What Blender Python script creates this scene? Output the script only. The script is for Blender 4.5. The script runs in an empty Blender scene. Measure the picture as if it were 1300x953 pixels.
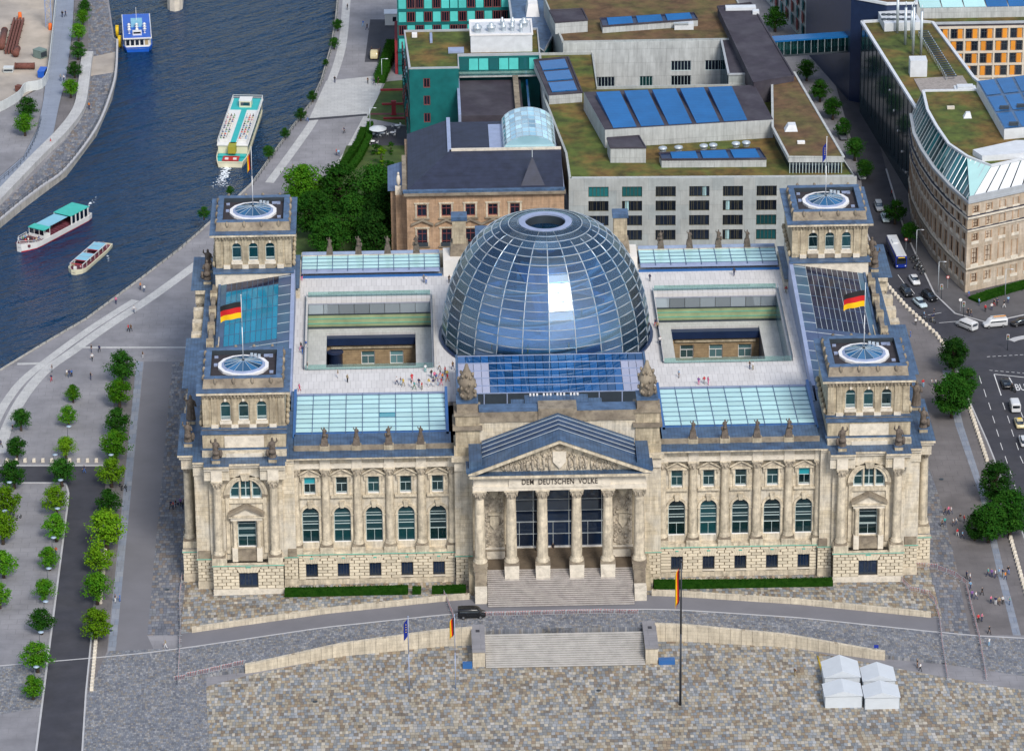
import bpy, bmesh, math, random
from mathutils import Vector, Matrix
random.seed(7)
R = math.radians
sc = bpy.context.scene
COL = sc.collection
# ------------------------------------------------------------------ camera
CAM = Vector((-27.1494, -751.1426, 373.4242))
YAW, PITCH, ROLL, FPX = 0.0251048, 0.4142265, -0.0090261, 5775.9989
def _cam_axes():
    fw = Vector((math.sin(YAW)*math.cos(PITCH), math.cos(YAW)*math.cos(PITCH), -math.sin(PITCH)))
    r = Vector((math.cos(YAW), -math.sin(YAW), 0)); u = r.cross(fw)
    c, s = math.cos(ROLL), math.sin(ROLL)
    return c*r + s*u, -s*r + c*u, fw
AX, AU, AF = _cam_axes()
cam = bpy.data.cameras.new('camera'); camo = bpy.data.objects.new('camera', cam); COL.objects.link(camo)
m3 = Matrix((AX, AU, -AF)).transposed(); camo.matrix_world = Matrix.Translation(CAM) @ m3.to_4x4()
cam.sensor_width = 36; cam.lens = 36*FPX/1300; cam.clip_end = 6000; cam.clip_start = 10
sc.camera = camo
def at(px, py, z=0.0, y=None):
    """survey point: where the sight line through a photo point meets the level z (or the plane y)"""
    d = AF + AX*((px-650)/FPX) + AU*((476.5-py)/FPX)
    t = (z-CAM.z)/d.z if y is None else (y-CAM.y)/d.y
    return CAM + d*t
def XY(px, py, z=0.0):
    p = at(px, py, z); return (p.x, p.y)
# ------------------------------------------------------------------ light
SUN_AZ, SUN_EL = R(20), R(43)          # the sun stands behind the camera, to its right
sdir = Vector((math.sin(SUN_AZ)*math.cos(SUN_EL), -math.cos(SUN_AZ)*math.cos(SUN_EL), math.sin(SUN_EL)))
W = bpy.data.worlds.new('World'); sc.world = W; W.use_nodes = True
nt = W.node_tree; nt.nodes.clear()
def N(tree, t, **k):
    n = tree.nodes.new(t)
    for a, b in k.items(): setattr(n, a, b)
    return n
out = N(nt, 'ShaderNodeOutputWorld'); bg = N(nt, 'ShaderNodeBackground'); sky = N(nt, 'ShaderNodeTexSky')
sky.sky_type = 'NISHITA'; sky.sun_disc = False; sky.sun_elevation = SUN_EL
sky.sun_rotation = math.atan2(sdir.x, sdir.y); sky.air_density = 1.0; sky.dust_density = 1.5
tc = N(nt, 'ShaderNodeTexCoord'); mp = N(nt, 'ShaderNodeMapping'); mp.inputs['Scale'].default_value = (1, 1, 2.6)
cn = N(nt, 'ShaderNodeTexNoise'); cn.inputs['Scale'].default_value = 2.3; cn.inputs['Detail'].default_value = 7; cn.inputs['Roughness'].default_value = .58
cr = N(nt, 'ShaderNodeValToRGB'); cr.color_ramp.elements[0].position = .50; cr.color_ramp.elements[1].position = .68
mx = N(nt, 'ShaderNodeMixRGB'); mx.inputs['Color2'].default_value = (7.5, 7.9, 8.6, 1)   # cloud, in the units of the sky node
nt.links.new(tc.outputs['Generated'], mp.inputs['Vector']); nt.links.new(mp.outputs['Vector'], cn.inputs['Vector'])
nt.links.new(cn.outputs['Fac'], cr.inputs['Fac']); nt.links.new(cr.outputs['Color'], mx.inputs['Fac'])
nt.links.new(sky.outputs['Color'], mx.inputs['Color1']); nt.links.new(mx.outputs['Color'], bg.inputs['Color'])
bg.inputs['Strength'].default_value = 0.115; nt.links.new(bg.outputs['Background'], out.inputs['Surface'])
sun = bpy.data.lights.new('sun', 'SUN'); sun.energy = 2.3; sun.angle = R(16); sun.color = (1.0, .95, .88)
suno = bpy.data.objects.new('sun', sun); COL.objects.link(suno); suno.rotation_euler = (-sdir).to_track_quat('-Z', 'Y').to_euler()
suno.location = (0, -200, 300)
vs = sc.view_settings; vs.view_transform = 'Standard'; vs.look = 'None'; vs.exposure = 0.36; vs.gamma = 1
sc.cycles.use_denoising = True
try: sc.cycles.denoiser = 'OPENIMAGEDENOISE'
except Exception: pass
sc.cycles.max_bounces = 7; sc.cycles.diffuse_bounces = 3; sc.cycles.glossy_bounces = 3; sc.cycles.transparent_max_bounces = 16
sc.cycles.transmission_bounces = 3; sc.cycles.caustics_reflective = False; sc.cycles.caustics_refractive = False
# ------------------------------------------------------------------ materials
MATS = {}
def mat(name, col, rough=.7, metal=0.0, var=.12, vscale=.6, col2=None, kind=None, scale=(1, 1, 1), per_object=0.0, spec=.5,
        bump=0.0, bscale=3.0, dirt=0.0, brick=None, voro=None, streak=0.0, wave=None):
    """procedural Principled material on world position: colour noise, masonry pattern, dirt, relief"""
    m = bpy.data.materials.new(name); m.use_nodes = True; t = m.node_tree; L = t.links.new
    b = t.nodes['Principled BSDF']; b.inputs['Roughness'].default_value = rough; b.inputs['Metallic'].default_value = metal
    b.inputs['Specular IOR Level'].default_value = spec
    g = N(t, 'ShaderNodeNewGeometry'); pos = g.outputs['Position']
    base = N(t, 'ShaderNodeRGB'); base.outputs[0].default_value = (*col, 1); c = base.outputs[0]
    def noise(s, det=4, vec=None, r=.6):
        n = N(t, 'ShaderNodeTexNoise'); n.inputs['Scale'].default_value = s; n.inputs['Detail'].default_value = det; n.inputs['Roughness'].default_value = r
        L(vec or pos, n.inputs['Vector']); return n
    def mulv(c, fac_socket, lo, hi, f0=.3, f1=.7):
        mr = N(t, 'ShaderNodeMapRange'); mr.inputs['From Min'].default_value = f0; mr.inputs['From Max'].default_value = f1
        mr.inputs['To Min'].default_value = lo; mr.inputs['To Max'].default_value = hi; L(fac_socket, mr.inputs['Value'])
        mm = N(t, 'ShaderNodeVectorMath', operation='SCALE'); L(c, mm.inputs[0]); L(mr.outputs[0], mm.inputs['Scale']); return mm.outputs[0]
    hgt = None
    if brick or voro:
        if brick:      # (axis, width, height, colour2, mortar colour, mortar, squeeze)
            axis, bw, bh, c2, mc, ms = brick
            sx = N(t, 'ShaderNodeSeparateXYZ'); L(pos, sx.inputs[0]); cx = N(t, 'ShaderNodeCombineXYZ')
            if axis == 'wall':
                ad = N(t, 'ShaderNodeMath', operation='ADD'); L(sx.outputs[0], ad.inputs[0]); L(sx.outputs[1], ad.inputs[1])
                L(ad.outputs[0], cx.inputs[0]); L(sx.outputs[2], cx.inputs[1])
            else:
                L(sx.outputs[0], cx.inputs[0]); L(sx.outputs[1], cx.inputs[1])
            br = N(t, 'ShaderNodeTexBrick'); L(cx.outputs[0], br.inputs['Vector']); br.inputs['Scale'].default_value = 1
            br.inputs['Brick Width'].default_value = bw; br.inputs['Row Height'].default_value = bh; br.inputs['Mortar Size'].default_value = ms
            br.inputs['Mortar Smooth'].default_value = .2; br.inputs['Bias'].default_value = 0
            br.inputs['Color1'].default_value = (*col, 1); br.inputs['Color2'].default_value = (*c2, 1); br.inputs['Mortar'].default_value = (*mc, 1)
            c = br.outputs['Color']; hgt = br.outputs['Fac']
        else:          # (scale xyz, [colours])
            s3, cols = voro
            mpn = N(t, 'ShaderNodeMapping'); mpn.inputs['Scale'].default_value = s3; L(pos, mpn.inputs['Vector'])
            sp0 = N(t, 'ShaderNodeSeparateXYZ'); L(mpn.outputs[0], sp0.inputs[0]); M = lambda op, a, b=None: (lambda n: (L(a, n.inputs[0]), L(b, n.inputs[1]) if hasattr(b, 'node') else (setattr(n.inputs[1], 'default_value', b) if b is not None else None), n.outputs[0])[-1])(N(t, 'ShaderNodeMath', operation=op))
            wob = noise(.6, 2); yy = M('ADD', sp0.outputs[1], M('MULTIPLY', wob.outputs['Fac'], .9)); rowi = M('FLOOR', yy)      # laid in wavering courses
            wr = N(t, 'ShaderNodeTexWhiteNoise', noise_dimensions='1D'); L(rowi, wr.inputs['W']); xx = M('ADD', M('MULTIPLY', sp0.outputs[0], M('ADD', M('MULTIPLY', wr.outputs['Value'], .5), .7)), M('MULTIPLY', wr.outputs['Value'], 97.0))
            cc = N(t, 'ShaderNodeCombineXYZ'); L(M('FLOOR', xx), cc.inputs[0]); L(rowi, cc.inputs[1]); wn = N(t, 'ShaderNodeTexWhiteNoise', noise_dimensions='2D'); L(cc.outputs[0], wn.inputs['Vector'])
            edge = M('MAXIMUM', M('ABSOLUTE', M('SUBTRACT', M('FRACT', xx), .5)), M('ABSOLUTE', M('SUBTRACT', M('FRACT', yy), .5)))
            sp = N(t, 'ShaderNodeSeparateColor'); L(wn.outputs['Color'], sp.inputs[0])
            ra = N(t, 'ShaderNodeValToRGB'); ra.color_ramp.interpolation = 'CONSTANT'; L(sp.outputs[0], ra.inputs['Fac'])
            e = ra.color_ramp.elements; e[0].color = (*cols[0], 1); e[1].position = 1/len(cols); e[1].color = (*cols[1], 1)
            for i in range(2, len(cols)): q = e.new(i/len(cols)); q.color = (*cols[i], 1)
            c = mulv(mulv(ra.outputs[0], sp.outputs[1], .85, 1.15, 0, 1), edge, 1.0, .5, .40, .5)
            hgt = edge
    if col2:
        n0 = noise(vscale*.35, 5); mr = N(t, 'ShaderNodeMapRange'); mr.inputs['From Min'].default_value = .42; mr.inputs['From Max'].default_value = .62; L(n0.outputs['Fac'], mr.inputs['Value'])
        mi = N(t, 'ShaderNodeMixRGB'); L(mr.outputs[0], mi.inputs['Fac']); L(c, mi.inputs['Color1']); mi.inputs['Color2'].default_value = (*col2, 1); c = mi.outputs[0]
    if var: c = mulv(c, noise(vscale, 6).outputs['Fac'], 1-var, 1+var)
    if streak:
        mpn = N(t, 'ShaderNodeMapping'); mpn.inputs['Scale'].default_value = (1.6, 1.6, .16); L(pos, mpn.inputs['Vector'])
        c = mulv(c, noise(1.0, 5, mpn.outputs[0], .7).outputs['Fac'], 1-streak, 1+streak*.25, .35, .6)
    if dirt:
        n2 = noise(.9, 8, r=.75); mr = N(t, 'ShaderNodeMapRange'); mr.inputs['From Min'].default_value = .5; mr.inputs['From Max'].default_value = .72; mr.inputs['To Max'].default_value = dirt; L(n2.outputs['Fac'], mr.inputs['Value'])
        mi = N(t, 'ShaderNodeMixRGB'); L(mr.outputs[0], mi.inputs['Fac']); L(c, mi.inputs['Color1']); mi.inputs['Color2'].default_value = (.07, .06, .055, 1); c = mi.outputs[0]
    if per_object:
        oi = N(t, 'ShaderNodeObjectInfo'); c = mulv(c, oi.outputs['Random'], 1-per_object, 1+per_object, 0, 1)
    if wave:           # (axis index, spacing, depth): standing seams, boards
        sx = N(t, 'ShaderNodeSeparateXYZ'); L(pos, sx.inputs[0]); ml = N(t, 'ShaderNodeMath', operation='MULTIPLY'); ml.inputs[1].default_value = 1/wave[1]
        L(sx.outputs[wave[0]], ml.inputs[0]); fr = N(t, 'ShaderNodeMath', operation='FRACT'); L(ml.outputs[0], fr.inputs[0])
        c = mulv(c, fr.outputs[0], 1-wave[2], 1.0, .04, .16)
    L(c, b.inputs['Base Color'])
    if bump or hgt is not None:
        bp = N(t, 'ShaderNodeBump'); bp.inputs['Strength'].default_value = bump or .4; bp.inputs['Distance'].default_value = .06
        if hgt is not None:
            bp.invert = True; L(hgt, bp.inputs['Height'])
        else: L(noise(bscale, 4).outputs['Fac'], bp.inputs['Height'])
        L(bp.outputs[0], b.inputs['Normal'])
    MATS[name] = m; return m
def glass(name, tint, refl=.12, rough=.03, opaque=None, per_object=0.0):
    """window glass: clear tinted film plus mirror by angle (opaque: dark room behind, no see-through)"""
    m = bpy.data.materials.new(name); m.use_nodes = True; t = m.node_tree; L = t.links.new; t.nodes.remove(t.nodes['Principled BSDF'])
    o = t.nodes['Material Output']; fr = N(t, 'ShaderNodeFresnel'); fr.inputs['IOR'].default_value = 1.55
    ad = N(t, 'ShaderNodeMath', operation='ADD'); ad.inputs[1].default_value = refl; ad.use_clamp = True; L(fr.outputs[0], ad.inputs[0])
    gl = N(t, 'ShaderNodeBsdfGlossy'); gl.inputs['Roughness'].default_value = rough; gl.inputs['Color'].default_value = (.82, .93, 1, 1)
    if opaque: inn = N(t, 'ShaderNodeBsdfDiffuse'); inn.inputs['Color'].default_value = (*opaque, 1)
    else: inn = N(t, 'ShaderNodeBsdfTransparent'); inn.inputs['Color'].default_value = (*tint, 1)
    if opaque and per_object:
        oi = N(t, 'ShaderNodeObjectInfo'); mr = N(t, 'ShaderNodeMapRange'); mr.inputs['To Min'].default_value = 1-per_object; mr.inputs['To Max'].default_value = 1+per_object*1.6
        L(oi.outputs['Random'], mr.inputs['Value']); vm = N(t, 'ShaderNodeVectorMath', operation='SCALE'); vm.inputs[0].default_value = opaque
        L(mr.outputs[0], vm.inputs['Scale']); L(vm.outputs[0], inn.inputs['Color'])
    mi = N(t, 'ShaderNodeMixShader'); L(ad.outputs[0], mi.inputs['Fac']); L(inn.outputs[0], mi.inputs[1]); L(gl.outputs[0], mi.inputs[2])
    L(mi.outputs[0], o.inputs['Surface']); MATS[name] = m; return m
CREAM = (.58, .50, .365)
mat('stone', CREAM, .85, var=.14, vscale=.5, col2=(.60, .555, .47), brick=('wall', 1.7, .78, (.68, .605, .475), (.31, .25, .18), .022), dirt=.34, streak=.26)
mat('stone_trim', (.60, .525, .40), .85, var=.28, vscale=.8, dirt=.5, streak=.3)
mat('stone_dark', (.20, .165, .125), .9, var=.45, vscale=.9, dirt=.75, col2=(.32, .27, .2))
mat('stone_block', (.65, .575, .44), .85, var=.16, vscale=.9, per_object=.16, dirt=.4)
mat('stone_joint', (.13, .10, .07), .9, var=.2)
mat('stone_tower', (.47, .405, .29), .85, var=.28, vscale=.9, brick=('wall', 1.5, .7, (.55, .47, .33), (.26, .2, .13), .014), dirt=.5, streak=.35, col2=(.36, .3, .21))
mat('stone_pale', (.66, .60, .50), .8, var=.16, vscale=.8, dirt=.4)
mat('relief', (.42, .365, .285), .9, var=.4, vscale=1.6, dirt=.85)
mat('zinc', (.058, .112, .205), .42, .2, var=.35, vscale=.5, wave=(0, .62, .45), col2=(.078, .135, .22), dirt=.4)
mat('zinc_plain', (.072, .132, .235), .42, .2, var=.4, vscale=.7, dirt=.35)
mat('zinc_dark', (.05, .085, .16), .45, .25, var=.25, vscale=.6, wave=(1, .8, .4))
mat('zinc_light', (.30, .36, .52), .5, .1, var=.12)
mat('copper', (.12, .46, .36), .6, .1, var=.2)
mat('bronze', (.055, .045, .04), .6, .2, var=.4, vscale=2)
mat('statue_stone', (.13, .105, .085), .9, var=.4, vscale=2, dirt=.6)
mat('terrace', (.60, .585, .575), .8, var=.06, vscale=.3, brick=('floor', 1.0, 3.6, (.66, .645, .635), (.40, .385, .385), .03))
mat('white_wall', (.74, .71, .66), .8, var=.06, vscale=.6)
mat('deck_dark', (.035, .03, .035), .85, var=.25, vscale=1.2)
mat('white_paint', (.78, .77, .76), .6, var=.06)
mat('steel', (.50, .56, .60), .4, .4, var=.1)
mat('steel_dark', (.05, .065, .08), .45, .3, var=.1)
mat('frame', (.50, .60, .60), .5, .1, var=.05)
mat('skylight_glass', (.48, .76, .74), .2, 0, var=.06, vscale=.25, per_object=.1, spec=.7)
mat('skylight_glass_deep', (.02, .30, .36), .12, 0, var=.05, spec=.7)
mat('cyan_glass', (.015, .21, .33), .10, 0, var=.12, vscale=.2, per_object=.14, spec=.8)
mat('blue_strip', (.03, .13, .36), .35, .1, var=.1)
mat('roof_panel', (.085, .12, .22), .32, .3, var=.25, vscale=.15, col2=(.08, .17, .24))
mat('roof_glass_dark', (.02, .022, .045), .15, 0, var=.4, vscale=.5, per_object=.3)
mat('ramp', (.42, .52, .64), .6, var=.05)
mat('rails', (.62, .68, .70), .4, .3, var=0)
glass('window_glass', None, .03, .03, opaque=(.003, .026, .031), per_object=.6)
glass('window_blue', None, .03, .03, opaque=(.008, .018, .045), per_object=.5)
glass('porch_glass', (.35, .55, .85), .16, .04)
glass('porch_pane', None, .06, .03, opaque=(.012, .075, .22), per_object=.35)
mat('porch_fritted', (.38, .40, .52), .25, 0, var=.05, per_object=.08)
glass('dome_glass', (.66, .85, 1.0), .085, .2)
glass('clear_glass', (.72, .90, .86), .08, .02)
mat('mirror', (.75, .80, .86), .08, 1.0, var=0)
mat('dome_floor', (.24, .42, .68), .6, var=.2)
# ------------------------------------------------------------------ mesh helpers
class MB:
    def __init__(s): s.v = []; s.f = []; s.m = []; s.mats = []; s.sm = []
    def mi(s, m):
        if m not in s.mats: s.mats.append(m)
        return s.mats.index(m)
    def add(s, vs, fs, m, smooth=False):
        o = len(s.v); s.v.extend([tuple(p) for p in vs]); k = s.mi(m)
        for f in fs: s.f.append([i+o for i in f]); s.m.append(k); s.sm.append(smooth)
        return s
    def box(s, x0, x1, y0, y1, z0, z1, m):
        if x0 > x1: x0, x1 = x1, x0
        if y0 > y1: y0, y1 = y1, y0
        return s.add([(x0, y0, z0), (x1, y0, z0), (x1, y1, z0), (x0, y1, z0), (x0, y0, z1), (x1, y0, z1), (x1, y1, z1), (x0, y1, z1)],
                     [(0, 3, 2, 1), (4, 5, 6, 7), (0, 1, 5, 4), (1, 2, 6, 5), (2, 3, 7, 6), (3, 0, 4, 7)], m)
    def frus(s, b, t, z0, z1, m):      # b, t = (x0,x1,y0,y1) at z0, z1
        q = lambda r, z: [(r[0], r[2], z), (r[1], r[2], z), (r[1], r[3], z), (r[0], r[3], z)]
        return s.add(q(b, z0)+q(t, z1), [(0, 3, 2, 1), (4, 5, 6, 7), (0, 1, 5, 4), (1, 2, 6, 5), (2, 3, 7, 6), (3, 0, 4, 7)], m)
    def quad(s, a, b, c, d, m): return s.add([a, b, c, d], [(0, 1, 2, 3)], m)
    def prism(s, pts, z0, z1, m, mtop=None):  # plan polygon, z may be callables
        n = len(pts); a = sum(pts[i][0]*pts[(i+1) % n][1]-pts[(i+1) % n][0]*pts[i][1] for i in range(n))
        if a < 0: pts = pts[::-1]
        g = lambda z, p: z(p) if callable(z) else z
        vs = [(p[0], p[1], g(z0, p)) for p in pts]+[(p[0], p[1], g(z1, p)) for p in pts]
        s.add(vs, [list(range(n))[::-1]]+[(i, (i+1) % n, n+(i+1) % n, n+i) for i in range(n)], m)
        return s.add(vs[n:], [list(range(n))], mtop or m)
    def ext(s, pts, y0, y1, m):         # polygon in x-z extruded along y
        n = len(pts); a = sum(pts[i][0]*pts[(i+1) % n][1]-pts[(i+1) % n][0]*pts[i][1] for i in range(n))
        if a < 0: pts = pts[::-1]
        vs = [(p[0], y0, p[1]) for p in pts]+[(p[0], y1, p[1]) for p in pts]
        return s.add(vs, [list(range(n)), list(range(n, 2*n))[::-1]]+[((i+1) % n, i, n+i, n+(i+1) % n) for i in range(n)], m)
    def extx(s, pts, x0, x1, m):        # polygon in y-z extruded along x
        n = len(pts); a = sum(pts[i][0]*pts[(i+1) % n][1]-pts[(i+1) % n][0]*pts[i][1] for i in range(n))
        if a < 0: pts = pts[::-1]
        vs = [(x0, p[0], p[1]) for p in pts]+[(x1, p[0], p[1]) for p in pts]
        return s.add(vs, [list(range(n))[::-1], list(range(n, 2*n))]+[(i, (i+1) % n, n+(i+1) % n, n+i) for i in range(n)], m)
    def lathe(s, prof, c, n, m, smooth=True, cap=True, sq=0):   # prof [(r,z)...]
        vs = []; fs = []
        for r, z in prof:
            for i in range(n):
                a = 2*math.pi*(i+.5)/n; vs.append((c[0]+r*math.cos(a), c[1]+r*math.sin(a), c[2]+z))
        for k in range(len(prof)-1):
            for i in range(n): fs.append((k*n+i, k*n+(i+1) % n, (k+1)*n+(i+1) % n, (k+1)*n+i))
        s.add(vs, fs, m, smooth)
        if cap:
            s.add(vs[-n:], [list(range(n))], m); s.add(vs[:n], [list(range(n))[::-1]], m)
        return s
    def tube(s, a, b, r, m, n=6, r2=None):
        a, b = Vector(a), Vector(b); d = (b-a).normalized(); u = d.orthogonal().normalized(); w = d.cross(u); r2 = r if r2 is None else r2
        vs = [a+(u*math.cos(t)+w*math.sin(t))*r for t in [2*math.pi*i/n for i in range(n)]]+[b+(u*math.cos(t)+w*math.sin(t))*r2 for t in [2*math.pi*i/n for i in range(n)]]
        return s.add(vs, [(i, (i+1) % n, n+(i+1) % n, n+i) for i in range(n)]+[list(range(n))[::-1], list(range(n, 2*n))], m, n > 5)
    def path(s, pts, r, m, n=5):
        for a, b in zip(pts, pts[1:]): s.tube(a, b, r, m, n)
        return s
    def blob(s, c, r, m, n=8, k=5, jit=0.0):  # lumpy ellipsoid
        vs = []; fs = []
        for j in range(k+1):
            ph = math.pi*j/k
            for i in range(n):
                a = 2*math.pi*i/n; q = 1+random.uniform(-jit, jit)
                vs.append((c[0]+r[0]*math.sin(ph)*math.cos(a)*q, c[1]+r[1]*math.sin(ph)*math.sin(a)*q, c[2]-r[2]*math.cos(ph)*q))
        for j in range(k):
            for i in range(n): fs.append((j*n+i, j*n+(i+1) % n, (j+1)*n+(i+1) % n, (j+1)*n+i))
        return s.add(vs, fs, m, True)
    def mesh(s, name):
        me = bpy.data.meshes.new(name); me.from_pydata(s.v, [], s.f)
        for m in s.mats: me.materials.append(MATS[m])
        me.polygons.foreach_set('material_index', s.m); me.polygons.foreach_set('use_smooth', s.sm); me.update(); return me
def link(name, data, parent=None, loc=None, rz=0, kind=None, label=None, cat=None, group=None, scale=None):
    o = bpy.data.objects.new(name, data); COL.objects.link(o)
    if parent: o.parent = parent
    if loc is not None: o.location = loc
    if rz: o.rotation_euler = (0, 0, rz)
    if scale: o.scale = scale
    if kind: o['kind'] = kind
    if label: o['label'] = label
    if cat: o['category'] = cat
    if group: o['group'] = group
    return o
def ob(name, mb, parent=None, **k): return link(name, mb.mesh(name), parent, **k)
def thing(name, label, cat, loc=(0, 0, 0), rz=0, group=None): return link(name, None, None, loc, rz, None, label, cat, group)
def kids(o): return [c for c in COL.objects if c.parent == o]
def clone(o, tree, parent=None, loc=None, rz=None):
    """tree = {object: [children]} prepared once; copies a thing with its parts and sub-parts"""
    c = o.copy(); COL.objects.link(c); c.parent = parent
    if loc is not None: c.location = loc
    if rz is not None: c.rotation_euler = (0, 0, rz)
    for ch in tree.get(o, []): clone(ch, tree, c)
    return c
def treeof(o):
    d = {}
    def rec(q):
        d[q] = list(q.children)
        for ch in q.children: rec(ch)
    rec(o); return d
# ================================================================== the parliament building
PB = thing('parliament_building', 'huge cream stone parliament building with four corner towers and a glass dome', 'building')
def wall_open(mb, x0, x1, z0, z1, y0, y1, ops, m):
    """wall slab with real openings; ops = [(xc, w, zb, zt, arch)]"""
    ops = sorted(ops); cur = x0
    for xc, w, zb, zt, arch in ops:
        a, b = xc-w/2, xc+w/2
        mb.box(cur, a, y0, y1, z0, z1, m)
        if zb > z0: mb.box(a, b, y0, y1, z0, zb, m)
        if zt < z1: mb.box(a, b, y0, y1, zt, z1, m)
        if arch:
            n = 8; zs = zt-w/2
            arc = [(xc-w/2*math.cos(math.pi/2*i/n), zs+w/2*math.sin(math.pi/2*i/n)) for i in range(n+1)]
            mb.ext([(a, zt)]+arc[:], y0, y1, m); mb.ext([(b, zt)]+[(2*xc-p[0], p[1]) for p in arc], y0, y1, m)
        cur = b
    mb.box(cur, x1, y0, y1, z0, z1, m)
def win_tpl(w, h, arch=False, hb=(), vb=(), gm='window_glass', fm='frame', t=.07, sill=True, low=None):
    """window: mesh of frame bars, child pane; origin bottom centre, glass plane y = 0"""
    f = MB()
    r = w/2; zs = h-r if arch else h
    f.box(-r, -r+t*1.4, -.09, .05, 0, zs, fm); f.box(r-t*1.4, r, -.09, .05, 0, zs, fm)
    f.box(-r+t*1.4, r-t*1.4, -.09, .05, 0, t*1.5, fm)
    if not arch: f.box(-r+t*1.4, r-t*1.4, -.09, .05, h-t*1.5, h, fm)
    else:
        n = 10
        for i in range(n):
            a0, a1 = math.pi*i/n, math.pi*(i+1)/n
            f.ext([(r*math.cos(a0), zs+r*math.sin(a0)), (r*math.cos(a1), zs+r*math.sin(a1)), ((r-t)*math.cos(a1), zs+(r-t)*math.sin(a1)), ((r-t)*math.cos(a0), zs+(r-t)*math.sin(a0))], -.09, .05, fm)
    for b in hb:
        zb, th = (b if isinstance(b, tuple) else (b, t)); f.box(-r+t*1.4, r-t*1.4, -.12, .04, zb, zb+th, fm)
    for b in vb:
        x, z0, z1 = b; f.box(x-t/2, x+t/2, -.13, .045, z0, z1, fm)
    if sill: f.box(-r, r, -.3, -.091, -.02, .14, 'white_paint')
    g = MB()
    if arch:
        n = 12; pts = [(-r, 0), (r, 0)]+[(r*math.cos(math.pi*i/n), zs+r*math.sin(math.pi*i/n)) for i in range(n+1)]
    else: pts = [(-r, 0), (r, 0), (r, h), (-r, h)]
    g.ext(pts, 0, .03, gm)
    o = ob('window', f); ob('pane', g, o); return o, treeof(o)
FREE = []
def place(tpl, loc, parent=PB, rz=0):
    o, tr = tpl
    if not o.parent and o not in FREE: FREE.append(o); o.parent = parent; o.location = loc; o.rotation_euler = (0, 0, rz); return o
    return clone(o, tr, parent, loc, rz)
WX = [22.0, 27.85, 33.75, 39.6, 45.45]           # window axes of a wing
CX = [19.15, 24.95, 30.8, 36.7, 42.55, 48.2]     # column axes
T_arch = win_tpl(3.1, 7.3, True, [(2.35, .14), (3.6, .12), (4.15, .08), (5.2, .12), (5.75, .07)], [(0, 0, 2.35)])
T_up = win_tpl(2.1, 3.4, False, [(1.95, .1), (.25, .08)], [(0, .25, 1.95)])
T_gr = win_tpl(2.1, 2.7, False, [(.25, .06)], [(0, .2, 2.6), (-.5, .2, 2.6), (.5, .2, 2.6)], 'window_blue', 'steel_dark', .06, False)
T_pgr = win_tpl(3.4, 3.0, False, [(.3, .08)], [(-.6, .2, 2.9), (.6, .2, 2.9), (0, .2, 2.9)], 'window_blue', 'steel_dark', .08, False)
T_pdoor = win_tpl(3.35, 5.7, False, [(2.05, .13), (2.3, .06), (3.5, .1), (3.75, .05), (4.6, .1)], [(0, 0, 2.05)])
T_ptri = win_tpl(5.8, 3.9, True, [(1.9, .12), (.35, .06)], [(-1.25, 0, 3.6), (1.25, 0, 3.6), (0, 0, 3.85)], t=.16)
T_tow = win_tpl(1.8, 3.8, True, [(2.75, .1), (.55, .16), (.3, .05)], [])
# ---- plinth: backing wall, stones, flashing
stone_me = MB(); c = .035
stone_me.add([(-.5, 0, -.5), (.5, 0, -.5), (.5, 0, .5), (-.5, 0, .5), (-.5+c, -1, -.5+c*2), (.5-c, -1, -.5+c*2), (.5-c, -1, .5-c*2), (-.5+c, -1, .5-c*2)],
             [(4, 5, 6, 7), (0, 1, 5, 4), (1, 2, 6, 5), (2, 3, 7, 6), (3, 0, 4, 7)], 'stone_block')
stone_data = stone_me.mesh('stone')
stones = []
faces = []      # (x0, x1, yfront, zbase, ztop, openings)
for s in (-1, 1):
    for a, b, y, zb, op in ((50.5, 63.5, 0, 1.29, [(57.0, 3.4, 1.55, 4.55)]), (63.5, 66.4, 3.0, 1.6, []), (66.4, 69.2, 6.2, 1.6, []), (47.9, 50.5, 3.1, 1.6, []),
                            (18.9, 47.9, 4.0, .95, [(x, 2.1, 1.45, 4.15) for x in WX]), (15.7, 18.9, 2.2, .95, [])):
        x0, x1 = sorted((s*a, s*b)); faces.append((x0, x1, y, zb, 5.95, sorted((s*o[0], o[1], o[2], o[3]) for o in op)))
for x0, x1, y, zb, zt, ops in faces:
    plinth = MB(); flash = MB()
    wall_open(plinth, x0+.06, x1-.06, 0, 5.95, y+.12, y+1.2, [(o[0], o[1], o[2], o[3], False) for o in ops], 'stone_joint')
    plinth.box(x0, x1, y-.18, y+.119, -.3, zb-.02, 'stone_pale' if y == 0 else 'stone_trim')
    flash.box(x0-.12, x1+.12, y-.28, y+1.2, 5.955, 6.04, 'stone_trim'); flash.box(x0-.14, x1+.14, y-.3, y-.12, 6.044, 6.13, 'copper')
    PL = ob('plinth', plinth, PB); ob('flashing', flash, PB)
    n = max(1, round((zt-zb)/.665)); h = (zt-zb)/n
    for k in range(n):
        z0, z1 = zb+k*h, zb+(k+1)*h; segs = [(x0, x1)]
        for xc, w, ob_, ot in ops:
            lint = z0 > ot-.1
            half = w/2 if (z1 > ob_+.05 and z0 < ot-.05) else (w/2+.35+(z0-ot)*.35 if z0 >= ot-.05 and z1 < ot+1.55 else None)
            if half:
                ns = []
                for a, b in segs:
                    if a < xc < b: ns += [(a, xc-half), (xc+half, b)]
                    else: ns.append((a, b))
                segs = ns
        for a, b in segs:
            L_ = b-a; q = max(1, round(L_/1.62)); step = L_/q; cuts = [a+i*step for i in range(q+1)]
            if k % 2 and q > 1: cuts = [a]+[a+step*(i+.5) for i in range(q)]+[b]
            for u, v_ in zip(cuts, cuts[1:]):
                if v_-u > .25: stones.append(((u+v_)/2, y+.125, (z0+z1)/2, v_-u-.1, .2, h-.11, PL))
stones.sort(key=lambda q: (q[1], -q[3]))
rest = MB()
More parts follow.
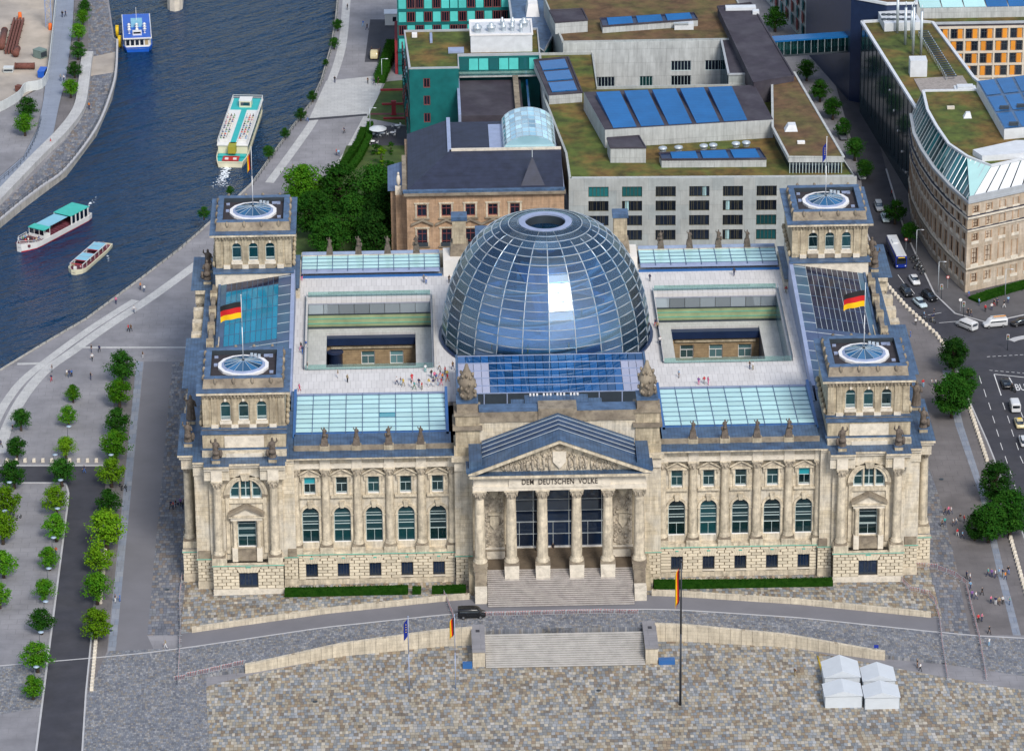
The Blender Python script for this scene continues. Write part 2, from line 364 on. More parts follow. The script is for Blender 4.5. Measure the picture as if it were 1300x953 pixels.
for i, (x, y, z, w, d, h, PL) in enumerate(stones):
    if i < 290: link('stone', stone_data, PL, (x, y, z), scale=(w, d, h))
    else: rest.add([(x+a*w, y+b*d, z+e*h) for a, b, e in stone_me.v], stone_me.f, 'stone_block')
ob('stone_coursing', rest, PB, kind='stuff')
for x0, x1, y, zb, zt, ops in faces:
    for xc, w, b_, t_ in ops:
        m = MB(); n = 7
        for i in range(n):
            u0, u1 = -1+2*i/n, -1+2*(i+1)/n
            g = .02; top = t_+1.35
            m.ext([(xc+u0*w/2+g, t_+.03), (xc+u1*w/2-g, t_+.03), (xc+u1*(w/2+.75)-g, top), (xc+u0*(w/2+.75)+g, top)], y-.02 if i != n//2 else y-.12, y+.118, 'stone_block')
        m.box(xc-w*.14, xc+w*.14, y-.16, y-.121, top-.3, top-.05, 'copper')
        m.box(xc-w/2-.1, xc+w/2+.1, y-.1, y+.118, b_-.3, b_-.01, 'stone_pale')
        ob('window_lintel', m, PB)
        place(T_pgr if w > 3 else T_gr, (xc, y+.45, b_))
# ---- upper walls
band = {-1: MB(), 1: MB()}
for s in (-1, 1):
    wl = MB(); xs = [s*x for x in WX]; x0, x1 = sorted((s*18.9, s*48.2))
    wall_open(wl, x0, x1, 6.0, 16.3, 5.6, 6.6, [(x, 3.1, 7.75, 15.05, True) for x in xs], 'stone')
    wall_open(wl, x0, x1, 16.3, 23.2, 5.6, 6.6, [(x, 2.1, 17.6, 21.0, False) for x in xs], 'stone')
    ob('wall', wl, PB)
    m = MB(); m.box(x0, x1, 4.3, 5.6, 6.044, 6.5, 'stone_trim'); ob('base_course', m, PB)
    band[s].box(x0, x1, 4.45, 6.6, 23.2, 24.25, 'stone_pale'); band[s].box(x0, x1, 4.62, 6.6, 24.25, 25.3, 'stone')
    band[s].extx([(4.62, 25.3), (3.5, 25.45), (2.85, 25.75), (2.8, 26.08), (6.6, 26.08)], x0, x1, 'stone_trim')
    for i, x in enumerate(xs):
        place(T_arch, (x, 6.0, 7.75)); place(T_up, (x, 5.95, 17.6))
        if i == 4: m = MB(); m.box(x-.95, x+.95, 5.9, 5.94, 19.6, 20.9, 'skylight_glass_deep'); ob('window_blind', m, PB)
        m = MB(); r = 1.55; n = 12; zs = 13.5
        for k in range(n):
            a0, a1 = math.pi*k/n, math.pi*(k+1)/n
            m.ext([(x+r*math.cos(a0), zs+r*math.sin(a0)), (x+(r+.42)*math.cos(a0), zs+(r+.42)*math.sin(a0)), (x+(r+.42)*math.cos(a1), zs+(r+.42)*math.sin(a1)), (x+r*math.cos(a1), zs+r*math.sin(a1))], 5.3, 5.62, 'stone_trim')
        m.box(x-2.15, x-1.55, 5.25, 5.62, 13.2, 13.49, 'stone_trim'); m.box(x+1.55, x+2.15, 5.25, 5.62, 13.2, 13.49, 'stone_trim')
        m.frus((x-.32, x+.32, 5.05, 5.6), (x-.5, x+.5, 4.9, 5.6), 14.9, 16.2, 'stone_trim')
        m.box(x-1.95, x-1.56, 5.4, 5.62, 7.4, 13.19, 'stone_trim'); m.box(x+1.56, x+1.95, 5.4, 5.62, 7.4, 13.19, 'stone_trim')
        ob('window_surround', m, PB)
        m = MB()
        m.box(x-1.45, x-1.06, 5.35, 5.62, 17.4, 21.2, 'stone_trim'); m.box(x+1.06, x+1.45, 5.35, 5.62, 17.4, 21.2, 'stone_trim')
        m.box(x-1.8, x+1.8, 5.1, 5.62, 21.2, 21.55, 'stone_trim'); m.box(x-2.0, x+2.0, 5.0, 5.62, 17.0, 17.4, 'stone_trim')
        m.ext([(x-2.05, 21.551), (x+2.05, 21.551), (x, 22.75)], 5.25, 5.62, 'relief')
        for q in (-1, 1): m.ext([(x+q*2.15, 21.552), (x, 22.76), (x, 23.05), (x+q*2.15, 21.85)], 4.85, 5.6, 'stone_trim')
        m.box(x-1.75, x-1.46, 5.15, 5.6, 20.4, 21.19, 'relief'); m.box(x+1.46, x+1.75, 5.15, 5.6, 20.4, 21.19, 'relief')
        ob('window_pediment', m, PB)
# ---- columns (base, shaft, capital)
def column_tpl(r, h, base=1.1, cap=1.7, rough='stone_trim'):
    o = MB(); o.lathe([(r*1.02, base), (r*1.0, base+h*.3), (r*.86, h-cap)], (0, 0, 0), 18, rough)
    root = ob('column', o)
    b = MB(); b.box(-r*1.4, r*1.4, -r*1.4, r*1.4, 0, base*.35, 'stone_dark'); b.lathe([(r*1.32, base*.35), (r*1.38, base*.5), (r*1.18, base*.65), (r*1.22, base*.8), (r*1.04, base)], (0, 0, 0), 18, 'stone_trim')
    ob('base', b, root)
    k = MB(); k.lathe([(r*.9, h-cap), (r*.93, h-cap*.6), (r*1.25, h-cap*.28), (r*1.15, h-cap*.15)], (0, 0, 0), 16, 'relief')
    for i in range(8):
        a = math.pi*2*i/8; k.blob((r*1.06*math.cos(a), r*1.06*math.sin(a), h-cap*.62), (r*.22, r*.22, cap*.26), 'relief', 5, 3)
    for i in range(4):
        a = math.pi/4+math.pi/2*i; k.blob((r*1.36*math.cos(a), r*1.36*math.sin(a), h-cap*.26), (r*.3, r*.3, cap*.2), 'relief', 6, 4)
    k.box(-r*1.3, r*1.3, -r*1.3, r*1.3, h-cap*.13, h, 'stone_trim'); ob('capital', k, root)
    return root, treeof(root)
T_colw = column_tpl(.8, 15.8); T_colp = column_tpl(.82, 15.4); T_colb = column_tpl(.98, 15.0, 1.2, 1.9)
for s in (-1, 1):
    for x in CX:
        e = .55 if x in (CX[0], CX[-1]) else 0
        place(T_colw, (s*(x+(-.1 if x == CX[-1] else .1 if x == CX[0] else 0)), 5.15, 7.4)); x_ = s*x
        ped = MB(); ped.box(x_-1.25, x_+1.25, 3.95, 5.61, 6.05, 7.4, 'stone_trim'); ob('column_pedestal', ped, PB)
        band[s].box(x_-.95, x_+.95, 4.25, 4.449, 23.21, 25.2, 'stone_pale')
    for x in (51.95, 62.25):
        place(T_colp, (s*x, 1.5, 7.4)); x_ = s*x; ped = MB(); ped.box(x_-1.35, x_+1.35, .15, 2.9, 6.05, 7.4, 'stone_trim'); ob('column_pedestal', ped, PB)
    for y in (9.0, 12.5, 16, 28, 34, 40, 46, 52, 58, 64, 70, 76, 86, 90, 94.5): # side columns, standing free before the end facades
        place(T_colp, (s*67.95, y, 7.4)); ped = MB(); ped.box(s*66.55, s*69.2, y-1.3, y+1.3, 6.05, 7.4, 'stone_trim'); ob('column_pedestal', ped, PB); ped = MB(); ped.box(s*66.45, s*69.0, y-1.0, y+1.0, 22.82, 25.2, 'stone_trim'); ob('entablature_block', ped, PB)
# ---- pavilions under the towers
PV = {-1: MB(), 1: MB()}
for s in (-1, 1):
    pv = PV[s]; x0, x1 = sorted((s*48.2, s*66.45)); xc = s*57.1
    a0, a1 = sorted((s*50.4, s*63.8))
    wall_open(pv, a0, a1, 6.0, 15.6, 2.7, 3.7, [(xc, 3.35, 8.5, 14.2, False)], 'stone')
    wall_open(pv, a0, a1, 15.6, 25.0, 2.7, 3.7, [(xc, 5.8, 18.35, 22.25, True)], 'stone')
    pv.box(s*48.2, s*50.4, 3.5, 5.0, 6.0, 25.0, 'stone'); pv.box(s*63.8, s*66.45, 3.5, 5.0, 6.0, 25.0, 'stone')
    for q in (48.9, 65.1): pv.box(s*q-.8 if q < 60 else s*q-1.1, s*q+.8 if q < 60 else s*q+1.1, 3.15, 3.499, 6.05, 7.6, 'stone_dark')
    place(T_pdoor, (xc, 3.2, 8.5)); place(T_ptri, (xc, 3.2, 18.35))
    # cornice following the breaks of the columns
    def plan(off):  # front line of the cornice, from inner to outer
        o = off
        p = [(48.2, 2.9-o), (49.5, 2.9-o), (49.5, 1.2-o+.7), (49.7, 1.2-o+.7), (49.7, .1-o), (54.3, .1-o), (54.3, 1.3-o), (59.9, 1.3-o), (59.9, .1-o), (64.5, .1-o), (64.5, 2.3-o), (66.6, 2.3-o), (66.6, 5.4-o), (69.4+o*.6, 5.4-o), (69.4+o*.6, 24), (48.2, 24)]
        return [(s*x, y) for x, y in p]
    band[s].prism(plan(-.9), 22.83, 25.0, 'stone'); band[s].prism(plan(-.35), 25.0, 25.6, 'stone_pale'); band[s].prism(plan(.1), 25.6, 26.05, 'stone_trim')
    lg = MB(); lg.prism(plan(.16), 26.054, 26.13, 'zinc'); ob('cornice_ledge', lg, PB)
    for x in (51.95, 62.25):
        band[s].box(s*x-1.0, s*x+1.0, .55, 3.0, 22.81, 24.99, 'stone_pale')
    # arch and aedicule round the great window
    m = MB(); r = 2.95; n = 14; zs = 19.35
    for k in range(n):
        b0, b1 = math.pi*k/n, math.pi*(k+1)/n
        for rr, dd, yy in ((0, .55, 2.4), (.55, .5, 2.2)):
            m.ext([(xc+(r+rr)*math.cos(b0), zs+(r+rr)*math.sin(b0)), (xc+(r+rr+dd)*math.cos(b0), zs+(r+rr+dd)*math.sin(b0)), (xc+(r+rr+dd)*math.cos(b1), zs+(r+rr+dd)*math.sin(b1)), (xc+(r+rr)*math.cos(b1), zs+(r+rr)*math.sin(b1))], yy, 2.72, 'stone_trim')
    m.frus((xc-.6, xc+.6, 2.0, 2.7), (xc-.9, xc+.9, 1.75, 2.7), 22.2, 23.6, 'stone_trim')
    for q in (-1, 1):
        m.box(xc+q*2.95, xc+q*4.0, 2.15, 2.72, 18.9, 19.34, 'stone_dark'); m.box(xc+q*3.1, xc+q*3.75, 2.35, 2.72, 7.4, 18.89, 'stone_trim')
        m.box(xc+q*1.02-.14, xc+q*1.02+.14, 2.6, 3.15, 18.36, 22.0, 'stone_trim')
    m.box(xc-3.1, xc+3.1, 2.3, 2.72, 17.6, 18.3, 'stone_trim')
    ob('arch_surround', m, PB)
    m = MB()
    for q in (-1, 1):
        m.lathe([(.38, 0), (.42, .2), (.36, .35), (.36, 4.8), (.5, 5.3), (.5, 5.5)], (xc+q*2.2, 1.9, 8.9), 12, 'stone_trim'); m.box(xc+q*1.75, xc+q*2.75, 1.3, 2.71, 6.2, 8.9, 'stone_pale')
        m.box(xc+q*2.0, xc+q*2.9, 2.3, 2.71, 8.9, 14.3, 'stone_trim')
        m.ext([(xc+q*3.3, 15.3), (xc, 17.0), (xc, 17.55), (xc+q*3.35, 15.8)], 1.1, 2.7, 'stone_dark')
    m.box(xc-2.9, xc+2.9, 1.5, 2.71, 14.4, 15.0, 'stone_pale'); m.box(xc-3.2, xc+3.2, 1.25, 2.71, 15.0, 15.29, 'stone_trim')
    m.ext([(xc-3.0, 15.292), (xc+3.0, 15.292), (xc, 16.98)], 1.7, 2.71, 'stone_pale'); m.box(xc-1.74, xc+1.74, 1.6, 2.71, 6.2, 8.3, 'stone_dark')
    ob('door_aedicule', m, PB)
# ---- body behind the facades: end facades, rear, wing ledges, parapets
for s in (-1, 1):
    pv = PV[s]; pv.box(s*48.2, s*66.45, 5.0, 24.2, 0, 24.99, 'stone'); pv.box(s*64.2, s*66.45, 24.2, 84.5, 0, 25.0, 'stone'); pv.box(s*48.2, s*66.45, 84.5, 101, 0, 25.0, 'stone')
    m = MB(); m.box(s*63.4, s*66.7, 60, 84, 25.0, 25.8, 'stone_trim'); m.box(s*63.4, s*68.4, 24.0, 60, 25.0, 25.8, 'stone_trim'); m.box(s*63.4, s*68.9, 84, 101, 25.0, 25.8, 'stone_trim'); ob('side_cornice', m, PB)
    lg = MB(); lg.prism([(s*48.25, 101.5), (s*69.8, 101.5), (s*69.8, 84.0), (s*66.9, 84.0), (s*66.9, 60), (s*69.8, 60), (s*69.8, 36), (s*68.6, 36), (s*68.6, 24.01), (s*63.6, 24.01), (s*63.6, 84.2), (s*48.25, 84.2)], 25.81, 25.9, 'zinc'); ob('cornice_ledge', lg, PB)
    pv.box(s*64.6, s*65.4, 25.2, 83.5, 25.9, 27.3, 'stone_dark')
    for y in (30, 38, 46, 54, 62, 70, 78): pv.box(s*64.3, s*65.7, y-.8, y+.8, 25.95, 28.0, 'stone_tower')
    lg = MB(); x0, x1 = sorted((s*15.7, s*48.19)); lg.box(x0, x1, 2.75, 5.9, 26.084, 26.16, 'zinc'); ob('cornice_ledge', lg, PB)
    lg = MB(); lg.box(s*19.4, s*48.19, 6.5, 12.6, 26.16, 26.5, 'zinc'); ob('gutter_roof', lg, PB)
    pp = MB(); pp.box(s*18.9, s*48.19, 5.9, 6.5, 26.1, 27.0, 'stone_dark')
    for x in CX[1:5]: pp.box(s*x-.9, s*x+.9, 5.7, 6.9, 26.17, 27.12, 'stone_tower')
    ob('parapet', pp, PB)
m = MB(); m.box(-48.2, 48.2, 99.5, 101, 0, 22.6, 'stone'); m.box(-48.2, 48.2, 104.8, 106.6, 0, 24.3, 'stone'); ob('rear_wall', m, PB)
for s in (-1, 1): ob('pavilion_wall', PV[s], PB)

# ---- portico
for s in (-1, 1):
    po = MB(); po.box(s*15.65, s*18.9, 2.75, 6.6, 6.0, 23.2, 'stone'); band[s].box(s*15.5, s*18.9, 2.3, 6.6, 23.2, 25.3, 'stone_pale'); band[s].box(s*15.5, s*19.4, 1.6, 6.6, 25.3, 26.08, 'stone_trim')
    po.box(s*9.9, s*15.7, .6, 3.6, 2.0, 23.2, 'stone_tower')                       # relief pier
    po.box(s*13.35, s*15.65, -6.55, 2.6, 0, 7.95, 'stone'); po.box(s*13.25, s*15.75, -6.65, 2.3, 7.2, 7.96, 'stone_dark')
    po.box(s*13.4, s*15.6, -10.6, -8.4, 0, 5.0, 'stone_pale'); po.frus((min(s*13.45, s*15.55), max(s*13.45, s*15.55), -8.4, -6.56), (min(s*13.45, s*15.55), max(s*13.45, s*15.55), -7.6, -6.56), 1, 7.1, 'stone_dark')
    po.box(s*15.7, s*16.6, -6.0, 2.2, 0, 5.9, 'stone_tower'); ob('portico_pier', po, PB)
for x in (-8.77, -3.1, 3.1, 8.77): m = MB(); m.box(x-1.3, x+1.3, -6.4, -3.65, 1.2, 6.5, 'stone_pale'); m.box(x-1.33, x+1.33, -6.43, -3.62, 6.54, 7.95, 'stone_pale'); ob('column_pedestal', m, PB)
for x in (-14.5, -8.77, -3.1, 3.1, 8.77, 14.5): place(T_colb, (x, -5.0, 7.96))
for x in (-9.3, -3.3, 3.3, 9.3):
    m = MB(); m.box(x-.55, x+.55, 1.6, 3.4, 7.4, 23.2, 'stone_trim'); m.box(x-.75, x+.75, 1.4, 3.3, 7.4, 8.6, 'stone_dark'); ob('pilaster', m, PB)
# reliefs between the outer columns
for s in (-1, 1):
    m = MB(); xc = s*11.75; m.box(xc-1.75, xc+1.75, .35, .599, 8.6, 22.9, 'relief'); m.box(xc-1.9, xc+1.9, .1, .599, 6.3, 8.59, 'stone_pale'); m.box(xc-1.95, xc+1.95, 0, .598, 7.9, 8.3, 'stone_dark')
    random.seed(5+s)
    for zc in (20.2, 13.9):
        m.ext([(xc-.75, zc+1.1), (xc+.75, zc+1.1), (xc+.8, zc-.5), (xc, zc-1.7), (xc-.8, zc-.5)], 0.0, .36, 'stone_trim'); m.box(xc-1.2, xc+1.2, -.05, .36, zc+1.3, zc+1.7, 'stone_trim')
    for i in range(90):
        z = random.uniform(8.9, 22.6); x = xc+random.choice((-1, 1))*random.uniform(.3, 1.65)
        if abs(x-xc) < .85 and (abs(z-20.0) < 1.6 or abs(z-13.7) < 1.6): continue
        m.blob((x, .33, z), (random.uniform(.14, .4), random.uniform(.1, .28), random.uniform(.14, .45)), 'relief', 6, 4, .15)
    ob('wall_relief', m, PB)
# entrance glazing in three bays
for xc, w in ((-6.3, 5.0), (0, 5.5), (6.3, 5.0)):
    f = MB()
    for z in (9.9, 12.3, 14.6, 16.9, 19.2, 21.5): f.box(xc-w/2, xc+w/2, 2.82, 2.98, z, z+(.18 if z == 12.3 else .09), 'rails')
    for x in (-w/2+.1, w/2-.75, -w/6): f.box(xc+x-.05, xc+x+.05, 2.8, 2.97, 7.4 if abs(x) > 1 else 7.4, 23.1 if abs(x) > 1 else 12.3, 'rails')
    f.box(xc-w/2, xc+w/2, 2.6, 3.05, 7.25, 7.45, 'white_paint')
    g = ob('entrance_glazing', f, PB); p = MB(); p.box(xc-w/2, xc+w/2, 2.99, 3.03, 7.45, 23.2, 'window_blue'); ob('pane', p, g)
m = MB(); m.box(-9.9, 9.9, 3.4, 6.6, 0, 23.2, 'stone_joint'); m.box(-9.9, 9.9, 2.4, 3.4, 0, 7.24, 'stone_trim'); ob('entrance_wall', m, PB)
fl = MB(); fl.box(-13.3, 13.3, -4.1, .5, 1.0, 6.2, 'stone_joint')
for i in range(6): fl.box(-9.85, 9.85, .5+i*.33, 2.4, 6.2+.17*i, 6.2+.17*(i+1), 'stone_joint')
ob('porch_floor', fl, PB)
mat('step_stone', (.42, .385, .36), .85, var=.18, vscale=.7, dirt=.35); mat('step_riser_shaded', (.15, .135, .125), .9, var=.2)  # risers coloured darker than treads: step shading put into the colour
ST = link('stairs', None, PB)
n = 18; sm = MB(); sm.box(-13.3, 13.3, -.07, .44, -.07, 0, 'step_stone'); sm.box(-13.28, 13.28, .03, .46, -.9, -.07, 'step_riser_shaded'); sm = sm.mesh('step')
for i in range(n): link('step', sm, ST, (0, -12.1+i*.44, 2.5+(i+1)*3.7/n))
# entablature with the inscription
en = MB(); en.box(-15.75, 15.75, -6.1, .6, 22.96, 23.9, 'stone_pale'); en.box(-15.6, 15.6, -5.9, .6, 23.9, 26.0, 'stone_pale'); en.box(-9.2, 9.2, -6.25, -5.9, 23.6, 25.75, 'stone_pale')
en.box(-16.3, 16.3, -7.3, .6, 26.0, 26.6, 'stone_trim'); en.box(-16.4, 16.4, -7.4, -5.6, 26.6, 26.66, 'zinc')
for i in range(46): x = -15.7+i*.7; en.box(x-.17, x+.17, -6.5, -5.91, 25.62, 25.98, 'stone_trim')
ob('entablature', en, PB)
fc = bpy.data.curves.new('inscription', 'FONT'); fc.body = 'DEM  DEUTSCHEN  VOLKE'; fc.size = 1.5; fc.align_x = 'CENTER'; fc.align_y = 'CENTER'; fc.extrude = .05; fc.offset = .012; fc.space_character = 1.08
to = bpy.data.objects.new('t', fc); COL.objects.link(to); dg = bpy.context.evaluated_depsgraph_get(); dg.update()
tm = bpy.data.meshes.new_from_object(to.evaluated_get(dg)); bpy.data.objects.remove(to)
tm.materials.clear(); tm.materials.append(MATS['bronze']); tm.transform(Matrix.Translation((0, -6.31, 24.72)) @ Matrix.Rotation(R(90), 4, 'X')); tm.name = 'inscription'
lo_, hi_ = min(v.co.x for v in tm.vertices), max(v.co.x for v in tm.vertices); tm.transform(Matrix.Scale(13.7/(hi_-lo_), 4, (1, 0, 0))); link('inscription', tm, PB)
# pediment
pd = MB(); pd.ext([(-15.4, 26.67), (15.4, 26.67), (0, 32.75)], -5.7, 2.0, 'stone_trim')
random.seed(11); rl = MB()
rl.ext([(-1.25, 30.6), (1.25, 30.6), (1.2, 28.6), (0, 27.2), (-1.2, 28.6)], -6.15, -5.71, 'stone_pale'); rl.blob((0, -5.8, 31.2), (1.1, .35, .55), 'relief', 10, 5)
for i in range(230):
    x = random.uniform(-10.5, 10.5); top = 32.2-abs(x)*.40; z = random.uniform(26.9, max(27.1, top-.45))
    if abs(x) < 1.35: continue
    rl.blob((x, -5.74, z), (random.uniform(.12, .32), random.uniform(.12, .36), random.uniform(.2, .6)), 'relief', 6, 4, .12)
for s in (-1, 1):
    for i in range(9):
        x = s*(1.8+i*1.0); h = max(.7, (32.2-abs(x)*.40-26.9)*.62); rl.blob((x, -5.85, 26.9+h*.5), (.3, .34, h*.5), 'relief', 7, 5, .1); rl.blob((x+s*.1, -5.95, 26.9+h+.2), (.2, .22, .26), 'relief', 6, 4)
    pd.ext([(s*16.5, 26.67), (s*15.3, 26.67), (0, 32.76), (0, 33.45), (s*16.5, 27.1)], -7.35, -5.69, 'stone_trim')
P_ = ob('pediment', pd, PB); ob('sculpture', rl, P_)
rf = MB()
for s in (-1, 1):
    rf.add([(s*16.75, -7.55, 27.1), (0, -7.55, 33.6), (0, -3.0, 33.6), (s*16.75, -3.0, 27.1), (s*16.75, -7.55, 27.0), (0, -7.55, 33.47), (0, -3.0, 33.47), (s*16.75, -3.0, 27.0)], [(0, 1, 2, 3), (4, 7, 6, 5), (0, 4, 5, 1), (1, 5, 6, 2), (2, 6, 7, 3), (3, 7, 4, 0)], 'zinc')
R1 = ob('roof', rf, PB)
rf = MB(); bar = MB()
for s in (-1, 1):
    for k, y in enumerate((-3.0, -1.6, -.2, 1.2)):
        dz = .22*(k+1)
        rf.add([(s*13.9, y, 28.15+dz), (0, y, 33.5+dz), (0, y+1.395, 33.5+dz), (s*13.9, y+1.395, 28.15+dz), (s*13.9, y, 27.6), (0, y, 33.0), (0, y+1.395, 33.0), (s*13.9, y+1.395, 27.6)], [(0, 1, 2, 3), (4, 7, 6, 5), (0, 4, 5, 1), (1, 5, 6, 2), (2, 6, 7, 3), (3, 7, 4, 0)], 'zinc_dark' if k < 3 else 'zinc')
        bar.tube((s*13.9, y+.05, 28.2+dz), (0, y+.05, 33.55+dz), .06, 'rails', 4)
    rf.box(s*14.0, s*16.3, -6.4, 1.5, 27.2, 29.0, 'zinc'); rf.box(s*14.8, s*16.9, -6.8, -3, 26.9, 27.6, 'zinc')
ob('stepped_roof', rf, PB); ob('seam_bars', bar, PB, kind='stuff')
# attic block behind the pediment
ab = MB(); ab.box(-14.4, 14.4, 3.2, 6.2, 26.1, 32.5, 'stone'); ab.box(-14.2, 14.2, 2.95, 5.9, 32.5, 34.5, 'stone_dark'); ab.box(-3.5, 3.5, 2.6, 6.3, 33.0, 35.2, 'stone_dark')
ab.box(-14.3, -3.5, 3.1, 6.4, 34.5, 34.65, 'zinc_plain'); ab.box(3.5, 14.3, 3.1, 6.4, 34.5, 34.65, 'zinc_plain'); ab.box(-5.4, 5.4, 7.2, 10.3, 27, 34.1, 'stone'); ab.box(-5.8, 5.8, 7.0, 10.6, 34.1, 34.45, 'zinc')
for s in (-1, 1): ab.box(s*5.9, s*8.3, 6.6, 10, 27, 33.9, 'zinc'); ab.box(s*8.3, s*11.4, 6.6, 9.4, 27, 33.3, 'zinc')
for i in range(16):
    if i % 4 != 3: ab.box(-4.7+i*.62-.16, -4.7+i*.62+.16, 10.1, 10.4, 34.45, 34.85, 'white_paint')
ab.box(-18, 18, 6.2, 24.4, 22, 25.4, 'zinc_dark')
ob('attic_block', ab, PB)
def pier_tpl():
    m = MB(); m.box(-2.2, 2.2, 0, 5, 0, 4.6, 'stone_tower'); root = ob('attic_pier', m)
    m = MB(); m.box(-2.5, 2.5, -.3, 5.2, -.5, 1.2, 'stone_tower'); ob('pier_base', m, root); m = MB(); m.box(-2.7, 2.7, -.5, 5.4, 4.6, 5.3, 'stone_dark'); m.box(-2.2, 2.2, .1, 4.8, 5.3, 7.3, 'stone_tower'); m.box(-2.45, 2.45, -.15, 5, 7.3, 7.8, 'stone_dark')
    m.box(-1.9, 1.9, .4, 4.4, 7.8, 9.6, 'stone_dark'); m.box(-2.0, 2.0, .3, 4.5, 9.6, 9.8, 'zinc_plain'); ob('stage', m, root)
    random.seed(3); m = MB(); m.lathe([(1.0, 9.8), (1.5, 10.6), (1.35, 12.4), (1.75, 13.2), (1.2, 14.0), (.9, 14.8), (.5, 15.6), (.25, 16.6)], (0, 2.4, 0), 12, 'stone_dark')
    for i in range(34):
        a = random.uniform(0, 6.28); z = random.uniform(10, 15); r = 1.55 if z < 13.6 else 1.15
        m.blob((r*math.cos(a), 2.4+r*math.sin(a), z), (.3, .3, .45), 'stone_dark', 5, 4, .2)
    ob('urn', m, root); return root, treeof(root)
TP = pier_tpl()
for s in (-1, 1): place(TP, (s*16.4, 2.9, 26.6))
for s in (-1, 1):
    rp = MB()
    rp.frus((s*16.2-2.3, s*16.2+2.3, 96, 101), (s*16.2-1.7, s*16.2+1.7, 96.8, 100), 23.6, 29.5, 'stone_dark'); rp.box(s*16.2-1.35, s*16.2+1.35, 97, 99.8, 29.5, 34.5, 'stone_tower'); rp.box(s*16.2-1.6, s*16.2+1.6, 96.8, 100, 34.5, 35.3, 'zinc_plain')
    rp.box(s*19.5, s*13.2, 94.5, 101.2, 23.5, 27.0, 'white_wall'); rp.box(s*12.8, s*9, 95, 101, 24, 31.4, 'stone_pale'); rp.box(s*13, s*8.8, 94.8, 101.2, 31.4, 31.7, 'zinc_plain')
    ob('rear_pier', rp, PB); ob('cornice', band[s], PB)
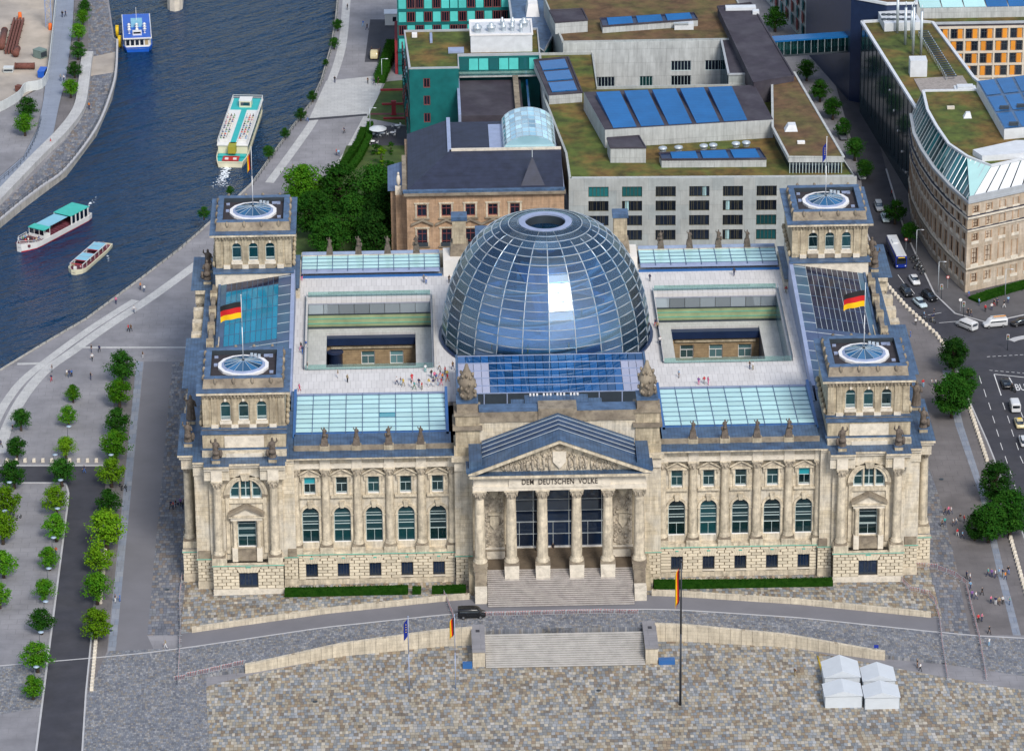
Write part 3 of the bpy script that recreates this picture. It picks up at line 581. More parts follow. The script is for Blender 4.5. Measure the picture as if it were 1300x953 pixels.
# ---- corner towers
glass('tower_glass', None, .08, .03, opaque=(.01, .07, .16), per_object=.6)
def tower_tpl():
    root = link('corner_tower', None)
    hx = 7.5; y0, y1 = 7.5, 25.1       # local x about the tower axis
    m = MB()
    wall_open(m, -hx, hx, 30.4, 37.3, y0, y0+.9, [(x, 1.8, 31.9, 35.7, True) for x in (-3.3, 0, 3.3)], 'stone_tower')
    m.box(-hx, hx, y0+.9, y1, 30.3, 37.3, 'stone_tower')
    for x in (-5.3, -1.65, 1.65, 5.3): m.box(x-.55, x+.55, y0-.25, y0+.01, 31.2, 36.6, 'stone_tower'); m.box(x-.65, x+.65, y0-.7, y0, 30.45, 31.2, 'stone_pale')
    for x in (-6.9, 6.9): m.box(x-.6, x+.6, y0-.2, y0+.01, 31.2, 36.6, 'stone_tower')
    for x in (-3.3, 0, 3.3):
        m.box(x-1.1, x+1.1, y0-.3, y0, 31.25, 31.85, 'stone_pale'); m.box(x-.95, x+.95, y0-.55, y0-.001, 30.45, 31.2, 'stone_dark'); m.box(x-.22, x+.22, y0-.3, y0, 35.75, 36.3, 'stone_pale')
    ob('wall', m, root)
    for x in (-3.3, 0, 3.3): place(T_tow, (x, y0+.4, 31.9), root)
    m = MB(); m.box(-hx-.15, hx+.15, y0-.3, y1+.3, 36.6, 37.0, 'stone_tower')
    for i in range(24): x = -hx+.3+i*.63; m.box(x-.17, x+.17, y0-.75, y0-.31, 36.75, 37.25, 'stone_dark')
    m.box(-hx-1.0, hx+1.0, y0-.95, y1+.95, 37.3, 37.75, 'stone_trim')
    for a, b in ((-hx-1.05, -hx+.3), (hx-.3, hx+1.05)): m.box(a, b, y0-1.0, y1+1.0, 37.75, 37.95, 'zinc_plain')
    m.box(-hx+.3, hx-.3, y0-1.0, y0+1.0, 37.75, 37.95, 'zinc_plain'); m.box(-hx+.3, hx-.3, y1-1, y1+1.0, 37.75, 37.95, 'zinc_plain')
    ob('cornice', m, root)
    m = MB(); o = (-7.4, 7.4, 8.2, 24.4); t = (-7.15, 7.15, 9.1, 23.6); n_ = (-6.0, 6.0, 10.5, 22.1)
    q = lambda r, z: [(r[0], r[2], z), (r[1], r[2], z), (r[1], r[3], z), (r[0], r[3], z)]
    side = [(i, (i+1) % 4, 4+(i+1) % 4, 4+i) for i in range(4)]
    m.add(q(o, 37.95)+q(t, 39.5), side, 'stone_dark'); m.add(q(t, 39.5)+q(n_, 39.52), side, 'zinc_plain'); m.add(q(n_, 38.5)+q(n_, 39.52), [f[::-1] for f in side], 'steel_dark')
    for i in range(4):
        for x, y in ((-5.1+i*3.4, 8.75), (-5.1+i*3.4, 24.0), (-7.25, 10.5+i*3.7), (7.25, 10.5+i*3.7)): m.blob((x, y, 39.1), (.36, .36, .75), 'stone_dark', 6, 4, .1)
    ob('parapet', m, root)
    m = MB(); m.box(-6.0, 6.0, 10.5, 22.1, 38.3, 38.6, 'deck_dark')
    for x, y, w, d in ((-5.2, 20.8, .5, .4), (4.9, 20.9, .5, .4), (-5.2, 17.2, .5, .6), (4.4, 21.2, 1.2, .5), (5.1, 13.6, .5, .5)): m.box(x-w*.7, x+w*.7, y-d*.7, y+d*.7, 38.6, 38.9, 'zinc_light')
    ob('deck', m, root)
    cx, cy = -.1, 16.4; ring = MB(); k = 14
    pt = lambda r, i, z: (cx+r*math.cos(2*math.pi*(i+.5)/k), cy+r*math.sin(2*math.pi*(i+.5)/k), z)
    for i in range(k):
        ring.add([pt(4.75, i, 38.6), pt(4.75, i+1, 38.6), pt(4.75, i+1, 39.05), pt(4.75, i, 39.05)], [(0, 1, 2, 3)], 'white_paint'); ring.quad(pt(4.75, i, 39.05), pt(4.75, i+1, 39.05), pt(4.1, i+1, 39.07), pt(4.1, i, 39.07), 'white_paint')
        ring.quad(pt(4.1, i, 39.07), pt(4.1, i+1, 39.07), pt(3.6, i+1, 39.3), pt(3.6, i, 39.3), 'zinc_light')
    for s2 in (0, 1, 2): ring.box(cx+1.2+s2*.7, cx+1.7+s2*.7, cy+3.6-s2*.3, cy+4.2-s2*.3, 39.0, 39.6, 'steel')
    sk = ob('skylight', ring, root)
    for i in range(k):
        g = MB(); g.quad(pt(3.58, i, 39.28), pt(3.58, i+1, 39.28), pt(.3, i+1, 40.0), pt(.3, i, 40.0), 'tower_glass'); g.tube(pt(3.58, i, 39.31), pt(.3, i, 40.03), .035, 'rails', 4); ob('pane', g, sk)
    return root, treeof(root)
TT = tower_tpl()
for s, y in ((-1, 0), (1, 0), (-1, 76.75), (1, 76.75)): place(TT, (s*57.15, y, 0))
for s in (-1, 1):
    x = s*57.15; at_ = MB(); ar_ = MB()
    at_.box(x-7.7, x+7.7, 4.0, 8, 26.13, 27.05, 'stone_trim'); at_.box(x-3.3, x+3.3, 3.85, 3.999, 26.13, 26.9, 'stone_pale')
    at_.box(x-7.6, x+7.6, 5.5, 25.2, 27.05, 30.1, 'stone_tower'); at_.box(x-8.0, x+8.0, 5.1, 7.6, 27.05, 27.3, 'zinc_plain'); at_.box(x-3.6, x+3.6, 5.3, 5.499, 27.4, 29.7, 'stone_pale')
    at_.box(x-7.9, x+7.9, 5.2, 25.4, 30.1, 30.38, 'zinc_plain'); at_.box(x-7.75, x+7.75, 6.5, 25.3, 30.38, 30.6, 'stone_dark'); at_.box(x-7.8, x+7.8, 6.4, 7.4, 30.6, 30.66, 'zinc_plain')
    ar_.box(x-7.6, x+7.6, 82.3, 101.3, 20, 30.1, 'stone_pale'); ar_.box(x-8.0, x+8.0, 81.9, 101.6, 30.1, 30.38, 'zinc_plain')
    for k in range(7):
        for q in (-1, 1): at_.blob((x+q*7.9, 8.6+k*2.4, 31.0), (.4, .4, .7), 'stone_tower', 6, 4, .1); ar_.blob((x+q*7.9, 85+k*2.4, 31.0), (.4, .4, .7), 'stone_tower', 6, 4, .1)
    ob('tower_base', at_, PB); ob('tower_base', ar_, PB)
# ================================================================== roof terrace, courts, skylights
ZT = 23.6
CT = (22.3, 46.6, 49.0, 83.4)                     # court opening |x|, y
PIT = (25.4, 43.0, 63.8, 80.6); ZF = 17.5
tr = MB()
xs_ = [-49.6, -CT[1], -CT[0], CT[0], CT[1], 49.6]
for i in range(5):
    a, b = xs_[i], xs_[i+1]
    if i in (1, 3): tr.box(a, b, 32.5, CT[2], ZT-.8, ZT, 'terrace'); tr.box(a, b, CT[3], 99, ZT-.8, ZT, 'terrace')
    else: tr.box(a, b, 32.5, 99, ZT-.8, ZT, 'terrace')
ob('terrace', tr, PB)
mat('court_stone', (.30, .215, .12), .85, var=.2, vscale=.8, brick=('wall', 1.3, .6, (.36, .26, .15), (.15, .10, .06), .015), dirt=.3)
mat('court_band', (.30, .36, .20), .5, var=.2, vscale=.4)
mat('court_lintel', (.34, .36, .43), .6, var=.1)
mat('court_side', (.10, .20, .25), .2, .1, var=.15)
mat('navy', (.015, .03, .08), .35, .1, var=.15)
mat('court_floor', (.50, .50, .47), .8, var=.08, brick=('floor', .8, 2.4, (.55, .55, .52), (.38, .38, .37), .02))
glass('court_glass', None, .16, .05, opaque=(.26, .30, .33), per_object=.3)
glass('court_pane', None, .18, .03, opaque=(.10, .20, .22), per_object=.6)
T_ct = win_tpl(2.7, 2.9, False, [(1.75, .1)], [(0, .1, 1.75)], 'court_pane', 'white_paint', .09, False)
for s in (-1, 1):
    cr_ = link('roof_court', None, PB)
    x0, x1 = sorted((s*CT[0], s*CT[1])); p0, p1 = sorted((s*PIT[0], s*PIT[1]))
    m = MB(); m.box(x0-.3, x0-.01, CT[2], CT[3], ZF+.01, ZT-.81, 'court_side'); m.box(x1+.01, x1+.3, CT[2], CT[3], ZF+.01, ZT-.81, 'court_side'); m.box(x0-.3, x1+.3, CT[2]-.3, CT[2]-.01, ZF+.01, ZT-.81, 'court_side')
    m.box(x0, x1, CT[3], CT[3]+.3, ZF, ZT-3.3, 'court_band'); m.box(x0, x1, CT[3]-.15, CT[3], ZT-3.3, ZT-3.1, 'steel_dark'); m.box(x0, x1, CT[3]-.04, CT[3]+.4, ZT-1.05, ZT-.81, 'court_lintel')
    for zb in (ZF+.9, ZF+1.9): m.box(x0, x1, CT[3]-.1, CT[3], zb, zb+.12, 'copper')
    m.box(x0, x1, CT[3]-.5, CT[3]-.16, ZF, ZF+.35, 'steel_dark')
    ob('lining', m, cr_)
    w = (x1-x0)/8
    gm = MB(); gm.box(0, w-.09, 0, .05, 0, 2.24, 'court_glass'); gm = gm.mesh('pane')
    for i in range(8): link('pane', gm, cr_, (x0+i*w+.04, CT[3]+.05, ZT-3.1))
    m = MB()
    m.box(x0, p0, CT[2], CT[3], ZF-.5, ZF, 'court_floor'); m.box(p1, x1, CT[2], CT[3], ZF-.5, ZF, 'court_floor'); m.box(p0, p1, PIT[3], CT[3], ZF-.5, ZF, 'court_floor'); m.box(p0, p1, CT[2], PIT[2], ZF-.5, ZF, 'court_floor')
    ob('court_floor', m, cr_)
    m = MB(); m.box(p0-.25, p0-.01, PIT[2], PIT[3], 4, ZF-.51, 'navy'); m.box(p1+.01, p1+.25, PIT[2], PIT[3], 4, ZF-.51, 'navy'); m.box(p0, p1, PIT[3]-1.6, PIT[3], ZF-2.0, ZF-.501, 'navy')
    m.box(p0, p1, PIT[2]-.3, PIT[2], 4, ZF-.5, 'court_stone'); m.box(p0, p1, PIT[2], PIT[3], 3.6, 4, 'court_floor')
    cols = [s*29.2+0, s*34.9] if s < 0 else [28.6, 34.4, 40.2]
    wall_open(m, p0, p1, 4, ZF-2.0, PIT[3]-.9, PIT[3], [(x, 2.7, 11.0, 13.9, False) for x in cols], 'court_stone')
    m.box(p0+.8, p1-.6, PIT[3]-1.3, PIT[3]-.9, 14.6, 15.0, 'stone_tower')
    if s < 0: m.lathe([(1.5, 9), (1.5, 14.2), (1.7, 14.4)], (p0+1.6, PIT[3]-2.2, 0), 12, 'navy')
    ob('light_well', m, cr_)
    for x in cols: place(T_ct, (x, PIT[3]-.5, 11.0), cr_)
    g = MB()
    for a, b in (((x0, CT[3]+1.4), (x1, CT[3]+1.4)), ((x0-.1, CT[2]-.4), (x1+.1, CT[2]-.4))):
        g.box(a[0], b[0], a[1], a[1]+.05, ZT, ZT+1.1, 'clear_glass')
    for a in (x0-.35, x1+.3): g.box(a, a+.05, CT[2]-.4, CT[3]+1.4, ZT, ZT+1.1, 'clear_glass')
    ob('glass_balustrade', g, cr_)
    # skylights over the wings
    a, b = sorted((s*20.2, s*48.0))
    for (ya, za, yb, zb, rows, nm) in ((13.6, 26.35, 33.2, 25.0, 8, 'front'), (96.8, 24.6, 105.0, 24.2, 4, 'rear')):
        fr = MB(); cols_ = 9; cw = (b-a)/cols_
        P = lambda i, j, dz=0: (a+i*cw, ya+(yb-ya)*j/rows, za+(zb-za)*j/rows+dz)
        for i in range(cols_+1): fr.tube(P(i, -.35 if nm == 'front' else -.5, .06), P(i, rows+(.35 if nm == 'front' else 0), .06), .09, 'zinc_plain', 4)
        for j in range(rows+1): fr.tube(P(0, j, .05), P(cols_, j, .05), .06, 'zinc_plain', 4)
        if nm == 'front':
            fr.quad((a, yb, zb), (b, yb, zb), (b, yb+4.2, ZT+.05), (a, yb+4.2, ZT+.05), 'zinc_light')
            fr.quad((a, ya-2.0, za-.1), (b, ya-2.0, za-.1), (b, ya-1.0, za), (a, ya-1.0, za), 'zinc_light'); fr.box(a, b, ya-2.05, ya-1.99, za-1.2, za-.1, 'zinc_light')
            fr.quad((a, ya-1.0, za+.02), (b, ya-1.0, za+.02), (b, ya, za), (a, ya, za), 'blue_strip')
            fr.box(a-.5, a, ya-2, yb, za-2, za+.15, 'blue_strip'); fr.box(b, b+.5, ya-2, yb, za-2, za+.15, 'blue_strip')
        else:
            fr.quad((a, ya-1.6, za-.25), (b, ya-1.6, za-.25), (b, ya, za), (a, ya, za), 'zinc_light'); fr.box(a-.4, b+.4, ya-2.2, ya-1.61, ZT-.2, ZT+.35, 'blue_strip')
            fr.box(a, b, yb+.1, yb+.5, za-2, za+.3, 'zinc_light')
            fr.box(a, b, ya-1.6, yb, ZT-1.2, ZT-1, 'zinc_dark')
        sk = ob('skylight', fr, PB)
        g = MB(); dy, dz = (yb-ya)/rows, (zb-za)/rows
        g.add([(.05, .05, 0), (cw-.05, .05, 0), (cw-.05, dy-.05, dz), (.05, dy-.05, dz), (.05, .05, -.05), (cw-.05, .05, -.05), (cw-.05, dy-.05, dz-.05), (.05, dy-.05, dz-.05)], [(0, 1, 2, 3), (4, 7, 6, 5), (0, 4, 5, 1), (1, 5, 6, 2), (2, 6, 7, 3), (3, 7, 4, 0)], 'skylight_glass')
        gm = g.mesh('pane'); gd = gm.copy(); gd.materials[0] = MATS['skylight_glass_deep']
        for i in range(cols_):
            for j in range(rows): link('pane', gd if (nm == 'front' and s < 0 and i == 5 and j == 3) else gm, sk, P(i, j))
    # sloping roofs between the towers
    za = lambda x, y=0: 24.9-(abs(x)-49.6)*2.1/14.0+max(0, y-24.5)*.083
    m = MB(); a, b = s*49.6, s*63.7
    def slab(xa, xb, y0, y1, mm, th=.3):
        xa, xb = sorted((xa, xb)); q = ((xa, y0), (xb, y0), (xb, y1), (xa, y1)); m.add([(x, y, za(x, y)) for x, y in q]+[(x, y, za(x, y)-th) for x, y in q], BOXF, mm)
    BOXF = [(0, 1, 2, 3), (4, 7, 6, 5), (0, 4, 5, 1), (1, 5, 6, 2), (2, 6, 7, 3), (3, 7, 4, 0)]; GY = 56.0; GE = 83.5
    slab(a, b, 24.5, GY, 'roof_panel'); slab(a, s*52.2, GY, GE, 'roof_panel'); slab(s*62.6, b, GY, GE, 'roof_panel')
    for y in [27+i*3.9 for i in range(15)]:
        e = b if y < GY else s*52.2; m.tube((a, y, za(a, y)+.03), (e, y, za(e, y)+.03), .06, 'rails', 4)
    for x in (52.2, 55.5, 59.0, 62.6): m.tube((s*x, 24.6, za(x, 24.6)+.03), (s*x, GY, za(x, GY)+.03), .04, 'zinc_dark', 4)
    m.add([(s*x, y, z) for x in (49.0, 49.75) for y, z in ((32, 23.4), (83.6, 23.4), (83.6, za(49.6, 83.6)+.25), (32, za(49.6, 32)+.25))], [(0, 1, 2, 3), (7, 6, 5, 4), (3, 2, 6, 7), (0, 3, 7, 4), (1, 5, 6, 2)], 'zinc_light'); m.box(s*48.3, s*49.0, 24, 33, ZT-.2, 26.2, 'zinc_plain')
    m.box(s*63.7, s*64.25, 24.3, 84, 22, 25.6, 'zinc_plain'); m.add([(s*x, y, z) for x in (63.72, 64.2) for y, z in ((24.5, 24), (83.6, 24), (83.6, za(63.7, 83.6)+.2), (24.5, za(63.7, 24.5)))], [(0, 1, 2, 3), (7, 6, 5, 4), (3, 2, 6, 7)], 'zinc_plain')
    SR = ob('side_roof', m, PB)
    nc, nr = 10, 6; cw = 10.4/nc; rh = (GE-GY)/nr
    for j in range(nr):
        for i in range(nc):
            xa = s*(52.2+i*cw+.05); xb = s*(52.2+(i+1)*cw-.05); xa, xb = min(xa, xb), max(xa, xb); y0 = GY+j*rh+.06; y1 = y0+rh-.12; q = ((xa, y0), (xb, y0), (xb, y1), (xa, y1))
            g = MB(); g.add([(x, y, za(x, y)) for x, y in q]+[(x, y, za(x, y)-.06) for x, y in q], BOXF, 'roof_glass_dark' if (s > 0 or j == nr-1) else 'cyan_glass'); ob('pane', g, SR)
    g = MB(); g.box(s*52.2, s*62.6, GY, GE, 20, 20.3, 'zinc_dark')
    for i in range(nc+1): x = s*(52.2+i*cw); g.tube((x, GY, za(x, GY)+.02), (x, GE, za(x, GE)+.02), .05, 'rails' if s > 0 else 'zinc_plain', 4)
    for j in range(nr+1): y = GY+j*rh; g.tube((s*52.2, y, za(52.2, y)+.02), (s*62.6, y, za(62.6, y)+.02), .05, 'zinc_plain', 4)
    ob('glazing_bars', g, SR)
# ---- glass porch before the dome
mat('porch_floor', (.03, .09, .22), .5, var=.3, vscale=.4)
pg = MB(); hx = 17.6
for j in range(6): y = 25+j*16.2/5; z = 28.5+j*.12; pg.box(-hx, hx, y-.09, y+.09, z-.05, z+.1, 'zinc_light')
pg.box(-hx-.4, -hx, 24.8, 41.4, 24, 29.4, 'zinc_plain'); pg.box(hx, hx+.4, 24.8, 41.4, 24, 29.4, 'zinc_plain'); pg.box(-hx, hx, 41.25, 41.5, 24, 29.2, 'steel_dark'); pg.box(-hx, hx, 25.2, 41.2, 25.4, 25.6, 'porch_floor')
pg.box(-hx, hx, 24.9, 25.2, 25.4, 28.4, 'steel_dark')
for i in range(9): x = -hx+.4+i*4.3; pg.box(x-.1, x+.1, 24.75, 24.9, 26, 28.4, 'zinc_light')
PGo = ob('glass_porch', pg, PB)
nc = 24; cw = 2*hx/nc
for j in range(5):
    g = MB(); y0 = 25+j*3.24+.12; z = 28.5+j*.12
    g.add([(.04, 0, 0), (cw-.04, 0, 0), (cw-.04, 2.94, .11), (.04, 2.94, .11), (.04, 0, -.05), (cw-.04, 0, -.05), (cw-.04, 2.94, .06), (.04, 2.94, .06)], [(0, 1, 2, 3), (4, 7, 6, 5), (0, 4, 5, 1), (1, 5, 6, 2), (2, 6, 7, 3), (3, 7, 4, 0)], 'porch_pane')
    gm = g.mesh('pane'); gw = gm.copy(); gw.materials[0] = MATS['porch_fritted']
    for i in range(nc): link('pane', gw if (j < 4 and (i < 4 or i > nc-4)) else gm, PGo, (-hx+i*cw, y0, z))
# ================================================================== the dome
YD = 63.8; ZB = 23.6; NR = 17; NS = 24; HD = 24.3; RD = 20.0
DM = link('glass_dome', None, PB, (0, YD, ZB))
hz = [23.5*(1-(1-j/NR)**1.22) if False else 23.5*j/NR for j in range(NR+1)]
def rad(h): return 5.1+(RD-5.1)*math.sqrt(max(0, 1-(h/23.5)**2))
# rings evenly spread along the curve
arc = [0]; ph = []
K = 400
pts = [(rad(23.5*i/K), 23.5*i/K) for i in range(K+1)]
for i in range(K): arc.append(arc[-1]+math.hypot(pts[i+1][0]-pts[i][0], pts[i+1][1]-pts[i][1]))
hz = []
for j in range(NR+1):
    t = arc[-1]*j/NR; i = min(range(K+1), key=lambda q: abs(arc[q]-t)); hz.append(pts[i][1])
backs = MB(); da = 2*math.pi/NS
for j in range(NR):
    h0, h1 = hz[j], hz[j+1]; r0, r1 = rad(h0)+.34, rad(h1)+.06
    q = lambda r, a, z: (r*math.cos(a), r*math.sin(a), z)
    e = .045/max(r1, 4)
    vs = [q(r0, e, h0+.02), q(r0, da-e, h0+.02), q(r1, da-e, h1+.16), q(r1, e, h1+.16)]; vi = [q(math.hypot(x, y)-.05, math.atan2(y, x), z) for x, y, z in vs]
    fs = [(0, 1, 2, 3), (4, 7, 6, 5), (0, 4, 5, 1), (1, 5, 6, 2), (2, 6, 7, 3), (3, 7, 4, 0)]
    g = MB(); g.add(vs+vi, fs, 'dome_glass'); gm = g.mesh('pane')
    for i in range(NS):
        a = i*da; mid = a+da/2
        if math.sin(mid) < .62 and not (j > 13 and math.sin(mid) > .4):
            o = link('pane', gm, DM); o.rotation_euler = (R(random.uniform(-.2, .2)), R(random.uniform(-.2, .2)), a)
        else: backs.add([(x*math.cos(a)-y*math.sin(a), x*math.sin(a)+y*math.cos(a), z) for x, y, z in vs+vi], fs, 'dome_glass')
ob('rear_panes', backs, DM, kind='stuff')
rm = MB(); prof = [(rad(h), h) for h in [23.5*i/26 for i in range(27)]]
for (ra, za_), (rb, zb_) in zip(prof, prof[1:]): rm.tube((ra+.2, 0, za_), (rb+.2, 0, zb_), .11, 'steel', 5)
rm = rm.mesh('rib')
for i in range(NS): o = link('rib', rm, DM); o.rotation_euler = (0, 0, i*da)
for j in range(NR+1):
    g = MB(); r = rad(hz[j])+.2; n = 48
    for i in range(n): g.tube((r*math.cos(2*math.pi*i/n), r*math.sin(2*math.pi*i/n), hz[j]+.05), (r*math.cos(2*math.pi*(i+1)/n), r*math.sin(2*math.pi*(i+1)/n), hz[j]+.05), .11, 'steel', 4)
    ob('ring', g, DM)
def annulus(mb, r0, r1, z0, z1, m, n=64, c=(0, 0)):
    q = lambda r, i, z: (c[0]+r*math.cos(2*math.pi*i/n), c[1]+r*math.sin(2*math.pi*i/n), z)
    for i in range(n):
        mb.add([q(r0, i, z0), q(r0, i+1, z0), q(r1, i+1, z0), q(r1, i, z0), q(r0, i, z1), q(r0, i+1, z1), q(r1, i+1, z1), q(r1, i, z1)], [(0, 1, 2, 3), (4, 7, 6, 5), (0, 4, 5, 1), (3, 2, 6, 7)], m, False)
g = MB(); annulus(g, 3.9, 5.15, 23.4, 23.75, 'zinc_light'); annulus(g, 4.9, 5.3, 22.6, 23.4, 'steel'); annulus(g, 5.1, 5.5, 22.2, 22.5, 'zinc_light'); annulus(g, 3.8, 3.95, 21.8, 23.4, 'steel_dark'); ob('oculus_ring', g, DM)
g = MB(); annulus(g, 20.3, 20.9, 0.004, .35, 'navy'); annulus(g, 0.3, 20.3, -.2, .05, 'dome_floor'); ob('base_ring', g, DM)
g = MB(); g.lathe([(1.3, .1), (2.0, 5), (3.6, 10), (6.5, 15.5), (7.6, 17.5), (7.6, 17.9)], (0, 0, 0), 30, 'mirror', False); ob('mirror_cone', g, DM)
g = MB(); annulus(g, 2.0, 9.2, 17.6, 17.9, 'zinc_light'); annulus(g, 9.1, 9.3, 17.9, 19.0, 'clear_glass'); ob('viewing_platform', g, DM)
for k in (0, 1):
    g = MB(); n = 90
    for i in range(n):
        f0, f1 = i/n, (i+1)/n; a0, a1 = math.pi*k+f0*math.pi*3.0, math.pi*k+f1*math.pi*3.0; z0, z1 = 1+f0*16.6, 1+f1*16.6
        ra, rb = rad(z0+2.2)-.9, rad(z1+2.2)-.9
        q = lambda r, a, z: (r*math.cos(a), r*math.sin(a), z)
        g.add([q(ra-2.2, a0, z0), q(ra, a0, z0), q(rb, a1, z1), q(rb-2.2, a1, z1), q(ra-2.2, a0, z0-.35), q(ra, a0, z0-.35), q(rb, a1, z1-.35), q(rb-2.2, a1, z1-.35)], [(0, 1, 2, 3), (4, 7, 6, 5), (0, 3, 7, 4), (1, 5, 6, 2)], 'ramp')
        for r_ in (0, -2.2): g.add([q(ra+r_, a0, z0), q(rb+r_, a1, z1), q(rb+r_, a1, z1+1.0), q(ra+r_, a0, z0+1.0)], [(0, 1, 2, 3)], 'clear_glass')
    ob('spiral_ramp', g, DM)
# ================================================================== ground, river, roads
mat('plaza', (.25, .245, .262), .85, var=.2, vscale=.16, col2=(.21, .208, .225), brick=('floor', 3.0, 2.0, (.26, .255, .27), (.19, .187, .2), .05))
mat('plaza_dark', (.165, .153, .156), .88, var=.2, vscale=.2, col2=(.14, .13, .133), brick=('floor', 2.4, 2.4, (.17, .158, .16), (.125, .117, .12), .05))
mat('plaza_shaded', (.10, .096, .10), .88, var=.2, vscale=.2)  # darker plaza tone: shade of the narrow street put into the colour
mat('asphalt', (.042, .043, .055), .85, var=.2, vscale=.3, col2=(.05, .05, .06))
mat('path_grey', (.17, .168, .185), .88, var=.1, vscale=.12)
STONES = [(.22, .21, .20), (.30, .26, .20), (.17, .18, .20), (.34, .31, .26), (.20, .20, .22), (.26, .22, .165), (.14, .15, .17), (.23, .15, .09), (.30, .29, .28), (.18, .20, .24)]
mat('cobble', (.3, .3, .3), .85, var=.12, vscale=.3, voro=((1.6, .9, 0), STONES))
mat('cobble_warm', (.3, .3, .3), .85, var=.2, vscale=.2, voro=((1.75, .98, 0), [(.36, .32, .25), (.25, .25, .24), (.43, .39, .32), (.19, .20, .21), (.31, .25, .17), (.40, .38, .35), (.26, .20, .14), (.30, .31, .32), (.19, .16, .13), (.34, .30, .23), (.24, .26, .28)]))
mat('cobble_blue', (.2, .2, .2), .85, var=.14, vscale=.3, voro=((1.6, .95, 0), [(.15, .16, .19), (.20, .21, .23), (.13, .14, .17), (.24, .23, .23), (.17, .18, .21), (.20, .17, .15)]))
mat('setts', (.2, .2, .2), .85, var=.2, vscale=.5, voro=((2.6, 1.7, 0), [(.17, .185, .215), (.21, .22, .245), (.145, .155, .185), (.27, .27, .275), (.19, .20, .22), (.23, .215, .20)]))
mat('slab', (.26, .28, .32), .85, var=.15, vscale=.4, brick=('floor', 1.4, 2.2, (.20, .235, .30), (.15, .15, .17), .03))
mat('light_slab', (.50, .50, .49), .8, var=.1, vscale=.3, brick=('floor', 1.6, 1.1, (.44, .44, .44), (.33, .33, .33), .03))
mat('path_red', (.11, .03, .035), .8, var=.2)
mat('kerb', (.46, .46, .47), .8, var=.08)
mat('road_paint', (.72, .72, .72), .7, var=.1, vscale=2)
mat('sand', (.46, .40, .33), .95, var=.2, vscale=.15, col2=(.36, .32, .28), bump=.3, bscale=.6)
mat('quay_wall', (.42, .40, .36), .85, var=.2, vscale=.5, streak=.3, dirt=.3)
mat('walk_blue', (.235, .27, .34), .8, var=.1, vscale=.2, brick=('floor', 6, .9, (.25, .285, .355), (.19, .21, .26), .04))
mat('lawn', (.045, .085, .018), .95, var=.4, vscale=.35, col2=(.06, .09, .02), bump=.4, bscale=3)
mat('cream_wall', (.54, .475, .37), .85, var=.14, vscale=.4, dirt=.25, streak=.25, brick=('wall', 1.9, .7, (.60, .53, .41), (.36, .30, .22), .014))
# water: dark blue with wind waves and the boats' wakes as relief
w = bpy.data.materials.new('water'); w.use_nodes = True; t = w.node_tree; b = t.nodes['Principled BSDF']; MATS['water'] = w
b.inputs['Base Color'].default_value = (.003, .042, .12, 1); b.inputs['Roughness'].default_value = .09; b.inputs['Specular Tint'].default_value = (.55, .8, 1, 1); b.inputs['IOR'].default_value = 1.33; b.inputs['Specular IOR Level'].default_value = .6
g_ = N(t, 'ShaderNodeNewGeometry'); pr = None
for sc_, st, ro in (((3.5, 1.6, 1), 1.0, 12), ((1.5, .75, 1), .8, -15), ((34, 3.4, 1), 1.0, 38), ((14, 7, 1), 1.0, 60)):
    mp_ = N(t, 'ShaderNodeMapping'); mp_.vector_type = 'TEXTURE'; mp_.inputs['Scale'].default_value = sc_; mp_.inputs['Rotation'].default_value = (0, 0, R(ro)); t.links.new(g_.outputs['Position'], mp_.inputs['Vector'])
    nz = N(t, 'ShaderNodeTexNoise'); nz.inputs['Scale'].default_value = 1; nz.inputs['Detail'].default_value = 4; nz.inputs['Roughness'].default_value = .62; t.links.new(mp_.outputs[0], nz.inputs['Vector'])
    bp = N(t, 'ShaderNodeBump'); bp.inputs['Strength'].default_value = st; bp.inputs['Distance'].default_value = 2.2 if sc_[0] < 4 else 3.2; t.links.new(nz.outputs['Fac'], bp.inputs['Height'])
    if pr: t.links.new(pr.outputs[0], bp.inputs['Normal'])
    pr = bp
t.links.new(pr.outputs[0], b.inputs['Normal'])
def struct(name, mb): return ob(name, mb, None, kind='structure')
ZW = -2.6
m = MB(); m.quad((-1500, -1200, ZW), (600, -1200, ZW), (600, 1600, ZW), (-1500, 1600, ZW), 'water'); struct('river', m)
SQ = [(-330, -250)]+[XY(*q) for q in ((0, 470), (54, 437), (109, 405), (178, 354), (228, 316), (275, 275), (320, 233), (371, 162), (396, 129), (409, 101), (421, 58), (427, 23), (429, 0))]+[(-41, 420), (-70, 800)]
NQ = [(-330, -180), (-190, 0)]+[XY(*q, -1) for q in ((0, 281), (28, 258), (53, 239), (84, 216), (122, 165), (142, 119), (148.5, 89), (150, 51))]+[XY(145, 48, -1), XY(138, 0, -1), (-112, 420), (-150, 800)]
m = MB(); m.prism(SQ+[(1400, 800), (1400, -900), (-330, -900)], -5, 0, 'quay_wall', 'plaza'); struct('ground', m)
m = MB(); m.prism(NQ+[(-1200, 800), (-1200, -180)], -5, -1, 'quay_wall', 'plaza'); struct('north_bank', m)
LIFT = [0]
def flat(name, pts, mt, z=0.0, px=True, lift=None, th=0):
    LIFT[0] += 1; dz = .012+(LIFT[0] % 9)*.004 if lift is None else lift
    P = [XY(*q, z) for q in pts] if px else pts
    m = MB(); m.prism(P, z+dz-.05, z+dz, mt); return struct(name, m)
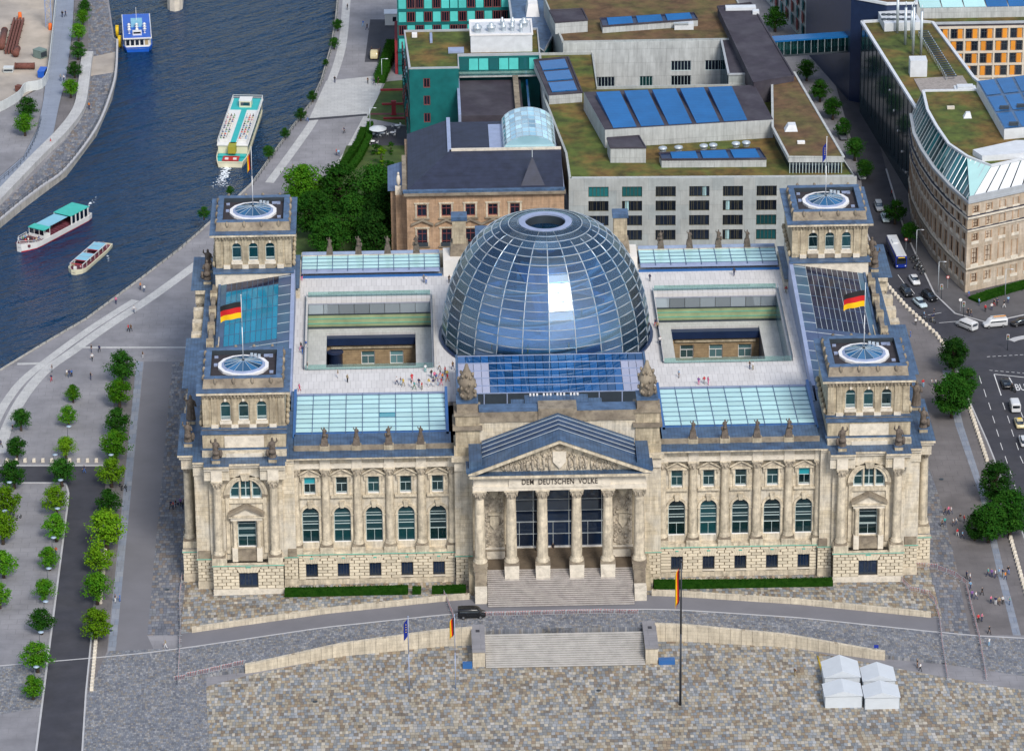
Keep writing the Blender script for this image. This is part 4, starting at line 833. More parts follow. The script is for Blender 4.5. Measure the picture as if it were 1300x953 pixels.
def ribbon(mb, pts, w, z0, z1, mt, px=True, zz=0.0):
    P = [Vector(XY(*q, zz)) if px else Vector(q) for q in pts]; Lf = []; Rt = []
    for i, p in enumerate(P):
        d = (P[min(i+1, len(P)-1)]-P[max(i-1, 0)]).normalized(); n = Vector((-d.y, d.x)); Lf.append(p+n*w/2); Rt.append(p-n*w/2)
    for i in range(len(P)-1):
        a, b, c, d = Lf[i], Lf[i+1], Rt[i+1], Rt[i]
        mb.add([(a.x, a.y, z0), (b.x, b.y, z0), (c.x, c.y, z0), (d.x, d.y, z0), (a.x, a.y, z1), (b.x, b.y, z1), (c.x, c.y, z1), (d.x, d.y, z1)],
               [(0, 1, 2, 3), (7, 6, 5, 4), (0, 4, 5, 1), (1, 5, 6, 2), (2, 6, 7, 3), (3, 7, 4, 0)], mt)
    return mb
def smooth(pts, n=5):
    out = []
    for i in range(len(pts)-1):
        p0, p1, p2, p3 = pts[max(i-1, 0)], pts[i], pts[i+1], pts[min(i+2, len(pts)-1)]
        for k in range(n):
            t = k/n; out.append(tuple(.5*((2*p1[j])+(-p0[j]+p2[j])*t+(2*p0[j]-5*p1[j]+4*p2[j]-p3[j])*t*t+(-p0[j]+3*p1[j]-3*p2[j]+p3[j])*t**3) for j in (0, 1)))
    return out+[pts[-1]]
# ---- left: square by the river
m = MB(); ribbon(m, SQ[1:-2], .6, -.1, .12, 'quay_wall', False); struct('quay_edge', m)
m = MB(); ribbon(m, smooth([(262, 326), (241, 342), (190, 379), (135, 415), (92, 446), (56, 472), (28, 506), (8, 545), (0, 575)]), 2.3, -.02, .022, 'light_slab'); struct('paving_band', m)
m = MB(); ribbon(m, smooth([(172, 381), (120, 414), (70, 450), (30, 482), (6, 513), (-8, 540)]), 1.9, -.02, .026, 'light_slab'); struct('paving_band', m)
m = MB(); ribbon(m, [(22, 462), (60, 461)], 1.0, -.02, .03, 'light_slab'); ribbon(m, [(100, 441), (262, 441)], .7, -.02, .03, 'light_slab'); struct('paving_band', m)
flat('path', [(183, 459), (219, 459), (187, 806), (196, 826), (139, 826), (147, 806)], 'path_grey')
flat('paving_strip', [(173, 459), (182, 459), (147, 826), (137, 826)], 'slab')
flat('paving', [(219, 459), (285, 459), (285, 640), (236, 735), (230, 806), (187, 806)], 'cobble_blue')
flat('ramp_apron', [(139, 826), (233, 822), (262, 857), (262, 880), (266, 960), (100, 960), (112, 880)], 'setts', lift=.026)
flat('side_pavement', [(150, 470), (172, 470), (136, 826), (112, 880), (112, 800), (128, 640)], 'plaza_dark', lift=.02)
flat('road', [(-60, 592), (137, 592), (128, 660), (109, 880), (104, 960), (46, 960), (57, 866), (86, 640), (88, 622), (84, 612), (-60, 612)], 'asphalt', lift=.03)
m = MB(); ribbon(m, [(86, 640), (57, 866), (45, 960)], .35, -.02, .14, 'kerb'); ribbon(m, [(-60, 613), (78, 613), (84, 616), (87, 626), (86, 640)], .35, -.02, .14, 'kerb'); ribbon(m, [(-60, 591), (137, 591)], .3, -.02, .13, 'kerb'); ribbon(m, [(117, 800), (109, 880), (104, 960)], .3, -.02, .13, 'kerb'); struct('kerb', m)
# ---- ramp before the front steps: rises from both sides to the portico
def pl(x, tab):
    x = abs(x)
    for (a, b), (c, d) in zip(tab, tab[1:]):
        if x <= c: return b+(d-b)*max(0, (x-a))/(c-a)
    return tab[-1][1]
YU = [(0, -8.4), (16, -8.5), (22, -8.8), (43, -11), (66, -15.2), (80, -18.4)]
YC = [(0, -13.8), (22, -14.2), (43, -16.4), (66, -20.9), (83, -23.8), (120, -29)]
YL = [(0, -20.8), (22, -21.7), (40, -24.8), (55, -30.2), (68, -33.3), (80, -38), (120, -52)]
RZ = lambda x: 2.5*max(0, min(1, (74-abs(x))/58))
XS = [i*3 for i in range(-34, 35)]
def strip(name, fa, fb, mt, up=0.0, rng=(-102, 102), za=RZ):
    m = MB(); q = [x for x in XS if rng[0] <= x <= rng[1]]
    for a, b in zip(q, q[1:]):
        vs = [(a, fa(a), za(a)+up), (b, fa(b), za(b)+up), (b, fb(b), za(b)+up), (a, fb(a), za(a)+up)]
        m.add(vs, [(3, 2, 1, 0)], mt); m.add([(x, y, -.3) for x, y, z in vs]+vs, [(3, 7, 4, 0), (0, 4, 5, 1), (1, 5, 6, 2), (2, 6, 7, 3)], mt)
    return struct(name, m)
yu, yc, yl = (lambda x: pl(x, YU)), (lambda x: pl(x, YC)), (lambda x: pl(x, YL))
strip('ramp_pavement', lambda x: yu(x)+.3, lambda x: yc(x)+.15, 'path_grey', .012, (-69, 69))
strip('ramp_road', lambda x: yc(x)-.15, yl, 'setts', .014)
strip('ramp_kerb', lambda x: yc(x)+.15, lambda x: yc(x)-.15, 'kerb', .06)
def wall_line(name, f, x0, x1, h0, h1, th, mt, base=-.5, label=None):
    m = MB(); n = max(2, int(abs(x1-x0)/1.9)); q = [x0+(x1-x0)*i/n for i in range(n+1)]
    root = thing(name, label, 'wall')
    for a, b in zip(q, q[1:]):
        a, b = min(a, b)+.02, max(a, b)-.02; m = MB(); za, zb = RZ(a), RZ(b)
        m.add([(a, f(a)-th, base), (b, f(b)-th, base), (b, f(b), base), (a, f(a), base), (a, f(a)-th, za+h0), (b, f(b)-th, zb+h0), (b, f(b), zb+h0), (a, f(a), za+h0)],
              [(0, 3, 2, 1), (4, 5, 6, 7), (0, 1, 5, 4), (1, 2, 6, 5), (2, 3, 7, 6), (3, 0, 4, 7)], mt); ob('stone', m, root)
    return root
wall_line('low_wall', lambda x: yu(x)+.5, -67, -16.6, 1.05, 1.05, .55, 'cream_wall', label='low cream stone wall along the ramp left of the steps, below the hedge')
wall_line('low_wall', lambda x: yu(x)+.5, 16.6, 67, 1.05, 1.05, .55, 'cream_wall', label='low cream stone wall along the ramp right of the steps, below the hedge')
wall_line('retaining_wall', lambda x: yl(x)+.1, -57, -16.4, 1.0, 1.0, .7, 'cream_wall', label='cream retaining wall of the ramp left of the lower steps')
wall_line('retaining_wall', lambda x: yl(x)+.1, 16.4, 57, 1.0, 1.0, .7, 'cream_wall', label='cream retaining wall of the ramp right of the lower steps')
# garden strip between the ramp wall and the building
m = MB(); q = [x for x in range(-69, 70, 3)]
gz = lambda x, y: max(0.03, RZ(x)*.9*min(1, max(0, (1.5-y)/6)))
for a, b in zip(q, q[1:]):
    ys = lambda x: [yu(x)+.4, -6.0, -3.5, -1, 1.5, 6.0]
    A, B = ys(a), ys(b)
    for i in range(5): m.add([(a, A[i], gz(a, A[i])), (b, B[i], gz(b, B[i])), (b, B[i+1], gz(b, B[i+1])), (a, A[i+1], gz(a, A[i+1]))], [(0, 1, 2, 3)], 'cobble_warm')
struct('garden_paving', m)
# lower steps and their end blocks
mat('step_stone2', (.46, .44, .41), .85, var=.14, vscale=.6, dirt=.2)
LS = thing('lower_stairs', 'broad pale stone steps leading down from the ramp, flanked by blocks', 'stairs')
n = 15; sm = MB(); sm.box(-14.2, 14.2, -.07, .56, -.07, 0, 'step_stone2'); sm.box(-14.18, 14.18, .03, .58, -1.6, -.07, 'step_riser_shaded')
sm = sm.mesh('step')
for i in range(n): link('step', sm, LS, (0, -31.2+i*.56, .05+(i+1)*2.45/n))
for s in (-1, 1):
    m = MB(); m.box(s*14.3, s*16.5, -30.6, -20.4, -.5, 3.0, 'cream_wall'); m.box(s*14.2, s*16.6, -30.8, -20.3, 3.0, 3.3, 'plaza'); m.box(s*15.1, s*15.8, -23.4, -22.5, 3.3, 3.36, 'asphalt'); ob('end_block', m, LS)
    m = MB(); m.box(s*16.6, s*(18.3 if s < 0 else 19.5), -31.2, -30.0, .0, .9, 'blue_strip'); ob('cellar_hatch', m, LS)
flat('forecourt', [(-57, -32.2), (-64, -36), (-66, -60), (-140, -60), (-140, -120), (140, -120), (140, -60), (110, -55), (72, -40.5), (60, -35), (40, -25.2), (17, -21.5), (-17, -21.5), (-40, -25.2)], 'cobble_warm', 0, False, .008)
# ---- right: pavement, street, crossing
flat('pavement', [(1096, 290), (1125, 361), (1150, 390), (1188, 424), (1212, 468), (1232, 517), (1251, 560), (1283, 640), (1310, 716), (1330, 806), (1225, 806), (1150, 800), (1120, 640), (1080, 290)], 'plaza_dark', lift=.008)
flat('paving', [(1150, 560), (1172, 575), (1178, 590), (1192, 629), (1212, 707), (1219, 745), (1232, 806), (1150, 806), (1120, 735), (1120, 560)], 'cobble_blue', lift=.02)
flat('paving_strip', [(1196, 470), (1207, 470), (1223, 540), (1252, 629), (1275, 726), (1296, 806), (1286, 806), (1266, 726), (1244, 629), (1213, 540)], 'slab', lift=.024)
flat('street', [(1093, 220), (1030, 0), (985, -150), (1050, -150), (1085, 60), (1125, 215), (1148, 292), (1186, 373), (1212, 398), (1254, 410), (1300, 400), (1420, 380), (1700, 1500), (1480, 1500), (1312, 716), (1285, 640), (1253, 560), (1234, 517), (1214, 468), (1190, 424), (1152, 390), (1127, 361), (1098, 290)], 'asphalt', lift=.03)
flat('pavement', [(1125, 215), (1148, 292), (1186, 373), (1212, 397), (1254, 409), (1300, 399), (1420, 378), (1500, 250), (1300, 200), (1150, 200), (1105, 60), (1085, 60)], 'plaza_shaded', lift=.13)
m = MB(); ribbon(m, [(1098, 290), (1127, 361), (1152, 390), (1190, 424), (1214, 468), (1234, 517), (1253, 560), (1285, 640), (1312, 716), (1345, 830)], .3, -.02, .13, 'kerb'); ribbon(m, [(1125, 215), (1148, 292), (1186, 373), (1212, 398), (1254, 410), (1300, 400)], .35, -.02, .145, 'kerb'); struct('kerb', m)
def dashes(name, pts, w=.12, px=True):
    m = MB()
    for a, b in pts: ribbon(m, [a, b], w, .034, .04, 'road_paint', px)
    return struct(name, m)
dashes('lane_marking', [((1243, 477), (1246, 487)), ((1249, 494), (1252, 504)), ((1255, 511), (1258, 520)), ((1260, 528), (1263, 537)), ((1265, 545), (1268, 554)), ((1270, 562), (1273, 571)), ((1276, 579), (1279, 588)), ((1282, 597), (1285, 606)), ((1288, 615), (1291, 625)),
                        ((1273, 511), (1276, 520)), ((1279, 528), (1282, 537)), ((1284, 545), (1287, 554)), ((1290, 562), (1293, 571)), ((1295, 579), (1299, 588)), ((1296, 523), (1299, 530)), ((1131, 325), (1137, 336)), ((1140, 349), (1148, 360)), ((1155, 365), (1161, 373))])
dashes('stop_line', [((1262, 475), (1300, 479)), ((1262, 475), (1271, 502)), ((1281, 479), (1285, 486))], .2)
dashes('crossing_marking', [((1253+i*7, 453-i*.4), (1257+i*7, 452.7-i*.4)) for i in range(7)]+[((1256+i*7, 470+i*.6), (1260+i*7, 470.4+i*.6)) for i in range(7)]+[((1192, 410), (1215, 408)), ((1178, 400), (1195, 397))], .14)
# traffic island and the word on the bus lane
m = MB(); ribbon(m, smooth([(1284, 433), (1292, 430), (1310, 427), (1340, 424)]), 1.5, .03, .14, 'kerb'); struct('traffic_island', m)
fc = bpy.data.curves.new('lane_word', 'FONT'); fc.body = 'BUS'; fc.size = 1; fc.align_x = 'CENTER'; fc.align_y = 'CENTER'; to = bpy.data.objects.new('t', fc); COL.objects.link(to); dg = bpy.context.evaluated_depsgraph_get(); dg.update()
tm = bpy.data.meshes.new_from_object(to.evaluated_get(dg)); bpy.data.objects.remove(to); tm.materials.clear(); tm.materials.append(MATS['road_paint'])
pw = at(1298, 492); dv = (at(1258, 520)-at(1249, 494)).normalized(); ang = math.atan2(-dv.x, dv.y)
tm.transform(Matrix.Diagonal((1.75, 4.6, 1, 1))); o = link('lane_word', tm, None, (pw.x, pw.y, .037), rz=math.atan2(dv.y, dv.x)-math.pi/2+math.pi, kind='structure')
# ---- far bank and promenade
flat('promenade', [(320, 236), (371, 164), (396, 131), (409, 103), (421, 60), (429, 0), (432, -60), (500, -60), (492, 40), (480, 100), (467, 146), (444, 190), (425, 220), (405, 260), (330, 262)], 'plaza', lift=.008)
m = MB(); ribbon(m, smooth([(342, 232), (378, 183), (400, 150), (418, 110), (434, 60), (440, 0), (442, -40)]), 2.0, -.02, .026, 'light_slab'); ribbon(m, [(425, 218), (444, 190), (467, 147), (482, 102)], 1.8, -.02, .026, 'light_slab'); struct('paving_band', m)
flat('promenade_slabs', [(414, 103), (482, 96), (466, 148), (392, 152)], 'light_slab', lift=.018)
m = MB(); ribbon(m, [(391, 152), (466, 146)], 1.4, -.02, .03, 'asphalt'); struct('paving_band', m)
flat('side_street', [(470, 25), (505, 25), (500, 70), (483, 79), (463, 79)], 'asphalt', lift=.02)
flat('lawn', [(490, 104), (530, 100), (530, 162), (466, 150)], 'lawn', lift=.03)
m = MB(); ribbon(m, [(470, 145), (530, 145)], 1.2, 0, .06, 'path_red'); struct('garden_path', m)
flat('terrace_court', [(468, 160), (516, 160), (516, 186), (460, 186)], 'asphalt', lift=.03)
flat('garden_ground', [(440, 185), (520, 185), (520, 330), (350, 330), (350, 250), (425, 222)], 'lawn', lift=.035)
# north bank: lower quay walk, bevelled wall, upper promenade, building site
zq = -1.0
flat('quay_walk', [(-60, 320), (0, 278), (28, 255), (53, 236), (84, 213), (121, 163), (140, 118), (146.5, 89), (148, 51), (143, 48), (136, 0), (130, -60), (100, -60), (113, 0), (112, 70), (108, 105), (104, 140), (88, 172), (50, 215), (0, 262), (-60, 300)], 'cobble_blue', zq, lift=.01)
m = MB(); ribbon(m, smooth([(-30, 303), (0, 279.5), (28, 256.5), (53, 237.5), (84, 214.5), (122, 164), (141, 118.5), (147.5, 89), (149, 51)]), .5, zq-.05, zq+.35, 'kerb', zz=zq); struct('quay_edge', m)
flat('quay_ramp', [(115, 73), (147, 66), (146, 92), (113, 97)], 'sand', zq, lift=.03)
m = MB(); ribbon(m, smooth([(-30, 285), (0, 253), (45, 206), (80, 171), (100, 143), (106, 115), (110, 82), (112, 72)]), 2.6, zq-.1, .35, 'light_slab', zz=zq); struct('retaining_kerb', m)
flat('upper_promenade', [(72, -60), (97, -60), (92, 40), (84, 100), (75, 135), (68, 170), (40, 210), (0, 247), (-60, 300), (-60, 240), (0, 226), (30, 200), (48, 165), (55, 130), (60, 90), (66, 50)], 'walk_blue', zq, lift=.35)
flat('tree_strip', [(97, -60), (113, -60), (112, 70), (108, 100), (100, 140), (78, 170), (68, 170), (76, 135), (85, 100), (93, 40)], 'plaza_dark', zq, lift=.3)
flat('building_site', [(-60, -60), (74, -60), (68, 50), (61, 90), (56, 108), (40, 118), (20, 130), (-60, 140)], 'sand', zq, lift=.3)
flat('site_pavement', [(-60, 142), (20, 132), (56, 110), (54, 132), (47, 165), (30, 199), (0, 225), (-60, 238)], 'plaza', zq, lift=.28)
# ================================================================== buildings behind
mat('concrete', (.34, .375, .375), .85, var=.13, vscale=.3, streak=.12, brick=('wall', 4.4, 3.3, (.40, .415, .40), (.25, .26, .255), .025), dirt=.15)
mat('concrete_light', (.44, .46, .455), .85, var=.12, vscale=.4, streak=.2, brick=('wall', 2.9, 3.3, (.46, .48, .475), (.33, .345, .34), .04))
mat('sedum', (.07, .095, .016), .95, var=.6, vscale=.3, col2=(.14, .085, .022), bump=.5, bscale=2)
mat('sedum_brown', (.12, .068, .032), .95, var=.45, vscale=.35, col2=(.10, .085, .026), bump=.5, bscale=2)
mat('flat_roof_dark', (.038, .032, .046), .85, var=.2, vscale=.4, col2=(.06, .055, .07))
mat('slate', (.022, .028, .055), .6, var=.3, vscale=.5, wave=(2, .35, .25))
mat('sandstone', (.44, .285, .175), .85, var=.14, vscale=.4, brick=('wall', 1.8, .62, (.50, .335, .215), (.28, .18, .11), .012), dirt=.35, streak=.25)
mat('teal_wall', (.008, .13, .13), .4, var=.2, vscale=.4)
mat('teal_panel', (.10, .56, .52), .35, var=.08, per_object=.12)
mat('red_frame', (.20, .05, .05), .6, var=.1)
mat('panel_blue', (.012, .13, .36), .2, .1, var=.12, vscale=.25, wave=(1, .9, .25), per_object=.08)
mat('limestone', (.50, .42, .33), .85, var=.15, vscale=.4, brick=('wall', 1.6, .7, (.56, .48, .39), (.34, .28, .21), .012), dirt=.3, streak=.2, col2=(.46, .37, .27))
mat('dark_glass_wall', (.004, .03, .042), .10, 0, var=.3, vscale=.06, spec=.8)
mat('orange', (.70, .27, .025), .6, var=.08, per_object=.1)
mat('grid_cream', (.62, .55, .45), .8, var=.08)
mat('white_metal', (.66, .69, .72), .5, .1, var=.1, wave=None)
mat('brown_frame', (.10, .05, .025), .6, var=.15)
mat('olive_frame', (.10, .09, .05), .6, var=.1)
mat('blind', (.35, .55, .58), .6, var=.1)
mat('red_wall', (.25, .02, .03), .7, var=.15)
mat('gravel', (.30, .27, .25), .95, var=.25, vscale=2)
mat('zinc_dark2', (.10, .15, .26), .45, .2, var=.2, wave=(0, .7, .35))
glass('bridge_glass', (.2, .55, .5), .1, .03)
mat('parapet_grey', (.40, .43, .46), .6, .1, var=.1)
glass('barrel_glass', (.5, .75, .85), .3, .05, opaque=(.30, .52, .60), per_object=.5)
glass('pane_dark', None, .08, .04, opaque=(.006, .010, .020), per_object=.5)
glass('pane_teal', None, .05, .03, opaque=(.008, .07, .075), per_object=.8)
def W2(px, py, z): p = at(px, py, z); return (p.x, p.y)
def facade(parent, A, B, z0, z1, ops, mt, th=.5, name='wall'):
    """wall from A to B (seen from outside: left to right) with window openings (u, w, zb, zt)"""
    a = Vector(A); d = Vector(B)-a; L_ = d.length; m = MB(); rows = {}
    for o in ops: rows.setdefault((o[2], o[3]), []).append(o)
    zs = sorted(rows); cur = z0
    for i, (zb, zt) in enumerate(zs):
        top = z1 if i == len(zs)-1 else (zt+zs[i+1][0])/2
        wall_open(m, 0, L_, cur, top, 0, th, [(o[0], o[1], zb, zt, False) for o in rows[(zb, zt)]], mt); cur = top
    if not zs: m.box(0, L_, 0, th, z0, z1, mt)
    return ob(name, m, parent, loc=(a.x, a.y, 0), rz=math.atan2(d.y, d.x)), math.atan2(d.y, d.x), L_
def at_u(A, ang, u, inn, z): return (A[0]+math.cos(ang)*u-math.sin(ang)*inn, A[1]+math.sin(ang)*u+math.cos(ang)*inn, z)
def slab(parent, name, pts, z0, z1, wm, rm=None, par=None, ph=.5, pm='parapet_grey', pw=.5):
    m = MB(); m.prism(pts, z0, z1, wm, rm or wm); o = ob(name, m, parent)
    if par:
        m = MB(); ribbon(m, pts+[pts[0]], pw, z1-.1, z1+ph, pm, False); ob('parapet', m, parent)
    return o
# ------------------------------------------------ concrete office block with planted roofs
JB = thing('office_block', 'long grey concrete office block with planted roof and blue sawtooth skylights', 'building')
YF = 149.5; ZR = 22.0
A, B = (7.9, YF), (69.0, 147.6)
ops = []
for u in [6.3+i*7.15 for i in range(8)]:
    for zb in (8.4, 11.75, 15.1, 18.35): ops.append((u, 4.3, zb, zb+2.4))
_, ang, L_ = facade(JB, A, B, 0, ZR+.6, ops, 'concrete', .6)
T_jk = win_tpl(4.3, 2.4, False, [], [(-1.2, .05, 2.3), (-.4, .05, 2.3), (.4, .05, 2.3), (1.2, .05, 2.3), (-1.6, .05, 2.3), (.9, .05, 2.3)], 'pane_dark', 'olive_frame', .07, False)
T_jk2 = win_tpl(4.3, 2.4, False, [], [(-1.2, .05, 2.3), (-.4, .05, 2.3), (.4, .05, 2.3), (1.2, .05, 2.3)], 'pane_teal', 'olive_frame', .07, False)
random.seed(21)
for u, w, zb, zt in ops:
    place(T_jk if random.random() < .78 else T_jk2, at_u(A, ang, u, .35, zb), JB, ang)
    if random.random() < .2: k_ = random.choice((-1.45, .72)); m = MB(); m.box(k_, k_+.75, -.02, -.005, .1, 2.3, 'blind'); ob('window_blind', m, JB, loc=at_u(A, ang, u, .35, zb), rz=ang)
roofpoly = [(8.2, YF+.6), (68.6, 148.2), (66.2, 165), (60.6, 206), (16.5, 206), (16.5, 229), (4.5, 229), (4.5, 200), (8.0, 165)]
slab(JB, 'roof', roofpoly, ZR-8, ZR, 'concrete', 'sedum', True, .6, 'concrete')
m = MB(); ribbon(m, [(8.6, YF+.8), (68.4, 148.4)], .9, ZR+.0, ZR+.62, 'concrete_light', False); ob('parapet', m, JB)
# court: rear range with windows, side range
A2, B2 = (9.8, 229.0), (45.8, 229.0); ops = []
rows = {9.6: (19.5, 25.0, 30.5, 39.5), 13.3: (18.6, 24.2, 30.0, 39.0), 17.3: (24.0, 29.5, 36.5), 21.0: (29.8, 38.8)}
for zb, xs in ((10.4, (12.5, 20.5, 28.5, 38)), (14.0, (11, 20.5, 28.5)), (17.6, (28.5, 36.3))):
    for x in xs: ops.append((x-1.5, 3.0 if x in (12.5, 20.5) else 4.6, zb, zb+2.5))
_, ang, _ = facade(JB, A2, B2, 4, 24.8, ops, 'concrete_light', .5, 'court_wall')
T_jc = win_tpl(4.6, 2.5, False, [], [(-1.5, .05, 2.4), (-.75, .05, 2.4), (0, .05, 2.4), (.75, .05, 2.4), (1.5, .05, 2.4)], 'pane_dark', 'frame', .09, False)
T_jd = win_tpl(3.0, 2.5, False, [], [(-.75, .05, 2.4), (0, .05, 2.4), (.75, .05, 2.4)], 'pane_teal', 'frame', .09, False)
for u, w, zb, zt in ops: place(T_jc if w > 4 else T_jd, at_u(A2, ang, u, .3, zb), JB, ang)
slab(JB, 'rear_roof', [(9.8, 229.5), (46.3, 229.5), (54, 229.5), (51, 262), (6.5, 262)], 4, 24.8, 'concrete', 'sedum_brown', True, .35, 'concrete')
slab(JB, 'side_range', [(46.0, 206.2), (56, 206.2), (53.8, 229.3), (46.0, 229.3)], 4, 24.8, 'concrete', 'flat_roof_dark', True, .3)
m = MB(); m.box(10, 46, 206.3, 229, 3.5, 4, 'plaza'); ob('court_floor', m, JB)
m = MB()
for i in range(8): m.box(45.8, 45.99, 207.5+i*2.7, 209.3+i*2.7, 9, 24.0, 'pane_teal')
ob('court_glazing', m, JB)
# rooftop boxes
def rbox(name, pxs, z1, z0, wm, rm, par=True, pm='flat_roof_dark'):
    return slab(JB, name, [W2(x, y, z1) for x, y in pxs], z0, z1, wm, rm, par, .25, pm, .35)
zt = 26.2; c4 = [W2(741, 117, zt), W2(768, 165, zt), W2(982, 152, zt), W2(958, 108, zt)]
slab(JB, 'skylight_block', c4, ZR, zt, 'concrete_light', 'flat_roof_dark')
def lerp2(a, b, t): return (a[0]+(b[0]-a[0])*t, a[1]+(b[1]-a[1])*t)
def shed(poly, n, z, t0=.03, t1=.97, v0=.1, v1=.92, h=1.1, marg=.08):
    """row of tilted blue skylight panels between the left and right edges of a roof (back-left, front-left, front-right, back-right)"""
    bl, fl, fr, br = poly
    for i in range(n):
        ta, tb = t0+(t1-t0)*(i+marg)/n, t0+(t1-t0)*(i+1-marg)/n; Q = []
        for t, v, zz in ((ta, v1, z+.1), (tb, v1, z+.1), (tb, v0, z+h), (ta, v0, z+h)):
            p = lerp2(lerp2(bl, br, t), lerp2(fl, fr, t), v); Q.append((p[0], p[1], zz))
        m = MB(); m.add(Q+[(x, y, z+.02) for x, y, _ in Q], [(0, 1, 2, 3), (0, 4, 5, 1), (1, 5, 6, 2), (2, 6, 7, 3), (3, 7, 4, 0)], 'panel_blue'); ob('skylight_panel', m, JB)
shed(c4, 5, zt, .04, .86, .16, .97, 1.3)
rbox('stair_head', [(771, 176), (775, 188), (820, 188), (811, 173)], ZR+3.4, ZR, 'concrete_light', 'flat_roof_dark')
q = [(837, 195), (840, 203), (973, 202), (964, 189)]; rbox('roof_trough', q, ZR+1.8, ZR, 'concrete_light', 'navy'); shed([W2(*k, ZR+1.8) for k in q], 3, ZR+1.85, .08, .97, .2, .9, .5)
q = [(678, 77), (697, 121), (739, 118), (721, 73)]; rbox('roof_light_box', q, ZR+2.2, ZR, 'concrete_light', 'flat_roof_dark')
bl, fl, fr, br = [W2(*k, ZR+2.2) for k in q]
for i in range(3):
    v0, v1 = .06+i*.31, .06+i*.31+.25; Q = []
    for t, v in ((.12, v1), (.88, v1), (.88, v0), (.12, v0)): p = lerp2(lerp2(bl, br, t), lerp2(fl, fr, t), v); Q.append((p[0], p[1], ZR+2.45))
    m = MB(); m.add(Q+[(x, y, ZR+2.22) for x, y, _ in Q], [(0, 1, 2, 3), (0, 4, 5, 1), (1, 5, 6, 2), (2, 6, 7, 3), (3, 7, 4, 0)], 'panel_blue'); ob('skylight_panel', m, JB)
q = [(762, 24), (765, 34), (886, 25), (881, 17)]; rbox('roof_trough', q, 26.4, 24.8, 'concrete_light', 'navy'); shed([W2(*k, 26.4) for k in q], 3, 26.45, .04, .97, .2, .9, .5)
rbox('stair_head', [(698, 14), (705, 29), (746, 26), (739, 12)], 27.6, 24.8, 'concrete_light', 'flat_roof_dark')
rbox('dark_roof_block', [(911, 9), (957, 97+9), (1008, 97), (953, 4)], 27.0, 22, 'flat_roof_dark', 'flat_roof_dark')
m = MB(); p = W2(932, 12, 27); m.box(p[0]-2, p[0]+5, p[1]-1, p[1]+1, 27, 27.7, 'white_metal'); m.box(p[0]+4, p[0]+5.5, p[1]-4, p[1]-2.4, 27, 27.8, 'white_metal'); ob('roof_vent', m, JB)
# set-back storey at the street corner with a brown planted roof
zc = 25.8; cp = [W2(981, 162, zc), W2(1001, 199.5, zc), W2(1071, 199.5, zc), W2(1008, 92, zc), W2(980, 95, zc)]
slab(JB, 'corner_storey', [(cp[0][0]+.6, cp[0][1]+.3), (cp[1][0]+.6, cp[1][1]+.6), (cp[2][0]-.6, cp[2][1]+.6), (cp[3][0]-.5, cp[3][1]), cp[4]], ZR, zc-1.2, 'pane_dark')
slab(JB, 'corner_roof', cp, zc-1.2, zc, 'concrete_light', 'sedum_brown', True, .2, 'concrete_light', .5)
m = MB()
for i in range(17): t = (i+.5)/17; p = lerp2(cp[1], cp[2], t); m.box(p[0]-.07, p[0]+.07, p[1]+.25, p[1]+.55, ZR, zc-1.2, 'frame')
ob('mullions', m, JB)
m = MB(); p = W2(1004, 165, zc); m.frus((p[0]-1.4, p[0]+1.4, p[1]-1.2, p[1]+1.2), (p[0]-.6, p[0]+1.0, p[1]-.8, p[1]+1.0), zc, zc+1.4, 'white_metal'); p = W2(1017, 182, zc); m.box(p[0]-.8, p[0]+.8, p[1]-.5, p[1]+.5, zc, zc+.5, 'white_paint'); ob('roof_vent', m, JB)
for px, py in ((842, 196), (862, 195), (894, 193), (906, 192), (935, 190), (948, 189)):
    p = W2(px, py-3, ZR+1.8); m = MB(); m.lathe([(.75, 0), (.75, .5), (1.0, .55), (.9, .9), (.3, 1.1)], (p[0], p[1]+1.5, ZR+1.4), 10, 'steel'); ob('fan_cowl', m, JB)
p = W2(868, 36, 24.8); m = MB(); m.box(p[0]-2.2, p[0]+2.2, p[1]-1.2, p[1]+1.2, 24.8, 26.2, 'white_metal'); m.box(p[0]-2.4, p[0]+1.0, p[1]-1.5, p[1]-.9, 26.2, 26.6, 'steel'); ob('cooling_unit', m, JB)
# ------------------------------------------------ sandstone palace with slate roof
PA = thing('palace', 'brown sandstone palace with dark slate hipped roof and barrel glass skylight', 'building')
YP = 149.6; ZE = 19.6; A, B = (-26.6, YP), (6.9, YP)
ops = [(u, 2.0, 14.6, 17.2) for u in (3.2, 8.4, 13.5, 18.3, 23.0)]+[(u, 2.1, 8.2, 11.6) for u in (3.2, 8.4, 13.5, 18.3, 23.0)]
facade(PA, A, B, 0, ZE, ops, 'sandstone', .7)
T_pa = win_tpl(2.0, 2.6, False, [1.7], [(0, .05, 2.5)], 'pane_dark', 'red_frame', .1, False); T_pb = win_tpl(2.1, 3.4, False, [2.3, .6], [(0, .05, 3.3)], 'pane_dark', 'red_frame', .1, False)
for u, w, zb, zt_ in ops:
    place(T_pa if zb > 10 else T_pb, (A[0]+u, YP+.35, zb), PA); x = A[0]+u; m = MB()
    m.box(x-1.45, x-1.06, YP-.15, YP+.01, zb-.3, zt_+.3, 'stone_trim'); m.box(x+1.06, x+1.45, YP-.15, YP+.01, zb-.3, zt_+.3, 'stone_trim'); m.box(x-1.6, x+1.6, YP-.25, YP, zt_+.3, zt_+.6, 'stone_trim'); m.box(x-1.7, x+1.7, YP-.4, YP, zb-.6, zb-.31, 'stone_dark')
    if zb < 10:
        for s in (-1, 1): m.ext([(x+s*2.4, zt_+1.0), (x, zt_+2.1), (x, zt_+2.5), (x+s*2.4, zt_+1.4)], YP-.6, YP, 'stone_dark')
        m.box(x-1.2, x+1.2, YP-.5, YP-.41, zb-.3, zb+.6, 'steel_dark')
    ob('window_surround', m, PA)
